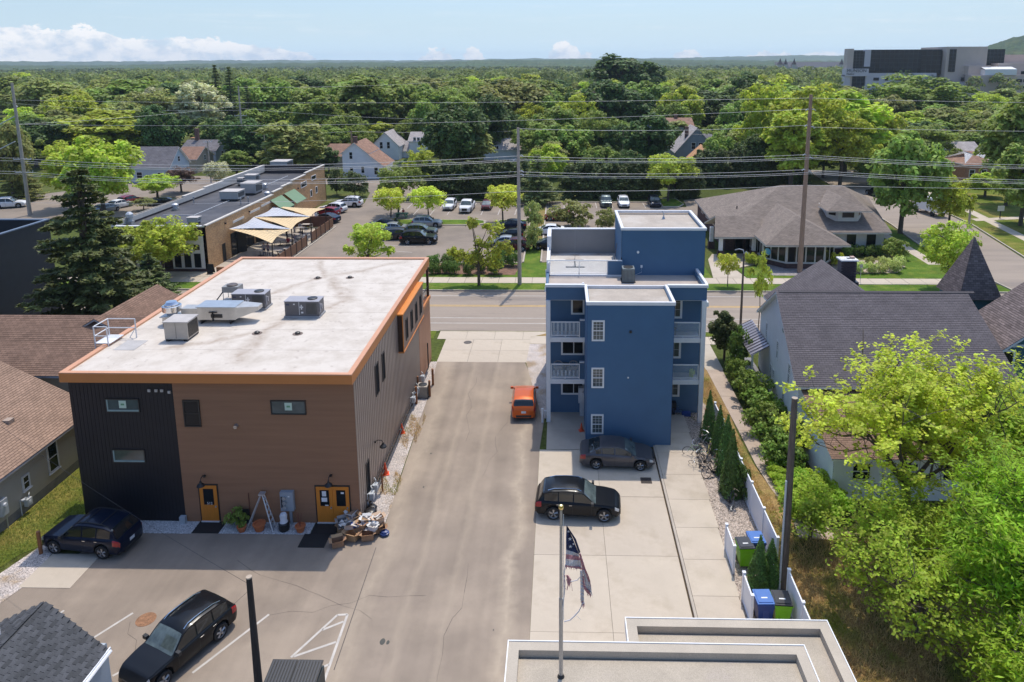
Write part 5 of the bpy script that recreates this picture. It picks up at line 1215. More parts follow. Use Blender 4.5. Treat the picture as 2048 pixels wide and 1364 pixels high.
sail([Wp[1],Pp[1],Pp[2]],cream,'cream triangular shade sail in the middle of the row')
sail([Wp[1],Wp[2],Pp[2]+Z3*.05],greyc,'light grey shade sail between the middle and farthest cream sails')
sail([Wp[2],Pp[2],Pp[3]],cream,'cream triangular shade sail farthest from the street')
for i,p in enumerate(Pp):
 b=MB(); b.tube([(p.x,p.y,0),(p.x,p.y,p.z+.1)],.07,8); tag(b.build('sail_post',mat('dark brown steel post',(.035,.02,.018),.5)),('black post holding the nearest cream sail','black post between the nearest and middle cream sails','black post between the middle and farthest cream sails','black post at the far end of the sails')[i],'post','posts of the shade sails')
 # ---- patio ground, fence
sheet('patio_floor',[[(-41.7,80.2),(-34.0,80.2),(-34.0,103),(-41.7,103)]],concrete_d,.012)
sheet('restaurant_sidewalk',[[(-56,78.3),(-34,78.3),(-34,80.2),(-56,80.2)]],concrete,.01)
sheet('brick_planter_strip',[[(-41.3,104),(-36.8,104),(-36.8,119),(-41.3,119)]],mat('tan paver strip',(.45,.36,.28),.9,.1,2),.012)
wood=mat('weathered cedar',srgb(132,96,70),.85,.15,3,stretch=(1,1,5)); t=thing('patio_fence','stepped brown wooden fence along the restaurant patio','fence',(-34,80.5,0))
gap=(90.6,92.5)
y=80.5
while y<103:
 if not(gap[0]-.5<y<gap[1]-.3):
  pn=MB(); pn.box(-34.05,-34.02,y+.14,y+1.78,.15,1.45); p_=pn.build('fence_panel',wood,t); OFF[p_]=OFF[t]
  s=MB()
  for k in range(6):s.box(-34.02,-33.99,y+.12,y+1.8,.15+k*.225,.33+k*.225)
  s.build('slats',wood,p_)
 b=MB(); b.box(-34.12,-33.96,y,y+.14,0,1.65); b.build('fence_post',mat('dark brown post',(.07,.035,.025),.7),t); y+=1.9
b=MB(); b.box(-41,-34.2,103,103.1,.1,1.7); b.build('end_panel',mat('dark red brown boards',(.13,.06,.04),.8),t)
b=MB(); b.box(-33.8,-33.6,80,103.5,0,.1); struct(b.build('patio_kerb',concrete_d))
# ================================================================== OFFICE WITH HIP ROOF
def office():
 t=thing('hip_roof_office','one-storey office with sprawling weathered shingle hip roof, dormer and curved window bay','building',(31,96,0))
 pale=mat('pale cream wall',(.50,.49,.46),.7,.05,1); E=2.95
 RL,RR=Vector((31.2,99.3,7.1)),Vector((39.6,99.3,7.1))
 FL,FR,BR,BL=Vector((20.4,88.2,E)),Vector((41.9,88.2,E)),Vector((49,112,E)),Vector((21.2,110,E))
 rb,sb_=MB(),MB()
 def add(*q):shingle_roof(rb,list(q),.17,.016); slabq(sb_,list(q),.22)
 add(FL,FR,RR,RL); add(FR,BR,RR); add(BR,BL,RL,RR); add(BL,FL,RL)
 # portico roof
 pE=2.85; add(Vector((19.2,86.1,pE)),Vector((25.0,86.1,pE)),Vector((26.0,90.6,4.6)),Vector((20.2,90.6,4.6))); add(Vector((20.9,94.0,pE+.1)),Vector((19.5,94.0,pE+.1)),Vector((20.2,90.6,4.6)),Vector((21.8,90.6,4.6)))
 # bay roof
 a,b_,c,d=Vector((24.2,87.9,3.05)),Vector((24.2,81.4,3.05)),Vector((34.1,81.4,3.05)),Vector((34.1,88.0,3.05)); P0,P1_=Vector((29.3,86.4,5.5)),Vector((29.3,94.6,5.5))
 add(a,b_,P0,P1_); add(b_,c,P0); add(c,d,P1_,P0)
 r=rb.build('roof',sh_office,t); OFF[r]=OFF[t]; sb_.build('eaves_board',mat('cream eaves',(.5,.47,.42),.6),r)
 # dormer
 f=frame((34.9,90.6,0),(1,0,0),(0,-1,0)); q=MB(); q.prism([(34.9,91.6),(35.9,90.4),(38.4,90.4),(39.3,91.6),(39.3,95.5),(34.9,95.5)],3.9,5.45); dm=q.build('dormer',pale,t); OFF[dm]=OFF[t]
 fd=frame((35.9,90.4,0),(1,0,0),(0,-1,0)); window(t,fd,.45,4.35,1.65,1.0,pale,glass,.06,.05)
 fd2=frame((34.9,91.6,0),(.64,-.77,0),(-.77,-.64,0)); window(t,fd2,.2,4.55,1.1,.7,pale,glass,.06,.04)
 fd3=frame((38.4,90.4,0),(.6,.8,0),(.8,-.6,0)); window(t,fd3,.2,4.55,1.0,.7,pale,glass,.06,.04)
 rb,sb_=MB(),MB(); a,b_,c,d=Vector((34.2,92.9,5.4)),Vector((34.2,89.5,5.4)),Vector((39.9,89.5,5.4)),Vector((39.9,92.9,5.4)); P0,P1_=Vector((37.0,92.3,6.75)),Vector((37.0,97.8,6.75))
 for q_ in((a,b_,P0,P1_),(b_,c,P0),(c,d,P1_,P0)):shingle_roof(rb,list(q_),.17,.016); slabq(sb_,list(q_),.12)
 q_=rb.build('dormer_roof',sh_office,dm); sb_.build('dormer_eaves',mat('cream eaves',(.5,.47,.42),.6),dm)
 # walls
 fr=frame((33.4,88.9,0),(1,0,0),(0,-1,0)); b=MB(); b.obox(fr,0,7.9,.7,2.95,-.2,0); b.build('front_wall',pale,t); b=MB(); bwall(b,fr,-.02,7.95,0,.7,-.2,.06); b.build('brick_base',brick_dk,t)
 for a in(3.1,5.6):window(t,fr,a,.75,1.35,2.0,pale,glass,.08,.05)
 fe=frame((41.3,88.9,0),(7,23,0),(.95,-.29,0)); b=MB(); b.obox(fe,0,23.5,0,2.95,-.2,0); b.build('side_wall',pale,t)
 fw_=frame((21.6,109.5,0),(0,-1,0),(-1,0,0)); b=MB(); bwall(b,fw_,0,19,0,2.95); b.build('west_wall',brick_dk,t)
 for a in(3,6.5,10,13.5):window(t,fw_,a,1.7,1.6,.9,pale,glass,.08,.06)
 ff=frame((21.6,90.4,0),(1,0,0),(0,-1,0)); b=MB(); bwall(b,ff,0,3.6,0,2.9); b.build('entry_wall',brick_dk,t)
 for a in(1.2,2.6):
  q=MB(); q.obox(ff,a,a+1.1,.05,2.3,0,.06); dd=q.build('entry_door',black,t); OFF[dd]=OFF[t]; q=MB(); q.obox(ff,a+.12,a+.98,.25,2.15,.05,.065); q.build('pane',glass,dd)
 for x,y in((20.2,86.9),(24.3,86.9),(20.0,91.5)):
  q=MB(); q.box(x-.22,x+.22,y-.22,y+.22,.9,2.9); q.build('porch_column',white_trim,t)
  q=MB();
  for k_,(o_,u_,n_)in enumerate((((x-.38,y-.38,0),(1,0,0),(0,-1,0)),((x-.38,y+.38,0),(0,-1,0),(-1,0,0)))):bwall(q,frame(o_,u_,n_),0,.76,0,.95,-.1)
  q.box(x-.37,x+.37,y-.37,y+.37,0,.94); q.build('column_base',brick_dk,t)
  # bay
 poly=[(24.8,90.3),(24.8,84.6),(26.9,82.2),(31.4,82.1),(33.3,84.4),(33.4,88.9)]
 for i in range(5):
  a,c=Vector((*poly[i],0)),Vector((*poly[i+1],0)); d=(c-a); n_=Vector((d.y,-d.x,0)).normalized()
  if n_.dot(a+c-Vector((58,172,0)))<0:n_=-n_
  f=frame(a,d,n_); L_=d.length; q=MB(); bwall(q,f,-.05,L_+.05,0,.62,-.2,.1); q.build('bay_brick_base',brick_dk,t)
  q=MB(); q.obox(f,0,L_,.62,.72,-.15,.12); q.obox(f,0,L_,2.75,3.05,-.15,.05); q.obox(f,-.1,.1,.72,2.75,-.15,.05); q.build('bay_frame',pale,t)
  k=max(1,round(L_/1.25))
  for j in range(k):window(t,f,.1+j*(L_-.15)/k,.72,(L_-.2)/k,2.03,pale,glass,.07,.03)
 q=MB(); q.tube([(25.05,83.9,1.75),(25.0,83.85,1.75)],.5,18)
 q=MB(); q.box(24.0,24.05,95,96,4.2,5.2)if False else q.lathe((24.3,96,4.3),[(.08,0),(.08,.5)],6); q.build('vent_pipe',black,t)
 return t
office()
ff=frame((25.0,84.4,0),(2.1,-2.4,0),(-.75,-.66,0)); q=MB(); c=fpt(ff,.5,1.6,.16); q.tube([c,c+ff[3]*.04],.42,20)
tag(q.build('round_wall_sign',mat('light blue sign',srgb(96,170,205),.5)),'round light blue sign on the window bay of the office','sign')
# ================================================================== FAR HOUSES
WALL={'blue':mat('pale blue siding',(.42,.50,.56),.7,.05,1),'white':mat('far white siding',(.70,.72,.74),.7,.05,1),'cream':mat('cream siding',(.62,.54,.38),.7,.05,1),'grey':mat('slate grey siding',(.26,.30,.34),.7,.05,1),'brick':mat('reddish brick far',(.34,.17,.11),.85,.15,3),'tan':mat('tan siding',(.45,.38,.3),.7,.05,1)}
sh_purple=shm('mauve metal roof',(150,120,138),.08,.6,.4); sh_orange=shm('orange tan shingles',(196,150,112),.1,.6,.3); sh_white=shm('white metal roof',(225,226,228),.04,.8,.5,mort=.9)
def FH(label,px0,px1,Y,re,rr,d,wall,roof,gable=False,wins=(),name='house',cat='house',hip=False,chim=None,z0=-.3,**kw):
 """far house from the photo columns of its front wall at depth Y, rows of eave and ridge"""
 X0,X1=onY(px0,re,Y).x,onY(px1,re,Y).x; w=X1-X0
 if gable:
  E=onY(px0,re,Y).z; RG=onY((px0+px1)/2,rr,Y).z
  return house(label,cat,(X0+X1)/2,Y+d/2,-math.pi/2,d,w,E,RG,wall,roof,wins=wins,name=name,hip=hip,chim=chim,z0=z0,oh=.35,**kw)
 E=onY(px0,re,Y).z; RG=onY((px0+px1)/2,rr,Y+d/2).z
 return house(label,cat,(X0+X1)/2,Y+d/2,0,w,d,E,RG,wall,roof,wins=wins,name=name,hip=hip,chim=chim,z0=z0,oh=.35,**kw)
wl=WALL
t,*_=FH('pale blue house with dark roof behind the round bright green tree, left side',262,338,143,333,294,8,wl['blue'],sh_far_grey,wins=[('f',.2,.8,1.3,1.5),('r',.5,3.9,.9,1.2),('r',.3,1,.9,1.4),('f',.75,.9,1.2,1.3)])
FH('',224,264,145,322,304,7,wl['blue'],sh_far_grey,wins=[('f',.3,2.6,1.3,1.0),('f',.7,2.6,1.3,1.0)],join=t)
FH('small brown gambrel outbuilding beside the pale blue house',352,392,156,318,294,8,wl['tan'],sh_far_brown,wins=[('r',.5,2.5,.9,1.2)])
FH('blue house with grey roof behind the brown outbuilding, upper left',362,431,166,300,280,8,wl['blue'],sh_far_grey,wins=[('r',.4,2,1,1.5),('r',.65,2,1,1.5),('f',.8,1,1,1.5)],chim=(-2,0,8.6))
FH('house with orange-tan roof showing above the blue house',382,448,186,276,265,9,wl['cream'],sh_orange,hip=True,wins=[('f',.3,2,1,1.5),('f',.6,2,1,1.5)],chim=(0,0,9.0))
t,F_,T_,D_,r_=FH('white two-storey saltbox house with sweeping brown roof beyond the brick restaurant',684,734,148,306,286,9,wl['white'],sh_far_brown,True,wins=[('r',.35,4.2,.8,1.6),('r',.35,1.0,.8,1.5),('r',.8,1.2,.8,1.5)],chim=(3.5,0,8.8))
p0,p1=onY(733,306,148),onY(766,331,148)
q=MB(); fr=frame((p0.x,148,0),(1,0,0),(0,-1,0)); L_=p1.x-p0.x; s_=(p0.z-p1.z)/L_; lap(q,fr,L_,-.3,p1.z,.3,.02); lap(q,fr,L_,p1.z,p0.z,.3,.02,lambda z:(0,max(0.02,(p0.z-z)/s_)))
q.box(p1.x-.1,p1.x,148,157,0,p1.z); o_=q.build('lean_to_wall',wl['white'],t); window(t,fr,L_*.42,.9,.9,1.7,bars=(('h',.5),)); window(t,frame((p1.x,148,0),(0,1,0),(1,0,0)),1.5,.8,1,1.6)
q,q2=MB(),MB(); P=[(p1.x+.4,147.6,p1.z-.2),(p1.x+.4,157,p1.z-.2),(p0.x-.1,157,p0.z+.12),(p0.x-.1,147.6,p0.z+.12)]; shingle_roof(q,P,.3); slabq(q2,P,.15); q.build('lean_to_roof',sh_far_brown,t); q2.build('rake_board',white_trim,t)
FH('brown-roofed house hidden behind the white saltbox house',640,722,166,312,288,9,wl['tan'],sh_far_brown)
t,*_=FH('white gabled house with arched windows left of the big chestnut tree',744,797,178,291,265,9,wl['white'],sh_far_pale,True,wins=[('r',.35,2.8,.9,1.8),('r',.62,2.8,.9,1.8)])
FH('',798,822,182,301,282,6,wl['white'],sh_far_pale,join=t); FH('',818,856,182,282,264,8,wl['white'],sh_far_pale,wins=[('f',.3,4.4,.8,.9),('f',.5,4.4,.8,.9),('f',.7,4.4,.8,.9)],join=t)
FH('tan house with mauve metal roof peeking between white gables',788,820,205,279,266,9,wl['cream'],sh_purple,True,wins=[('r',.6,3.5,1,1.6)])
FH('low white garage with pale roof beside the saltbox house',778,838,150,350,327,10,wl['white'],sh_far_pale,True,name='garage',cat='garage',wins=[('r',.75,.6,1,1)])
FH('white raised house with flat grey roof slope, right of the chestnut trees',964,1033,166,299,278,9,wl['white'],sh_far_pale,wins=[('f',.15,4.2,.8,.8),('f',.42,4.1,1.2,.9)])
q=MB(); p=onY(905,330,160); q.box(p.x,p.x+13,160,160.2,0,2.4); tag(q.build('board_fence',mat('dark brown board fence',(.09,.07,.055),.9,.2,2)),'dark board fence below the white raised house','fence')
t,*_=FH('white metal barn with lean-to between the chestnut trees and the pine',1012,1056,205,282,252,14,wl['white'],sh_white,name='barn',cat='barn')
FH('',996,1058,198,303,286,6,wl['grey'],shm('rusty white metal',(196,176,170),.1,.8,.5,mort=.9),join=t)
t,*_=FH('grey-blue gambrel-gabled house with two tall windows, right of centre',1352,1434,166,303,256,9,wl['grey'],sh_far_pale,True,wins=[('r',.42,4.0,1.1,1.7),('r',.6,4.0,1.1,1.7)],chim=(2,-2,9))
FH('',1395,1428,172,292,268,9,wl['grey'],sh_far_grey,join=t)
FH('small tan-roofed garage in front of the grey gambrel house',1389,1442,152,322,298,8,wl['tan'],sh_orange,True,name='garage',cat='garage')
FH('brown-roofed house with brick chimney behind the grey gambrel house',1312,1387,184,254,236,10,wl['white'],sh_far_brown,wins=[('f',.2,3.2,1,1.6)],chim=(1,0,10.5))
FH('dark roof with small cupola deep among the trees, right of centre',1298,1320,245,224,208,10,wl['grey'],sh_far_grey,hip=True)
t,*_=FH('white house with grey roof and brick chimney near the right edge',1905,1968,150,310,284,9,wl['white'],sh_far_pale,wins=[('f',.3,3.6,.9,1.3),('f',.7,3.4,.9,1.1)],chim=(-3.4,-.5,9.6))
FH('',1870,1904,148,322,297,6,wl['white'],sh_far_grey,True,wins=[('r',.6,2.2,.8,1.5)],join=t)
FH('brick house with brown hip roof at the right, in front of the white one',1932,2000,138,329,303,9,wl['brick'],sh_far_brown,hip=True,wins=[('f',.2,2.0,1.1,1.5),('f',.55,2.0,1.1,1.5)])
FH('low house roof among trees in the distance below the church spires',1435,1475,520,168,159,14,wl['tan'],sh_far_brown,hip=True)
FH('long pale low building in the distance left of the hospital',1590,1690,560,172,165,20,wl['white'],sh_far_pale,name='low_building',cat='building')
FH('white peaked pavilion in the distance left of the hospital',1555,1584,540,159,151,12,white_trim,white_trim and sh_white,hip=True,name='pavilion',cat='pavilion')
FH('pale long-roofed building behind the trees, centre right distance',1500,1545,620,166,160,20,wl['white'],sh_far_pale,name='low_building',cat='building')
# old asylum with spires, far away
t=thing('spired_institution','long old cream institution with four dark pointed spires far away at right','building',(400,1180,0))
Yh=1180; x0,x1=onY(1552,140,Yh).x,onY(1690,140,Yh).x
q=MB(); q.box(x0,x1,Yh,Yh+25,-5,onY(1600,134,Yh).z); q.build('wall',mat('cream far wall',(.5,.46,.38),.8,.1,.05),t)
q=MB(); zt=onY(1600,134,Yh).z; q.face([(x0,Yh,zt),(x1,Yh,zt),(x1,Yh+12,zt+8),(x0,Yh+12,zt+8)]); q.build('roof',mat('far slate roof',(.1,.1,.11),.9),t)
for px,w in((1560,4),(1571,3),(1588,3.4),(1683,3.2)):
 x=onY(px,130,Yh).x; z=onY(px,129,Yh).z; q=MB(); q.box(x-w,x+w,Yh-3,Yh+4,zt-6,z); q.build('tower',mat('cream far wall',(.5,.46,.38),.8,.1,.05),t)
 q=MB(); q.lathe((x,Yh,z),[(w*1.3,0),(w*.5,5),(.1,10)],8); q.build('spire',mat('dark spire',(.05,.03,.03),.8),t)
for i in range(14):
 x=x0+6+i*(x1-x0-10)/14; q=MB(); q.box(x,x+3,Yh-.2,Yh+.1,zt-7,zt-3); q.build('window',glass,t)
# ================================================================== HOSPITAL
def hospital():
 Y=480.; t=thing('hospital','large pink-beige hospital block with dark mirror glass facades on the right horizon','building',(245,Y,0))
 st=mat('pink beige panels',srgb(196,178,166),.8,.05,.2); lt=mat('pale lavender panels',srgb(196,190,194),.8,.03,.2)
 dg=mat('mirror dark facade glass',(.010,.014,.017),.1,.25,.06,spec=.2); dg2=mat('bronze dark facade glass',(.018,.015,.013),.12,.2,.06,spec=.2)
 X=lambda px:onY(px,130,Y).x
 Z_=lambda row:onY(1800,row,Y).z
 def blk(n,px0,px1,r0,r1,m,dy=0.,d=30):
  b=MB(); b.box(X(px0),X(px1),Y+dy,Y+dy+d,Z_(r1),Z_(r0)); return b.build(n,m,t)
 def gl(px0,px1,r0,r1,m,dy,nx,nz):
  f=blk('glass_facade',px0,px1,r0,r1,m,dy,4); OFF[f]=OFF[t]; b=MB(); fm=mat('dark mullion',(.03,.035,.04),.4)
  for i in range(1,nx):x=X(px0)+(X(px1)-X(px0))*i/nx; b.box(x-.1,x+.1,Y+dy-.12,Y+dy,Z_(r1),Z_(r0))
  for i in range(1,nz):z=Z_(r1)+(Z_(r0)-Z_(r1))*i/nz; b.box(X(px0),X(px1),Y+dy-.1,Y+dy,z-.12,z+.12)
  b.build('mullions',fm,f)
 blk('tower_fin',1694,1706,97,190,st,0,6); blk('lower_wall',1733,1875,146,200,lt,0,20); blk('corner_wall',1690,1736,137,152,lt,-2,6)
 blk('lower_corner',1690,1701,150,190,lt,-1,6)
 gl(1706,1733,102,138,dg,1,4,6); gl(1700,1733,148,180,dg,1,4,4); gl(1733,1884,99,143,dg,1.5,16,5); gl(1843,1884,102,148,dg2,.9,4,5)
 blk('upper_mass',1706,1884,99.5,190,mat('hidden core',(.1,.1,.1),.8),5,5)
 blk('strip',1729,1741,99,133,lt,.6,3)
 blk('right_tower',1886,1967,94,200,st,-3,34); gl(1892,1905,99,144,dg2,-3.4,2,6)
 gl(1967,2011,99,130,dg,2,6,4); blk('right_core',1967,2011,99.5,170,mat('hidden core',(.1,.1,.1),.8),7,20)
 blk('right_block',1985,2110,127,195,st,-6,30); blk('far_right_top',2011,2110,110,130,st,12,20)
 blk('low_front',1922,1972,150,200,st,-14,8); blk('low_right',1970,2110,150,200,st,-12,10); blk('low_left',1924,1968,132,150,st,-8,8)
 blk('link',1880,1926,164,200,lt,-6,8)
 q=MB(); x0,x1=X(1948),X(2010); y0=Y-13; z0,z1=Z_(150),Z_(134); q.face([(x0,y0,z0),(x1,y0,z0),(x1,y0,z1-1.5),(x0,y0,z1-1.5)]); q.face([(x0,y0,z1-1.5),(x1,y0,z1-1.5),(x1,y0+6,z1),(x0,y0+6,z1)]); q.box(x0+.1,x1-.1,y0+.1,y0+10,z0,z1-1.6); q.build('penthouse',white_trim,t)
 for k,r0 in enumerate((158,172,186)):
  for px0,px1 in((1972,1998),(2001,2024),(2027,2045)):
   b=MB(); b.box(X(px0),X(px1),Y-12.25,Y-12,Z_(r0+6),Z_(r0)); b.build('window',glass,t)
 for r0 in(155,167):
  for px0,px1 in((1749,1760),(1772,1779),(1792,1809)):b=MB(); b.box(X(px0),X(px1),Y-.2,Y+.05,Z_(r0+6),Z_(r0)); b.build('window',glass,t)
 for px0,px1,r0,r1 in((1914,1921,155,162),(2032,2046,143,149)):b=MB(); b.box(X(px0),X(px1),Y-6.3,Y-6.05,Z_(r1),Z_(r0)); b.build('window',glass,t)
 b=MB(); b.box(X(1733),X(1770),Y-.3,Y-.05,Z_(186),Z_(179)); b.build('window_band',glass,t)
 for(r,s,w)in((144,2.2,'MUNSON'),(149,1.6,'Medical')):
  cu=bpy.data.curves.new('wall_letters','FONT'); cu.body=w; cu.size=s*(1.35 if r==144 else 1); cu.extrude=.05
  o=bpy.data.objects.new('wall_letters',cu); COL.objects.link(o); FONTS.append(o); cu.materials.append(black); o.parent=t
  o.location=Vector((X(1692),Y-2.1,Z_(r)))-OFF[t]; o.rotation_euler=(R(90),0,0)
hospital()
def fonts_to_mesh():
 dg=bpy.context.evaluated_depsgraph_get(); dg.update()
 for o in FONTS:
  me=bpy.data.meshes.new_from_object(o.evaluated_get(dg)); n=link(o.name.split('.')[0],me,o.parent); n.location=o.location; n.rotation_euler=o.rotation_euler
  bpy.data.objects.remove(o)
 for o in bpy.data.objects:
  if o.name.startswith(('door_number','wall_letters')):o.name=o.name.split('.')[0]
fonts_to_mesh()
# ================================================================== VEHICLES
tyre_m=mat('tyre rubber',(.018,.018,.018),.85,.1,8); rim_m=mat('alloy rim',(.42,.42,.43),.3,.1,8,metal=.8)
plastic=mat('black car plastic',(.02,.02,.021),.6,.1,5); carglass=mat('car glass',(.012,.016,.017),.04,.1,1,spec=.8)
shieldglass=mat('windshield glass',(.09,.115,.11),.05,.5,1.6,spec=.8); red_l=mat('red tail lamp',(.35,.012,.015),.2,.1,5,spec=.7)  # windshield base colour is lightened to imitate interior and sky reflection
head_l=mat('headlamp lens',(.55,.57,.58),.12,.2,8,spec=.8); plate_m=mat('licence plate',(.62,.66,.70),.5,.15,30)
chrome=mat('chrome trim',(.6,.6,.6),.15,.05,5,metal=1)
def paint(n,c,metal=.35):return mat('car paint '+n,c,.28,.03,1,metal=metal*.7,coat=.22,spec=.2)
def interp(tab,x):
 for(a,va),(b,vb)in zip(tab[:-1],tab[1:]):
  if a<=x<=b:
   t=(x-a)/(b-a)if b>a else 0; t=t*t*(3-2*t)*.35+t*.65; return va+(vb-va)*t
 return tab[-1][1]if x>tab[-1][0]else tab[0][1]
def make_car(kind,label,pm,L=4.6,W=1.85,H=1.68,wb=2.7,wr=.36,cladding=False,rails=False,rim=None,group=None):
 t=thing({'suv':'parked_suv','sedan':'parked_sedan','hatch':'parked_hatchback','pickup':'parked_pickup'}[kind],label,{'suv':'car','sedan':'car','hatch':'car','pickup':'pickup truck'}[kind],(0,0,0),group)
 hw=W/2; f0,r0=.5+wb/L/2+.015,.5-wb/L/2+.015
 if kind=='suv':
  belt=[(0,.80),(.02,.98),(.06,1.06),(.3,1.04),(.6,1.0),(.68,1.0),(.8,.97),(.93,.88),(.985,.72),(1,.62)]
  roof=[(0,.0),(.035,1.06),(.10,1.5*H/1.68),(.2,1.63*H/1.68),(.38,H),(.5,1.66*H/1.68),(.56,1.58*H/1.68),(.715,1.0),(1,0)]; pill=(.115,.27,.285,.445,.46,.66); ws,rw_=(.575,.71),(.04,.115)
 elif kind=='hatch':
  belt=[(0,.78),(.02,.98),(.06,1.06),(.3,1.02),(.6,.98),(.72,.93),(.85,.88),(.95,.75),(1,.55)]
  roof=[(0,0),(.03,1.06),(.09,1.4),(.2,H-.02),(.4,H),(.52,H-.05),(.60,H-.17),(.83,.90),(1,0)]; pill=(.10,.27,.285,.47,.485,.72); ws,rw_=(.60,.82),(.035,.11)
 elif kind=='sedan':
  belt=[(0,.72),(.02,.92),(.08,.99),(.16,1.0),(.3,.98),(.6,.93),(.72,.90),(.86,.82),(.96,.70),(1,.52)]
  roof=[(0,0),(.11,.99),(.20,1.22),(.30,H-.05),(.44,H),(.54,H-.04),(.60,H-.13),(.755,.91),(1,0)]; pill=(.215,.29,.30,.46,.475,.685); ws,rw_=(.605,.75),(.12,.27)
 else:
  belt=[(0,1.0),(.01,1.12),(.36,1.12),(.4,1.13),(.7,1.13),(.76,1.12),(.95,1.06),(.985,.92),(1,.8)]
  roof=[(0,0),(.375,1.12),(.40,1.72*H/1.9),(.45,H),(.58,H),(.64,H-.12),(.745,1.13),(1,0)]; pill=(.42,.53,.545,.655,.656,.66); ws,rw_=(.65,.74),(.38,.40)
 wid=[(0,.80),(.015,.90),(.06,.97),(.2,1),(.75,1),(.9,.95),(.965,.86),(1,.70)]
 zb=.24 if kind in('suv','pickup')else .19; Ra=wr+.07
 # stations: dense at wheels
 xs=sorted(set([0,.008,.02,.035,.05,.065,.08,.095,.115]+[round(v,4)for v in np.linspace(.13,.93,34)]+[.95,.965,.98,.99,1.0]+[round(c+s*Ra/L*q,4)for c in(f0,r0)for s in(-1,1)for q in(1.0,.92,.7,.35)]+list(pill)+list(ws)+list(rw_)))
 xs=[x for i,x in enumerate(xs)if i==0 or x-xs[i-1]>.0015]
 rows=[]
 for x in xs:
  X=(x-.5)*L; be=interp(belt,x)*(1 if kind!='suv'else H/1.68); w=hw*interp(wid,x); zu=zb+(.1 if x<.03 or x>.97 else 0)
  for c in(f0,r0):
   dx=X-(c-.5)*L
   if abs(dx)<Ra:zu=max(zu,math.sqrt(Ra*Ra-dx*dx)+wr-.02)
  zu=min(zu,be-.12); ro=interp(roof,x); top=max(ro,be+.03); g=max(0,min(1,(top-be-.03)/(H-1.0)))
  wr_=w*(.93-.17*g); mid=zu+(be-zu)*.5
  rows.append([(X,0,zu),(X,w*.86,zu),(X,w*.975,zu+min(.1,(be-zu)*.3)),(X,w,mid),(X,w*.985,be-.07),(X,w*.94,be),(X,w*.925,be+.012),(X,wr_,be+.02+(top-be-.02)*.90),(X,wr_*.82,be+.025+(top-be-.025)*.985),(X,0,top+.015)])
 n=len(rows); b=MB()
 def P(i,j,s=1):p=rows[i][j]; return Vector((p[0],p[1]*s,p[2]))
 def cell(i,j,s,mi=0,bb=None,off=0.0):
  q=[P(i,j,s),P(i+1,j,s),P(i+1,j+1,s),P(i,j+1,s)]
  if(q[0]-q[3]).length<1e-5:q=q[:3]
  nn=(q[1]-q[0]).cross(q[2]-q[1]); nn.normalize()
  if(nn.y*s<-1e-6 if j<9 and abs(nn.y)>.1 else nn.z<0 and j>1)or(j==0 and nn.z>0):nn=-nn; q=q[::-1]
  (bb or b).face([p+nn*off for p in q],mi)
 bodyv=[]
 # welded body grid
 V=[]; F=[]; MI=[]
 for i in range(n):
  for j in range(10):V.append(tuple(P(i,j,1)))
  for j in range(1,9):V.append(tuple(P(i,j,-1)))
 def vid(i,j,s):k=i*18; return k+j if s>0 or j in(0,9)else k+9+j
 for i in range(n-1):
  for j in range(9):
   for s in(1,-1):
    q=[vid(i,j,s),vid(i+1,j,s),vid(i+1,j+1,s),vid(i,j+1,s)]
    F.append(tuple(q if s<0 else q[::-1])); MI.append(1 if(j<=1 and cladding)or j==0 else 0)
 for i,fl in((0,False),(n-1,True)):
  ring=[vid(i,j,1)for j in range(10)]+[vid(i,j,-1)for j in range(8,0,-1)]; F.append(tuple(ring if fl else ring[::-1])); MI.append(0)
 me=bpy.data.meshes.new('body'); me.from_pydata(V,[],F); me.materials.append(pm); me.materials.append(plastic); me.polygons.foreach_set('material_index',MI)
 me.polygons.foreach_set('use_smooth',[True]*len(F)); bm=bmesh.new(); bm.from_mesh(me); bmesh.ops.recalc_face_normals(bm,faces=bm.faces); bm.to_mesh(me); bm.free(); me.set_sharp_from_angle(angle=R(38)); body=link('body',me,t)
 def sub(i,j,u,v,s):
  a=P(i,j,s).lerp(P(i+1,j,s),u); c=P(i,j+1,s).lerp(P(i+1,j+1,s),u); return a.lerp(c,v)
 def idx(x):return min(range(n),key=lambda i:abs(xs[i]-x))
 def sidepatch(name,x0,x1,j0,j1,v0,v1,m,off=.006,sides=(1,-1),parent=None):
  for s in sides:
   q=MB(); i0,i1=idx(x0),idx(x1)
   for i in range(i0,max(i1,i0+1)):
    for j in range(j0,j1):
     va=v0 if j==j0 else 0; vb=v1 if j==j1-1 else 1
     pts=[sub(i,j,0,va,s),sub(i,j,1,va,s),sub(i,j,1,vb,s),sub(i,j,0,vb,s)]
     nn=(pts[1]-pts[0]).cross(pts[2]-pts[0]); nn.normalize()
     if nn.y*s<0:nn=-nn; pts=pts[::-1]
     q.face([p+nn*off for p in pts])
   q.build(name,m,parent or t,smooth=True)
 def toppatch(name,x0,x1,m,off=.008,ins=.93):
  q=MB(); i0,i1=idx(x0),idx(x1)
  for i in range(i0,i1):
   ra=[P(i,7,1)*1,P(i,8,1),P(i,9,1),P(i,8,-1),P(i,7,-1)]; rb_=[P(i+1,7,1),P(i+1,8,1),P(i+1,9,1),P(i+1,8,-1),P(i+1,7,-1)]
   for k in(0,4):
    ra[k]=ra[k]*ins+ra[2]*(1-ins); rb_[k]=rb_[k]*ins+rb_[2]*(1-ins)
   for k in range(4):
    pts=[ra[k],rb_[k],rb_[k+1],ra[k+1]]; nn=(pts[1]-pts[0]).cross(pts[2]-pts[0]); nn.normalize()
    if nn.z<0:nn=-nn; pts=pts[::-1]
    q.face([p+nn*off for p in pts])
  q.build(name,m,t,smooth=True)
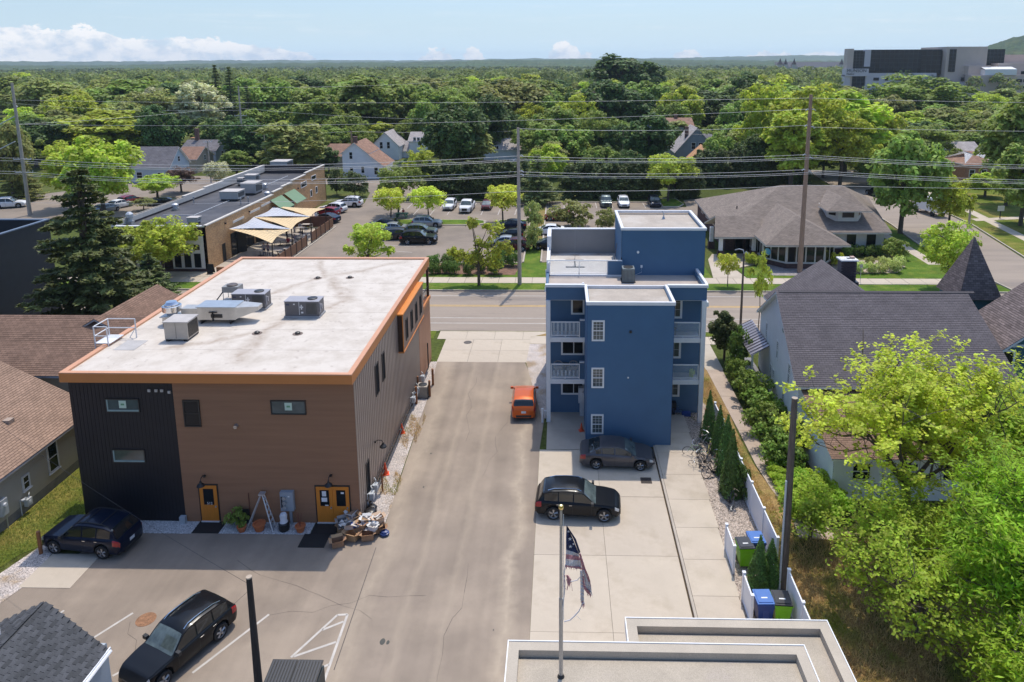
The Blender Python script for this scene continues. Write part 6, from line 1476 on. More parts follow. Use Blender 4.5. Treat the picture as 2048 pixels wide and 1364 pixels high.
 for a,c in((pill[0],pill[1]),(pill[2],pill[3]),(pill[4],pill[5])):
  if c-a>.02:sidepatch('side_window',a,c,6,7,.08,.92,carglass)
 toppatch('windshield',ws[0],ws[1],shieldglass); toppatch('rear_window',rw_[0],rw_[1],carglass)
 if kind=='pickup':
  q=MB(); x0=-.5*L+.12; q.box(x0,-.13*L,-hw*.8,hw*.8,1.13,1.16); q.build('bed',plastic,t)
 sidepatch('head_lamp',.93,.985,3,5,.55,.9,head_l,.01); sidepatch('tail_lamp',.008,.075 if kind!='pickup'else .02,3,5,.35,.85,red_l,.01)
 # seams, handles, mirrors
 q=MB()
 for x in(pill[1]+.007,pill[3]+.007,.665):
  i=idx(x)
  for s in(1,-1):
   for j in(2,3,4):
    a,c=P(i,j,s),P(i,j+1,s); q.face([a+Vector((-.006,s*.004,0)),a+Vector((.006,s*.004,0)),c+Vector((.006,s*.004,0)),c+Vector((-.006,s*.004,0))])
 q.build('door_seam',plastic,t)
 for x in(pill[3]-.035,pill[1]+.01 if kind!='pickup'else pill[3]+.05):
  for s in(1,-1):
   p=P(idx(x),4,s); q=MB(); q.box(p.x-.09,p.x+.07,min(p.y,p.y+s*.03),max(p.y,p.y+s*.03),p.z-.04,p.z-.015); q.build('door_handle',chrome if kind=='suv'else pm,t)
 for s in(1,-1):
  p=P(idx(ws[1]-.03),6,s); q=MB(); y0,y1=sorted((p.y+s*.02,p.y+s*.24)); q.box(p.x-.14,p.x+.0,y0,y1,p.z+.02,p.z+.17); q.build('wing_mirror',pm if kind!='suv'else plastic,t)
  # grille, bumper inlet, plates
 xe=L/2; q=MB(); q.box(xe-.05,xe+.012,-hw*.42,hw*.42,.5,.66 if kind!='pickup'else .92); q.build('grille',plastic,t)
 q=MB(); q.box(xe-.06,xe+.008,-hw*.5,hw*.5,.3,.4); q.build('air_inlet',plastic,t)
 q=MB(); zp=.78 if kind in('suv','hatch')else .66; q.box(-xe-.012,-xe+.03,-.16,.16,zp-.16,zp); q.build('licence_plate',plate_m,t)
 q=MB(); q.box(-xe-.008,-xe+.05,-hw*.62,hw*.62,.32,.48); q.build('rear_bumper_trim',plastic,t)
 if rails:
  for s in(1,-1):
   q=MB(); ii=[idx(v)for v in np.linspace(.16,.55,7)]; q.tube([P(i,8,s)+Vector((0,-s*.0,.045 if 0<k<6 else .0))for k,i in enumerate(ii)],.022,6); q.build('roof_rail',chrome if rails=='chrome'else plastic,t)
  if rails=='bars':
   for x in(.24,.44):i=idx(x); q=MB(); q.tube([P(i,8,1)+Z3*.06,P(i,8,-1)+Z3*.06],.02,6); q.build('cross_bar',plastic,t)
   # wheels
 for c in(f0,r0):
  for s in(1,-1):
   X=(c-.5)*L; y=s*(hw-.12); q=MB(); prof=[(wr-.12,-.1),(wr-.03,-.105),(wr,-.07),(wr,.07),(wr-.03,.105),(wr-.12,.1)]; k=22; base=len(q.v)
   for rr_,yy in prof:
    for a in range(k):q.v.append((X+rr_*math.cos(a/k*6.2832),y+yy,wr+rr_*math.sin(a/k*6.2832)))
   for i in range(len(prof)-1):
    for a in range(k):q.f.append((base+i*k+a,base+i*k+(a+1)%k,base+(i+1)*k+(a+1)%k,base+(i+1)*k+a)); q.m.append(0); q.uv.append(None)
   w_=q.build('wheel',tyre_m,t,smooth=True); r_=MB(); yo=y+s*.07; ri=wr-.11
   r_.tube([(X,y-s*.03,wr),(X,y+s*.04,wr)],ri,20,1)
   for a in range(5):
    an=a*1.2566+.3
    for da in(-.13,.13):
     p0=Vector((X+.04*math.cos(an),yo,wr+.04*math.sin(an))); p1=Vector((X+ri*math.cos(an+da),yo-s*.015,wr+ri*math.sin(an+da))); r_.tube([p0,p1],[.035,.024],5)
   seg=[Vector((X+(ri+.0)*math.cos(a/20*6.2832),yo-s*.01,wr+(ri+.0)*math.sin(a/20*6.2832)))for a in range(21)]; r_.tube(seg,.022,5,caps=False)
   r_.build('rim',[rim or rim_m,black],w_)
 return t
def car_at(o,pf,pr,side,label=None,paintm=None,group=None,W=1.86,z=0.,hw_in=.12):
 """place by the ground points of the near-side front and rear wheels; side=+1 when the car's left side faces us"""
 f,r=G(*pf,z),G(*pr,z); d=(f-r); d.z=0; d.normalize(); left=Vector((-d.y,d.x,0)); c=(f+r)/2-left*side*(W/2-hw_in); rz=math.atan2(d.y,d.x)
 place(o,(c.x,c.y,z),rz,1,label,group)
 if paintm:repaint(o,paintm)
 return o
def repaint(o,pm):
 for c in o.children:
  nm=c.name.split('.')[0]
  if nm=='body'or(nm in('door_handle','wing_mirror')and c.data.materials and c.data.materials[0].name.startswith('car paint')):
   c.material_slots[0].link='OBJECT'; c.material_slots[0].material=pm
P_navy=paint('navy',(.004,.009,.026),.2); P_black=paint('black',(.007,.008,.010),.1); P_char=paint('charcoal',(.045,.045,.05),.5); P_grey=paint('grey',(.095,.093,.10),.6)
P_orange=paint('orange',(.62,.12,.02),.3); P_white=paint('white',(.72,.72,.72),0); P_silver=paint('silver',(.36,.38,.39),.7); P_red=paint('red',(.22,.015,.02),.3); P_green=paint('grey green',(.12,.15,.15),.6); P_maroon=paint('maroon',(.08,.01,.015),.3)
steelrim=mat('steel grey hub cap',(.5,.5,.5),.35,.1,5,metal=.6)
rav=make_car('suv','dark navy SUV with roof bars parked half on the concrete pad beside the brown building',P_navy,4.6,1.87,1.72,2.69,.36,True,'bars')
car_at(rav,(112,1106),(212,1117),1)
esc=make_car('suv','black SUV with pale windshield parked diagonally in the striped rear lot',P_black,4.52,1.84,1.68,2.69,.36,False,'chrome',steelrim)
car_at(esc,(332,1372),(443,1276),1)
jeep=make_car('suv','charcoal black SUV parked crosswise on the open concrete court, behind the flagpole',P_black,4.63,1.88,1.70,2.72,.38,True,'chrome')
car_at(jeep,(1206,1043),(1104,1038),-1)
foc=make_car('sedan','grey sedan parked crosswise under the rear wall of the blue building',P_grey,4.53,1.83,1.47,2.65,.33)
car_at(foc,(1278,941),(1190,938),-1)
fit=make_car('hatch','bright orange hatchback seen from behind beside the blue building',P_orange,4.1,1.70,1.53,2.5,.31)
place(fit,(-2.52,47.1,0),R(91.5))
truck=make_car('pickup','white pickup truck facing the camera in the restaurant lot, next to the young tree',P_white,5.8,2.03,1.93,3.7,.42)
p=G(930,428); place(truck,(p.x,p.y+2.9,0),R(-92))
def cp(src,label,pm,x,y,deg,group=None,s=1):
 o=copy_tree(src); place(o,(x,y,0),R(deg),s,label,group);
 if pm:repaint(o,pm)
 return o
def cpx(src,label,pm,px,row,deg,group='cars parked in the restaurant lot',s=1,dy=0):
 p=G(px,row); return cp(src,label,pm,p.x,p.y+dy,deg,group,s)
gl_='cars parked in the restaurant lot'
cpx(rav,'black three-row SUV parked nearest the street in the restaurant lot',P_black,838,486,2,s=1.1)
cpx(jeep,'grey-green SUV parked just behind the black three-row SUV',P_green,843,470,0)
cpx(esc,'silver SUV at the end of its row next to the small tree island',P_silver,852,456,0,dy=1)
cpx(fit,'dark grey hatchback half hidden by the round tree crown in the lot',P_char,785,478,180,s=1.05)
cpx(foc,'silver blue sedan behind the dark grey hatchback in the lot',P_silver,782,464,180)
cpx(jeep,'dark SUV at the back of its row under the young tree pair',P_char,765,458,180)
cpx(foc,'dark blue sedan parked behind the middle utility pole',P_navy,1022,458,178,s=1.03)
cpx(fit,'black hatchback behind the tall street tree and the utility pole',P_black,1020,478,180)
cpx(foc,'silver sedan half hidden by the street tree',P_silver,1008,492,180)
cpx(esc,'maroon SUV behind the street tree next to the pole',P_maroon,1026,500,180)
cpx(esc,'white SUV facing the camera left of the white pickup',P_white,896,422,-92,dy=2)
cpx(fit,'maroon car facing the camera behind the young tree right of the pickup',P_maroon,972,422,-92,dy=2)
go='cars parked in the office lot'
t_=copy_tree(truck); p=G(1213,416); place(t_,(p.x,p.y+2.4,0),R(-90),.95,'grey pickup truck facing the camera by the far hedge',go); repaint(t_,P_green); t_['category']='pickup truck'
cpx(rav,'white SUV facing the camera in the middle of the far row by the hedge',P_white,1249,417,-90,go,dy=2.2)
cpx(jeep,'dark blue car facing the camera beside the round tree island',P_navy,1312,416,-90,go,dy=2.2)
cpx(esc,'red car behind the yellow-green bush left of the blue building roof',P_red,1118,440,180,go)
cpx(foc,'white car nosing out left of the blue building roof terrace',P_white,1098,468,180,go)
cpx(fit,'black car nosing out left of the terrace, nearer than the white one',P_black,1096,497,180,go)
gp='cars parked along the side of the brick restaurant'
cpx(rav,'large white SUV parked at the far end beside the brick restaurant',P_white,697,413,180,gp,1.05)
cpx(esc,'white crossover second in the row beside the brick restaurant',P_white,667,424,165,gp)
cpx(fit,'dark red car between white crossover and blue car by the patio fence',P_red,655,432,165,gp)
cpx(foc,'dark blue car right behind the end of the patio fence',P_navy,652,444,165,gp)
gs='cars on the road left of the brick restaurant'
cpx(fit,'silver car on the left road behind the big spruce',P_silver,215,424,75,gs)
cpx(foc,'white car on the left road just beyond the silver one',P_white,240,415,70,gs)
cpx(esc,'dark red car on the left road under the bright trees',P_red,262,408,70,gs)
cpx(foc,'black sedan parked beyond the left roof edge of the restaurant',P_black,325,410,195,gs)
cpx(esc,'white van-like car at the far left edge by the pole',P_white,20,415,20,gs,1.1)
cpx(jeep,'black car parked on the side street behind the hip-roof office',P_black,1752,392,100,'cars on the side street')
t=thing('box_truck','small white box truck parked on the side street behind the big tree','truck',(0,0,0))
b=MB(); b.box(-2.6,1.2,-1.05,1.05,.7,2.9); b.build('box',white_trim,t); b=MB(); b.prism([(1.25,-1),(3.0,-1),(3.0,1),(1.25,1)],.5,1.5); b.box(1.25,2.2,-.95,.95,1.5,2.3); b.build('cab',P_white,t)
b=MB(); b.box(2.2,2.23,-.85,.85,1.5,2.2); b.build('windshield',carglass,t)
for x in(-1.7,2.1):
 for s in(-1,1):b=MB(); b.tube([(x,s*.8,.42),(x,s*1.05,.42)],.42,16); b.build('wheel',tyre_m,t)
p=G(1860,428); place(t,(p.x,p.y,0),R(100))
# ================================================================== VEGETATION
def leafmat(name,col,var=.4,hue=.0,trans=.25,orand=.18,dry=None,nscale=.35):
 if name in MC:return MC[name]
 m=bpy.data.materials.new(name); m.use_nodes=True; nt=m.node_tree; n=nt.nodes; L=nt.links.new
 b=n['Principled BSDF']; b.inputs['Roughness'].default_value=.55; b.inputs['Specular IOR Level'].default_value=.22
 ge=n.new('ShaderNodeNewGeometry'); oi=n.new('ShaderNodeObjectInfo'); tc=n.new('ShaderNodeTexCoord')
 def mr(v,lo,hi,a0=0,a1=1):
  x=n.new('ShaderNodeMapRange'); x.inputs[1].default_value=a0; x.inputs[2].default_value=a1; x.inputs[3].default_value=lo; x.inputs[4].default_value=hi; L(v,x.inputs[0]); return x.outputs[0]
 no=n.new('ShaderNodeTexNoise'); no.inputs['Scale'].default_value=nscale; no.inputs['Detail'].default_value=3; L(tc.outputs['Object'],no.inputs[0])
 def mul(a,c):
  x=n.new('ShaderNodeMath'); x.operation='MULTIPLY'; L(a,x.inputs[0]); L(c,x.inputs[1]); return x.outputs[0]
 val=mul(mul(mr(ge.outputs['Random Per Island'],1-var,1+var),mr(oi.outputs['Random'],1-orand,1+orand)),mr(no.outputs[0],.8,1.2,.35,.65))
 hs=n.new('ShaderNodeHueSaturation'); hs.inputs['Color'].default_value=(*col,1); L(val,hs.inputs['Value'])
 def add(a,c):
  x=n.new('ShaderNodeMath'); x.operation='ADD'; L(a,x.inputs[0]); L(c,x.inputs[1]); return x.outputs[0]
 L(add(mr(oi.outputs['Random'],.485,.515),mr(ge.outputs['Random Per Island'],-.014,.014)),hs.inputs['Hue'])
 cur=hs.outputs[0]
 if dry:
  x=n.new('ShaderNodeMixRGB'); L(mr(no.outputs[0],0,1,.5,.62),x.inputs[0]); L(cur,x.inputs[1]); x.inputs[2].default_value=(*dry,1); cur=x.outputs[0]
 L(cur,b.inputs['Base Color'])
 tr=n.new('ShaderNodeBsdfTranslucent'); h2=n.new('ShaderNodeHueSaturation'); L(cur,h2.inputs['Color']); h2.inputs['Value'].default_value=1.5; h2.inputs['Hue'].default_value=.49; L(h2.outputs[0],tr.inputs[0])
 mx=n.new('ShaderNodeMixShader'); mx.inputs[0].default_value=trans; L(b.outputs[0],mx.inputs[1]); L(tr.outputs[0],mx.inputs[2]); L(mx.outputs[0],n['Material Output'].inputs[0])
 MC[name]=m; return m
LM={'bright':leafmat('bright yellow green leaves',(0.428,0.502,0.064),trans=.4),'lime':leafmat('lime young leaves',(0.547,0.583,0.081),trans=.4),'mid':leafmat('mid green leaves',(0.245,0.318,0.062),trans=.36),'dark':leafmat('dark green leaves',(0.099,0.157,0.040),trans=.3),'olive':leafmat('olive green leaves',(0.318,0.345,0.100),trans=.36),'cream':leafmat('cream blossom crown',(0.620,0.620,0.364),trans=.3),'copper':leafmat('copper purple leaves',(0.154,0.091,0.073)),'spruce':leafmat('spruce needles',(0.138,0.171,0.050),.45,trans=.15),'pine':leafmat('soft pine needles',(0.237,0.273,0.091),.4,trans=.2),'cedar':leafmat('cedar needles',(0.110,0.183,0.040),.45,trans=.2),'hedge':leafmat('dark hedge leaves',(0.118,0.147,0.047)),'juniper':leafmat('juniper sprays',(0.183,0.273,0.044),.45,trans=.2),'box':leafmat('clipped shrub leaves',(0.145,0.227,0.044)),'hosta':leafmat('pale perennial leaves',(0.547,0.620,0.200))}
bark=mat('grey brown bark',(.10,.078,.058),.95,.3,4); bark_l=mat('pale bark',(.17,.145,.12),.95,.25,5)
def quadmesh(C_,N_,size,asp=.62,rs=None):
 """diamond leaves at C_ with normals N_; arrays"""
 n=len(C_); r=rs or rng; N_=N_/(np.linalg.norm(N_,axis=1,keepdims=True)+1e-9); a=r.normal(size=(n,3)); a-=N_*(a*N_).sum(1,keepdims=True); a/=np.linalg.norm(a,axis=1,keepdims=True)+1e-9
 b=np.cross(N_,a); s=(size*r.uniform(.6,1.3,n))[:,None]; V=np.empty((n,4,3)); V[:,0]=C_+a*s; V[:,1]=C_+b*s*asp; V[:,2]=C_-a*s; V[:,3]=C_-b*s*asp
 return V.reshape(-1,3)
def mesh_from_quads(name,V,m):
 n=len(V)//4; me=bpy.data.meshes.new(name); me.vertices.add(n*4); me.vertices.foreach_set('co',V.astype(np.float32).ravel()); me.loops.add(n*4); me.loops.foreach_set('vertex_index',np.arange(n*4,dtype=np.int32))
 me.polygons.add(n); me.polygons.foreach_set('loop_start',np.arange(0,n*4,4,dtype=np.int32)); me.materials.append(m); me.update(calc_edges=True); return me
def crown_pts(seed,R_,H0,H1,nclump,per,cr=.27,shape=1.0,openness=.0,up=.7,squash=1.0):
 """clumped crown: returns leaf centres and normals; radius R_, from H0 to H1"""
 r=np.random.default_rng(seed); hz=(H1-H0)/2; zc=(H0+H1)/2; d=r.normal(size=(nclump,3)); d/=np.linalg.norm(d,axis=1,keepdims=True)
 d[:,2]=d[:,2]*.9+.12; rad=r.uniform(.55,.92,nclump)**(1.0+openness); ph=r.uniform(0,6.28,5)
 lump=1+.16*np.sin(3*np.arctan2(d[:,1],d[:,0])+ph[0])+.12*np.sin(5*np.arctan2(d[:,1],d[:,0])+ph[1]+3*d[:,2])+.08*r.normal(size=nclump)
 taper=np.where(d[:,2]>0,1-.35*(shape-1)*d[:,2],1.0); c=np.stack([d[:,0]*R_*rad*lump*taper,d[:,1]*R_*rad*lump*taper,zc+d[:,2]*hz*rad*(1+.5*(lump-1))],1)
 C_,N_=[],[]; s=cr*R_*r.uniform(.6,1.35,nclump)
 for k in range(nclump):
  u=r.normal(size=(per,3)); u/=np.linalg.norm(u,axis=1,keepdims=True); u[:,2]=np.where(u[:,2]<-.35,-u[:,2],u[:,2]); q=u*s[k]*r.uniform(.55,1.08,(per,1)); q[:,2]*=squash
  C_.append(c[k]+q); N_.append(u+r.normal(size=(per,3))*.55+np.array([0,0,up]))
 return np.concatenate(C_),np.concatenate(N_)
def trunk_mesh(seed,H,r0,R_,zc,n=7,m=bark,top=.85):
 r=random.Random(seed); b=MB(); pts=[Vector((0,0,-.2)),Vector((r.uniform(-.1,.1),r.uniform(-.1,.1),H*.3)),Vector((r.uniform(-.2,.2),r.uniform(-.2,.2),H*.6)),Vector((0,0,H*top))]
 b.tube(pts,[r0*1.25,r0,r0*.65,r0*.15],8)
 for i in range(n):
  t=r.uniform(.25,.7); p=pts[1].lerp(pts[3],t); a=i*6.28/n+r.uniform(-.4,.4); l=R_*r.uniform(.5,.8); q=p+Vector((math.cos(a)*l,math.sin(a)*l,H*r.uniform(.08,.22)))
  b.tube([p,p.lerp(q,.5)+Z3*.3,q],[r0*.45,r0*.28,r0*.07],5)
 return b
TREE={}
def make_tree(key,name,crownfn,lm,leaf,H,r0,R_,zc,bm=bark,asp=.62,seed=1,nl=7,top=.85,RW=None):
 t=thing(name,'x','tree',(0,0,0)); C_,N_=crownfn; V=quadmesh(C_,N_,leaf,asp,np.random.default_rng(seed)); c=link('crown',mesh_from_quads('crown',V,LM[lm]),t)
 b=trunk_mesh(seed,H,r0,R_,zc,nl,bm,top).build('trunk',bm,t); TREE[key]=(t,H,RW or R_); return t
 # templates: unit real size H metres, radius R_
for s in range(3):make_tree('round%d'%s,'leafy_tree',crown_pts(20+s,5.6,1.5,13,80,125,.25),'mid',.40,13,.32,5.6,8,seed=s+3)
for s in range(2):make_tree('oval%d'%s,'leafy_tree',crown_pts(40+s,4.6,1.6,16,85,115,.25,1.5),'mid',.40,16,.32,4.6,9,seed=s+9)
for s in range(2):make_tree('lacy%d'%s,'leafy_tree',crown_pts(50+s,5.8,2.2,14,120,75,.21,1.1,.3,.5,.85),'bright',.34,14,.3,5.8,9,asp=.5,seed=s+13)
make_tree('young','young_tree',crown_pts(61,2.7,1.5,6.6,48,85,.25,1.5,0,.4),'lime',.17,6.2,.1,2.7,4,seed=5)
make_tree('sapling','young_tree',crown_pts(66,1.5,1.4,4.6,26,60,.30,1.4),'lime',.13,4.3,.06,1.5,3,seed=6,nl=4)
def spruce_pts(seed,H,R_,n,droop=.25,z0=.04,tiers=26):
 r=np.random.default_rng(seed); C_,N_=[],[]
 for k in range(tiers):
  z=H*(z0+(1-z0)*k/tiers); Rk=R_*(1-(z/H))**.85*(1+.12*math.sin(k*2.1))+.15; nb=max(5,int(11*(1-z/H)+5))
  for i in range(nb):
   a=r.uniform(0,6.283); L_=Rk*r.uniform(.65,1.15); m=max(6,int(n/tiers/nb*(1.7*(1-z/H)+.3))); t=r.uniform(.1,1,m)**.7; w=.20*L_*(1.05-t)
   x=t*L_; y=r.normal(size=m)*w; zz=z-droop*x*(1-.55*t)+r.normal(size=m)*.06-abs(y)*.25
   C_.append(np.stack([x*math.cos(a)-y*math.sin(a),x*math.sin(a)+y*math.cos(a),zz],1)); N_.append(np.stack([r.normal(size=m)*.5+math.cos(a)*.25,r.normal(size=m)*.5+math.sin(a)*.25,np.ones(m)*.9],1))
 return np.concatenate(C_),np.concatenate(N_)
make_tree('spruce','spruce_tree',spruce_pts(5,15,5.2,30000),'spruce',.27,15,.28,.6,3,asp=.35,seed=17,top=.97,RW=5.2)
make_tree('fir','spruce_tree',spruce_pts(7,17,3.6,6500,.3),'spruce',.36,17,.28,.6,3,asp=.4,seed=19,top=.97,RW=3.6)
make_tree('pine','pine_tree',spruce_pts(9,9,3.6,12000,-.22,.05,16),'pine',.24,9,.2,.6,3,asp=.3,seed=21,top=.95,RW=3.6)
def cone_pts(seed,H,R_,n):
 r=np.random.default_rng(seed); z=H*(1-np.sqrt(r.uniform(0,1,n)))*.98+.02; a=r.uniform(0,6.283,n); rad=R_*np.minimum(1,(1-z/H)*1.25+.03)*(1+.13*np.sin(a*4+z*3)+.06*r.normal(size=n)); rad*=r.uniform(.72,1.05,n)
 return np.stack([np.cos(a)*rad,np.sin(a)*rad,z],1),np.stack([np.cos(a)+r.normal(size=n)*.35,np.sin(a)+r.normal(size=n)*.35,.35+r.normal(size=n)*.35],1)
make_tree('cedar','cedar_tree',cone_pts(3,3.4,.55,4200),'cedar',.085,3.2,.05,.3,1,asp=.32,seed=23,nl=0,RW=.55)
make_tree('shrub','round_shrub',crown_pts(71,1.05,-.1,1.35,34,70,.33,1,0,.5,.9),'box',.085,1.0,.04,.5,1,seed=27,nl=3,RW=1.05)
make_tree('bush','leafy_bush',crown_pts(73,1.6,-.1,2.4,40,75,.3,1,.1,.4,.8),'juniper',.13,1.8,.06,.9,1,seed=29,nl=5,RW=1.6)
for k in('shrub','bush'):TREE[k][0]['category']='shrub'
USED=set()
def tree(key,x,y,h,w=None,lm=None,label=None,group=None,rz=None,z=0.):
 src,H,R_=TREE[key]; o=copy_tree(src)if key in USED else src; USED.add(key)
 s=h/H; sx=(w/(2*R_))if w else s*random.uniform(.92,1.08); place(o,(x,y,z),rz if rz is not None else random.uniform(0,6.28),(sx,sx*random.uniform(.95,1.05),s),label,group)
 if lm:
  for c in o.children:
   if c.name.split('.')[0]=='crown':c.material_slots[0].link='OBJECT'; c.material_slots[0].material=LM[lm]
 return o
def tpx(key,px,Y,top,wpx,lm,label,group=None,base=None):
 """tree by photo column, depth, row of its top and width in columns"""
 if base:Y=G(px,base).y
 p=onY(px,top,Y); return tree(key,p.x,Y,p.z,wpx/CAM_F*Y*1.02,lm,label,group)
 # --- lot and street trees
gY='young trees planted in the lot islands'
tpx('young',779,0,378,74,'lime','round yellow-green young tree, left of the pair in the restaurant lot',gY,446)
tpx('young',855,0,376,74,'lime','round yellow-green young tree, right of the pair in the restaurant lot',gY,446)
tpx('young',1005,0,372,82,'lime','yellow-green young tree directly left of the middle utility pole',gY,447)
tpx('young',1338,0,312,98,'bright','large round light-green tree on the grass island of the office lot',gY,404)
tpx('young',793,112,336,92,'mid','green tree standing behind the pair of young lot trees')
tpx('lacy0',840,128,295,72,'bright','light green tree between the saltbox house and the long hedge')
tpx('bush',672,129,352,40,'hedge','dark bush at the far corner of the brick restaurant'); tpx('bush',708,128,358,52,'hedge','dark rounded bush beside the restaurant driveway')
tpx('young',1458,0,508,44,'lime','small thin tree on the verge in front of the office',None,573)
tpx('sapling',1524,0,514,44,'bright','narrow columnar tree on the near side of the street by the white house',None,655)
tpx('lacy1',310,0,348,80,'bright','bright green tree in front of the pale blue house, left',None,398)
tpx('young',736,84,450,95,'bright','bright green street tree showing above the white roof edge',None)
tpx('lacy1',315,76.5,435,135,'bright','bright green street tree in front of the white storefront','trees along the far verge')
tpx('lacy0',235,77,455,120,'bright','green street tree half hidden behind the big spruce','trees along the far verge')
tpx('bush',1145,0,418,78,'olive','wide yellow-green bush left of the blue building penthouse',None,455); tpx('bush',1212,0,430,40,'olive','small green bush touching the penthouse of the blue building',None,462)
tpx('bush',1068,0,420,38,'olive','sparse bush on the dry divider strip, farther one',None,462); tpx('bush',1065,0,462,34,'olive','sparse bush on the dry divider strip, nearer one',None,500)
tpx('sapling',285,115,398,50,'olive','yellowish shrub tree beside the left road'); tpx('young',434,0,325,60,'cream','yellow-cream flowering bush beyond the restaurant roof',None,385)
tpx('lacy0',358,0,333,62,'copper','purple-leaved small tree in front of the pale blue house',None,385)
# big spruce left
tree('spruce',-39.5,56.5,16.2,13.2,None,'tall dark green spruce between the dark clad building and the white roof')
tree('spruce',-40.8,67,6.0,6.5,'spruce','low dark spruce boughs behind the brown gable roof')
# street tree with irregular crown in front of the lot: (958,568) and shrubs
def irregular(label,base,blobs,leaf=.16,lm='mid',per=260,trunk_r=.13,name='street_tree',seed=4,bm=bark):
 p=G(*base); Y=p.y; t=thing(name,label,'tree',(p.x,p.y,0)); r=np.random.default_rng(seed); C_,N_=[],[]; b=MB(); B=[]
 for(px,py,rp,*dy)in blobs:
  q=onY(px,py,Y+(dy[0]if dy else 0)); B.append((q,rp/CAM_F*Y))
 for q,rr in B:
  k=7
  for i in range(k):
   d=r.normal(size=3); d/=np.linalg.norm(d); c=np.array(q)+d*rr*.6*np.array([1,1,.8]); u=r.normal(size=(per//k,3)); u/=np.linalg.norm(u,axis=1,keepdims=True); u[:,2]=np.where(u[:,2]<-.4,-u[:,2],u[:,2])
   C_.append(c+u*rr*.55*r.uniform(.4,1.1,(len(u),1))); N_.append(u+r.normal(size=u.shape)*.5+[0,0,.4])
 C_,N_=np.concatenate(C_)-np.array([p.x,p.y,0]),np.concatenate(N_)
 c=link('crown',mesh_from_quads('crown',quadmesh(C_,N_,leaf,.6,r),LM[lm]),t); top=max(B,key=lambda v:v[0].z)[0]; mid=Vector((p.x,p.y,top.z*.35))
 b.tube([p-Z3*.1,mid,top-Z3*.3],[trunk_r*1.3,trunk_r,trunk_r*.2],8)
 for q,rr in B:b.tube([Vector((p.x,p.y,min(q.z*.6,top.z*.6))),q],[trunk_r*.5,trunk_r*.12],5)
 b.build('trunk',bm,t); return t
irregular('street tree with ragged open crown casting its shadow on the street',(958,570),[(944,447,14),(975,455,10),(985,462,24),(970,485,22),(1002,488,20),(965,510,26),(990,512,20),(1015,500,14),(925,515,20),(905,505,12),(950,525,20),(985,530,22)],.17,'bright',300,.14)
irregular('low round green tree behind the orange roof edge, centre',(735,545),[(745,470,24),(765,480,18),(722,492,18),(700,500,14),(752,497,22),(778,502,12),(735,515,26)],.17,'bright',300,.14,seed=8)
# clipped shrubs in the bed
gs='clipped round shrubs in the bark bed'
for i,(px,py,w)in enumerate(((868,535,26),(893,534,26),(865,548,22),(893,546,24),(908,548,26),(876,547,20),(937,549,26),(962,545,26),(912,527,30),(935,530,24),(990,548,36),(1000,530,36),(1024,532,30))):
 tpx('shrub',px,0,py-w*.72,w,'box','clipped round shrub in the bark bed, '+('back left, at the roof corner','back row, second from the roof corner','front left, at the roof corner','front row, second from the roof corner','front row, third from the roof corner','low between the two left ones','front row, left of the ragged street tree','front row, behind the ragged street tree trunk','back row, in the middle of the bed','back row, left of the ragged crown','big one right of the ragged street tree','big one behind the ragged crown','rightmost, against the utility pole')[i],gs,py)
for px,py,w in((1695,512,22),(1715,512,24),(1737,512,26),(1758,512,22)):tpx('shrub',px,0,py-16,w,'box','clipped dark green shrub under the office windows','shrubs under the office windows',py)
for px,py,w,lmm in((1720,545,26,'hosta'),(1745,546,26,'hosta'),(1765,546,22,'hosta'),(1790,544,30,'hosta'),(1770,535,26,'hosta'),(1800,534,26,'hosta'),(1740,530,20,'olive'),(1672,530,30,'lime'),(1500,527,26,'bright'),(1515,530,22,'bright')):
 tpx('shrub',px,0,py-w*.6,w,lmm,'pale leafy perennial clump in the office flower bed'if px>1600 else 'green perennial clump near the office porch','perennials in the office beds',py)
tpx('bush',1790,0,488,48,'mid','broad green bush at the right corner of the office',None,517)
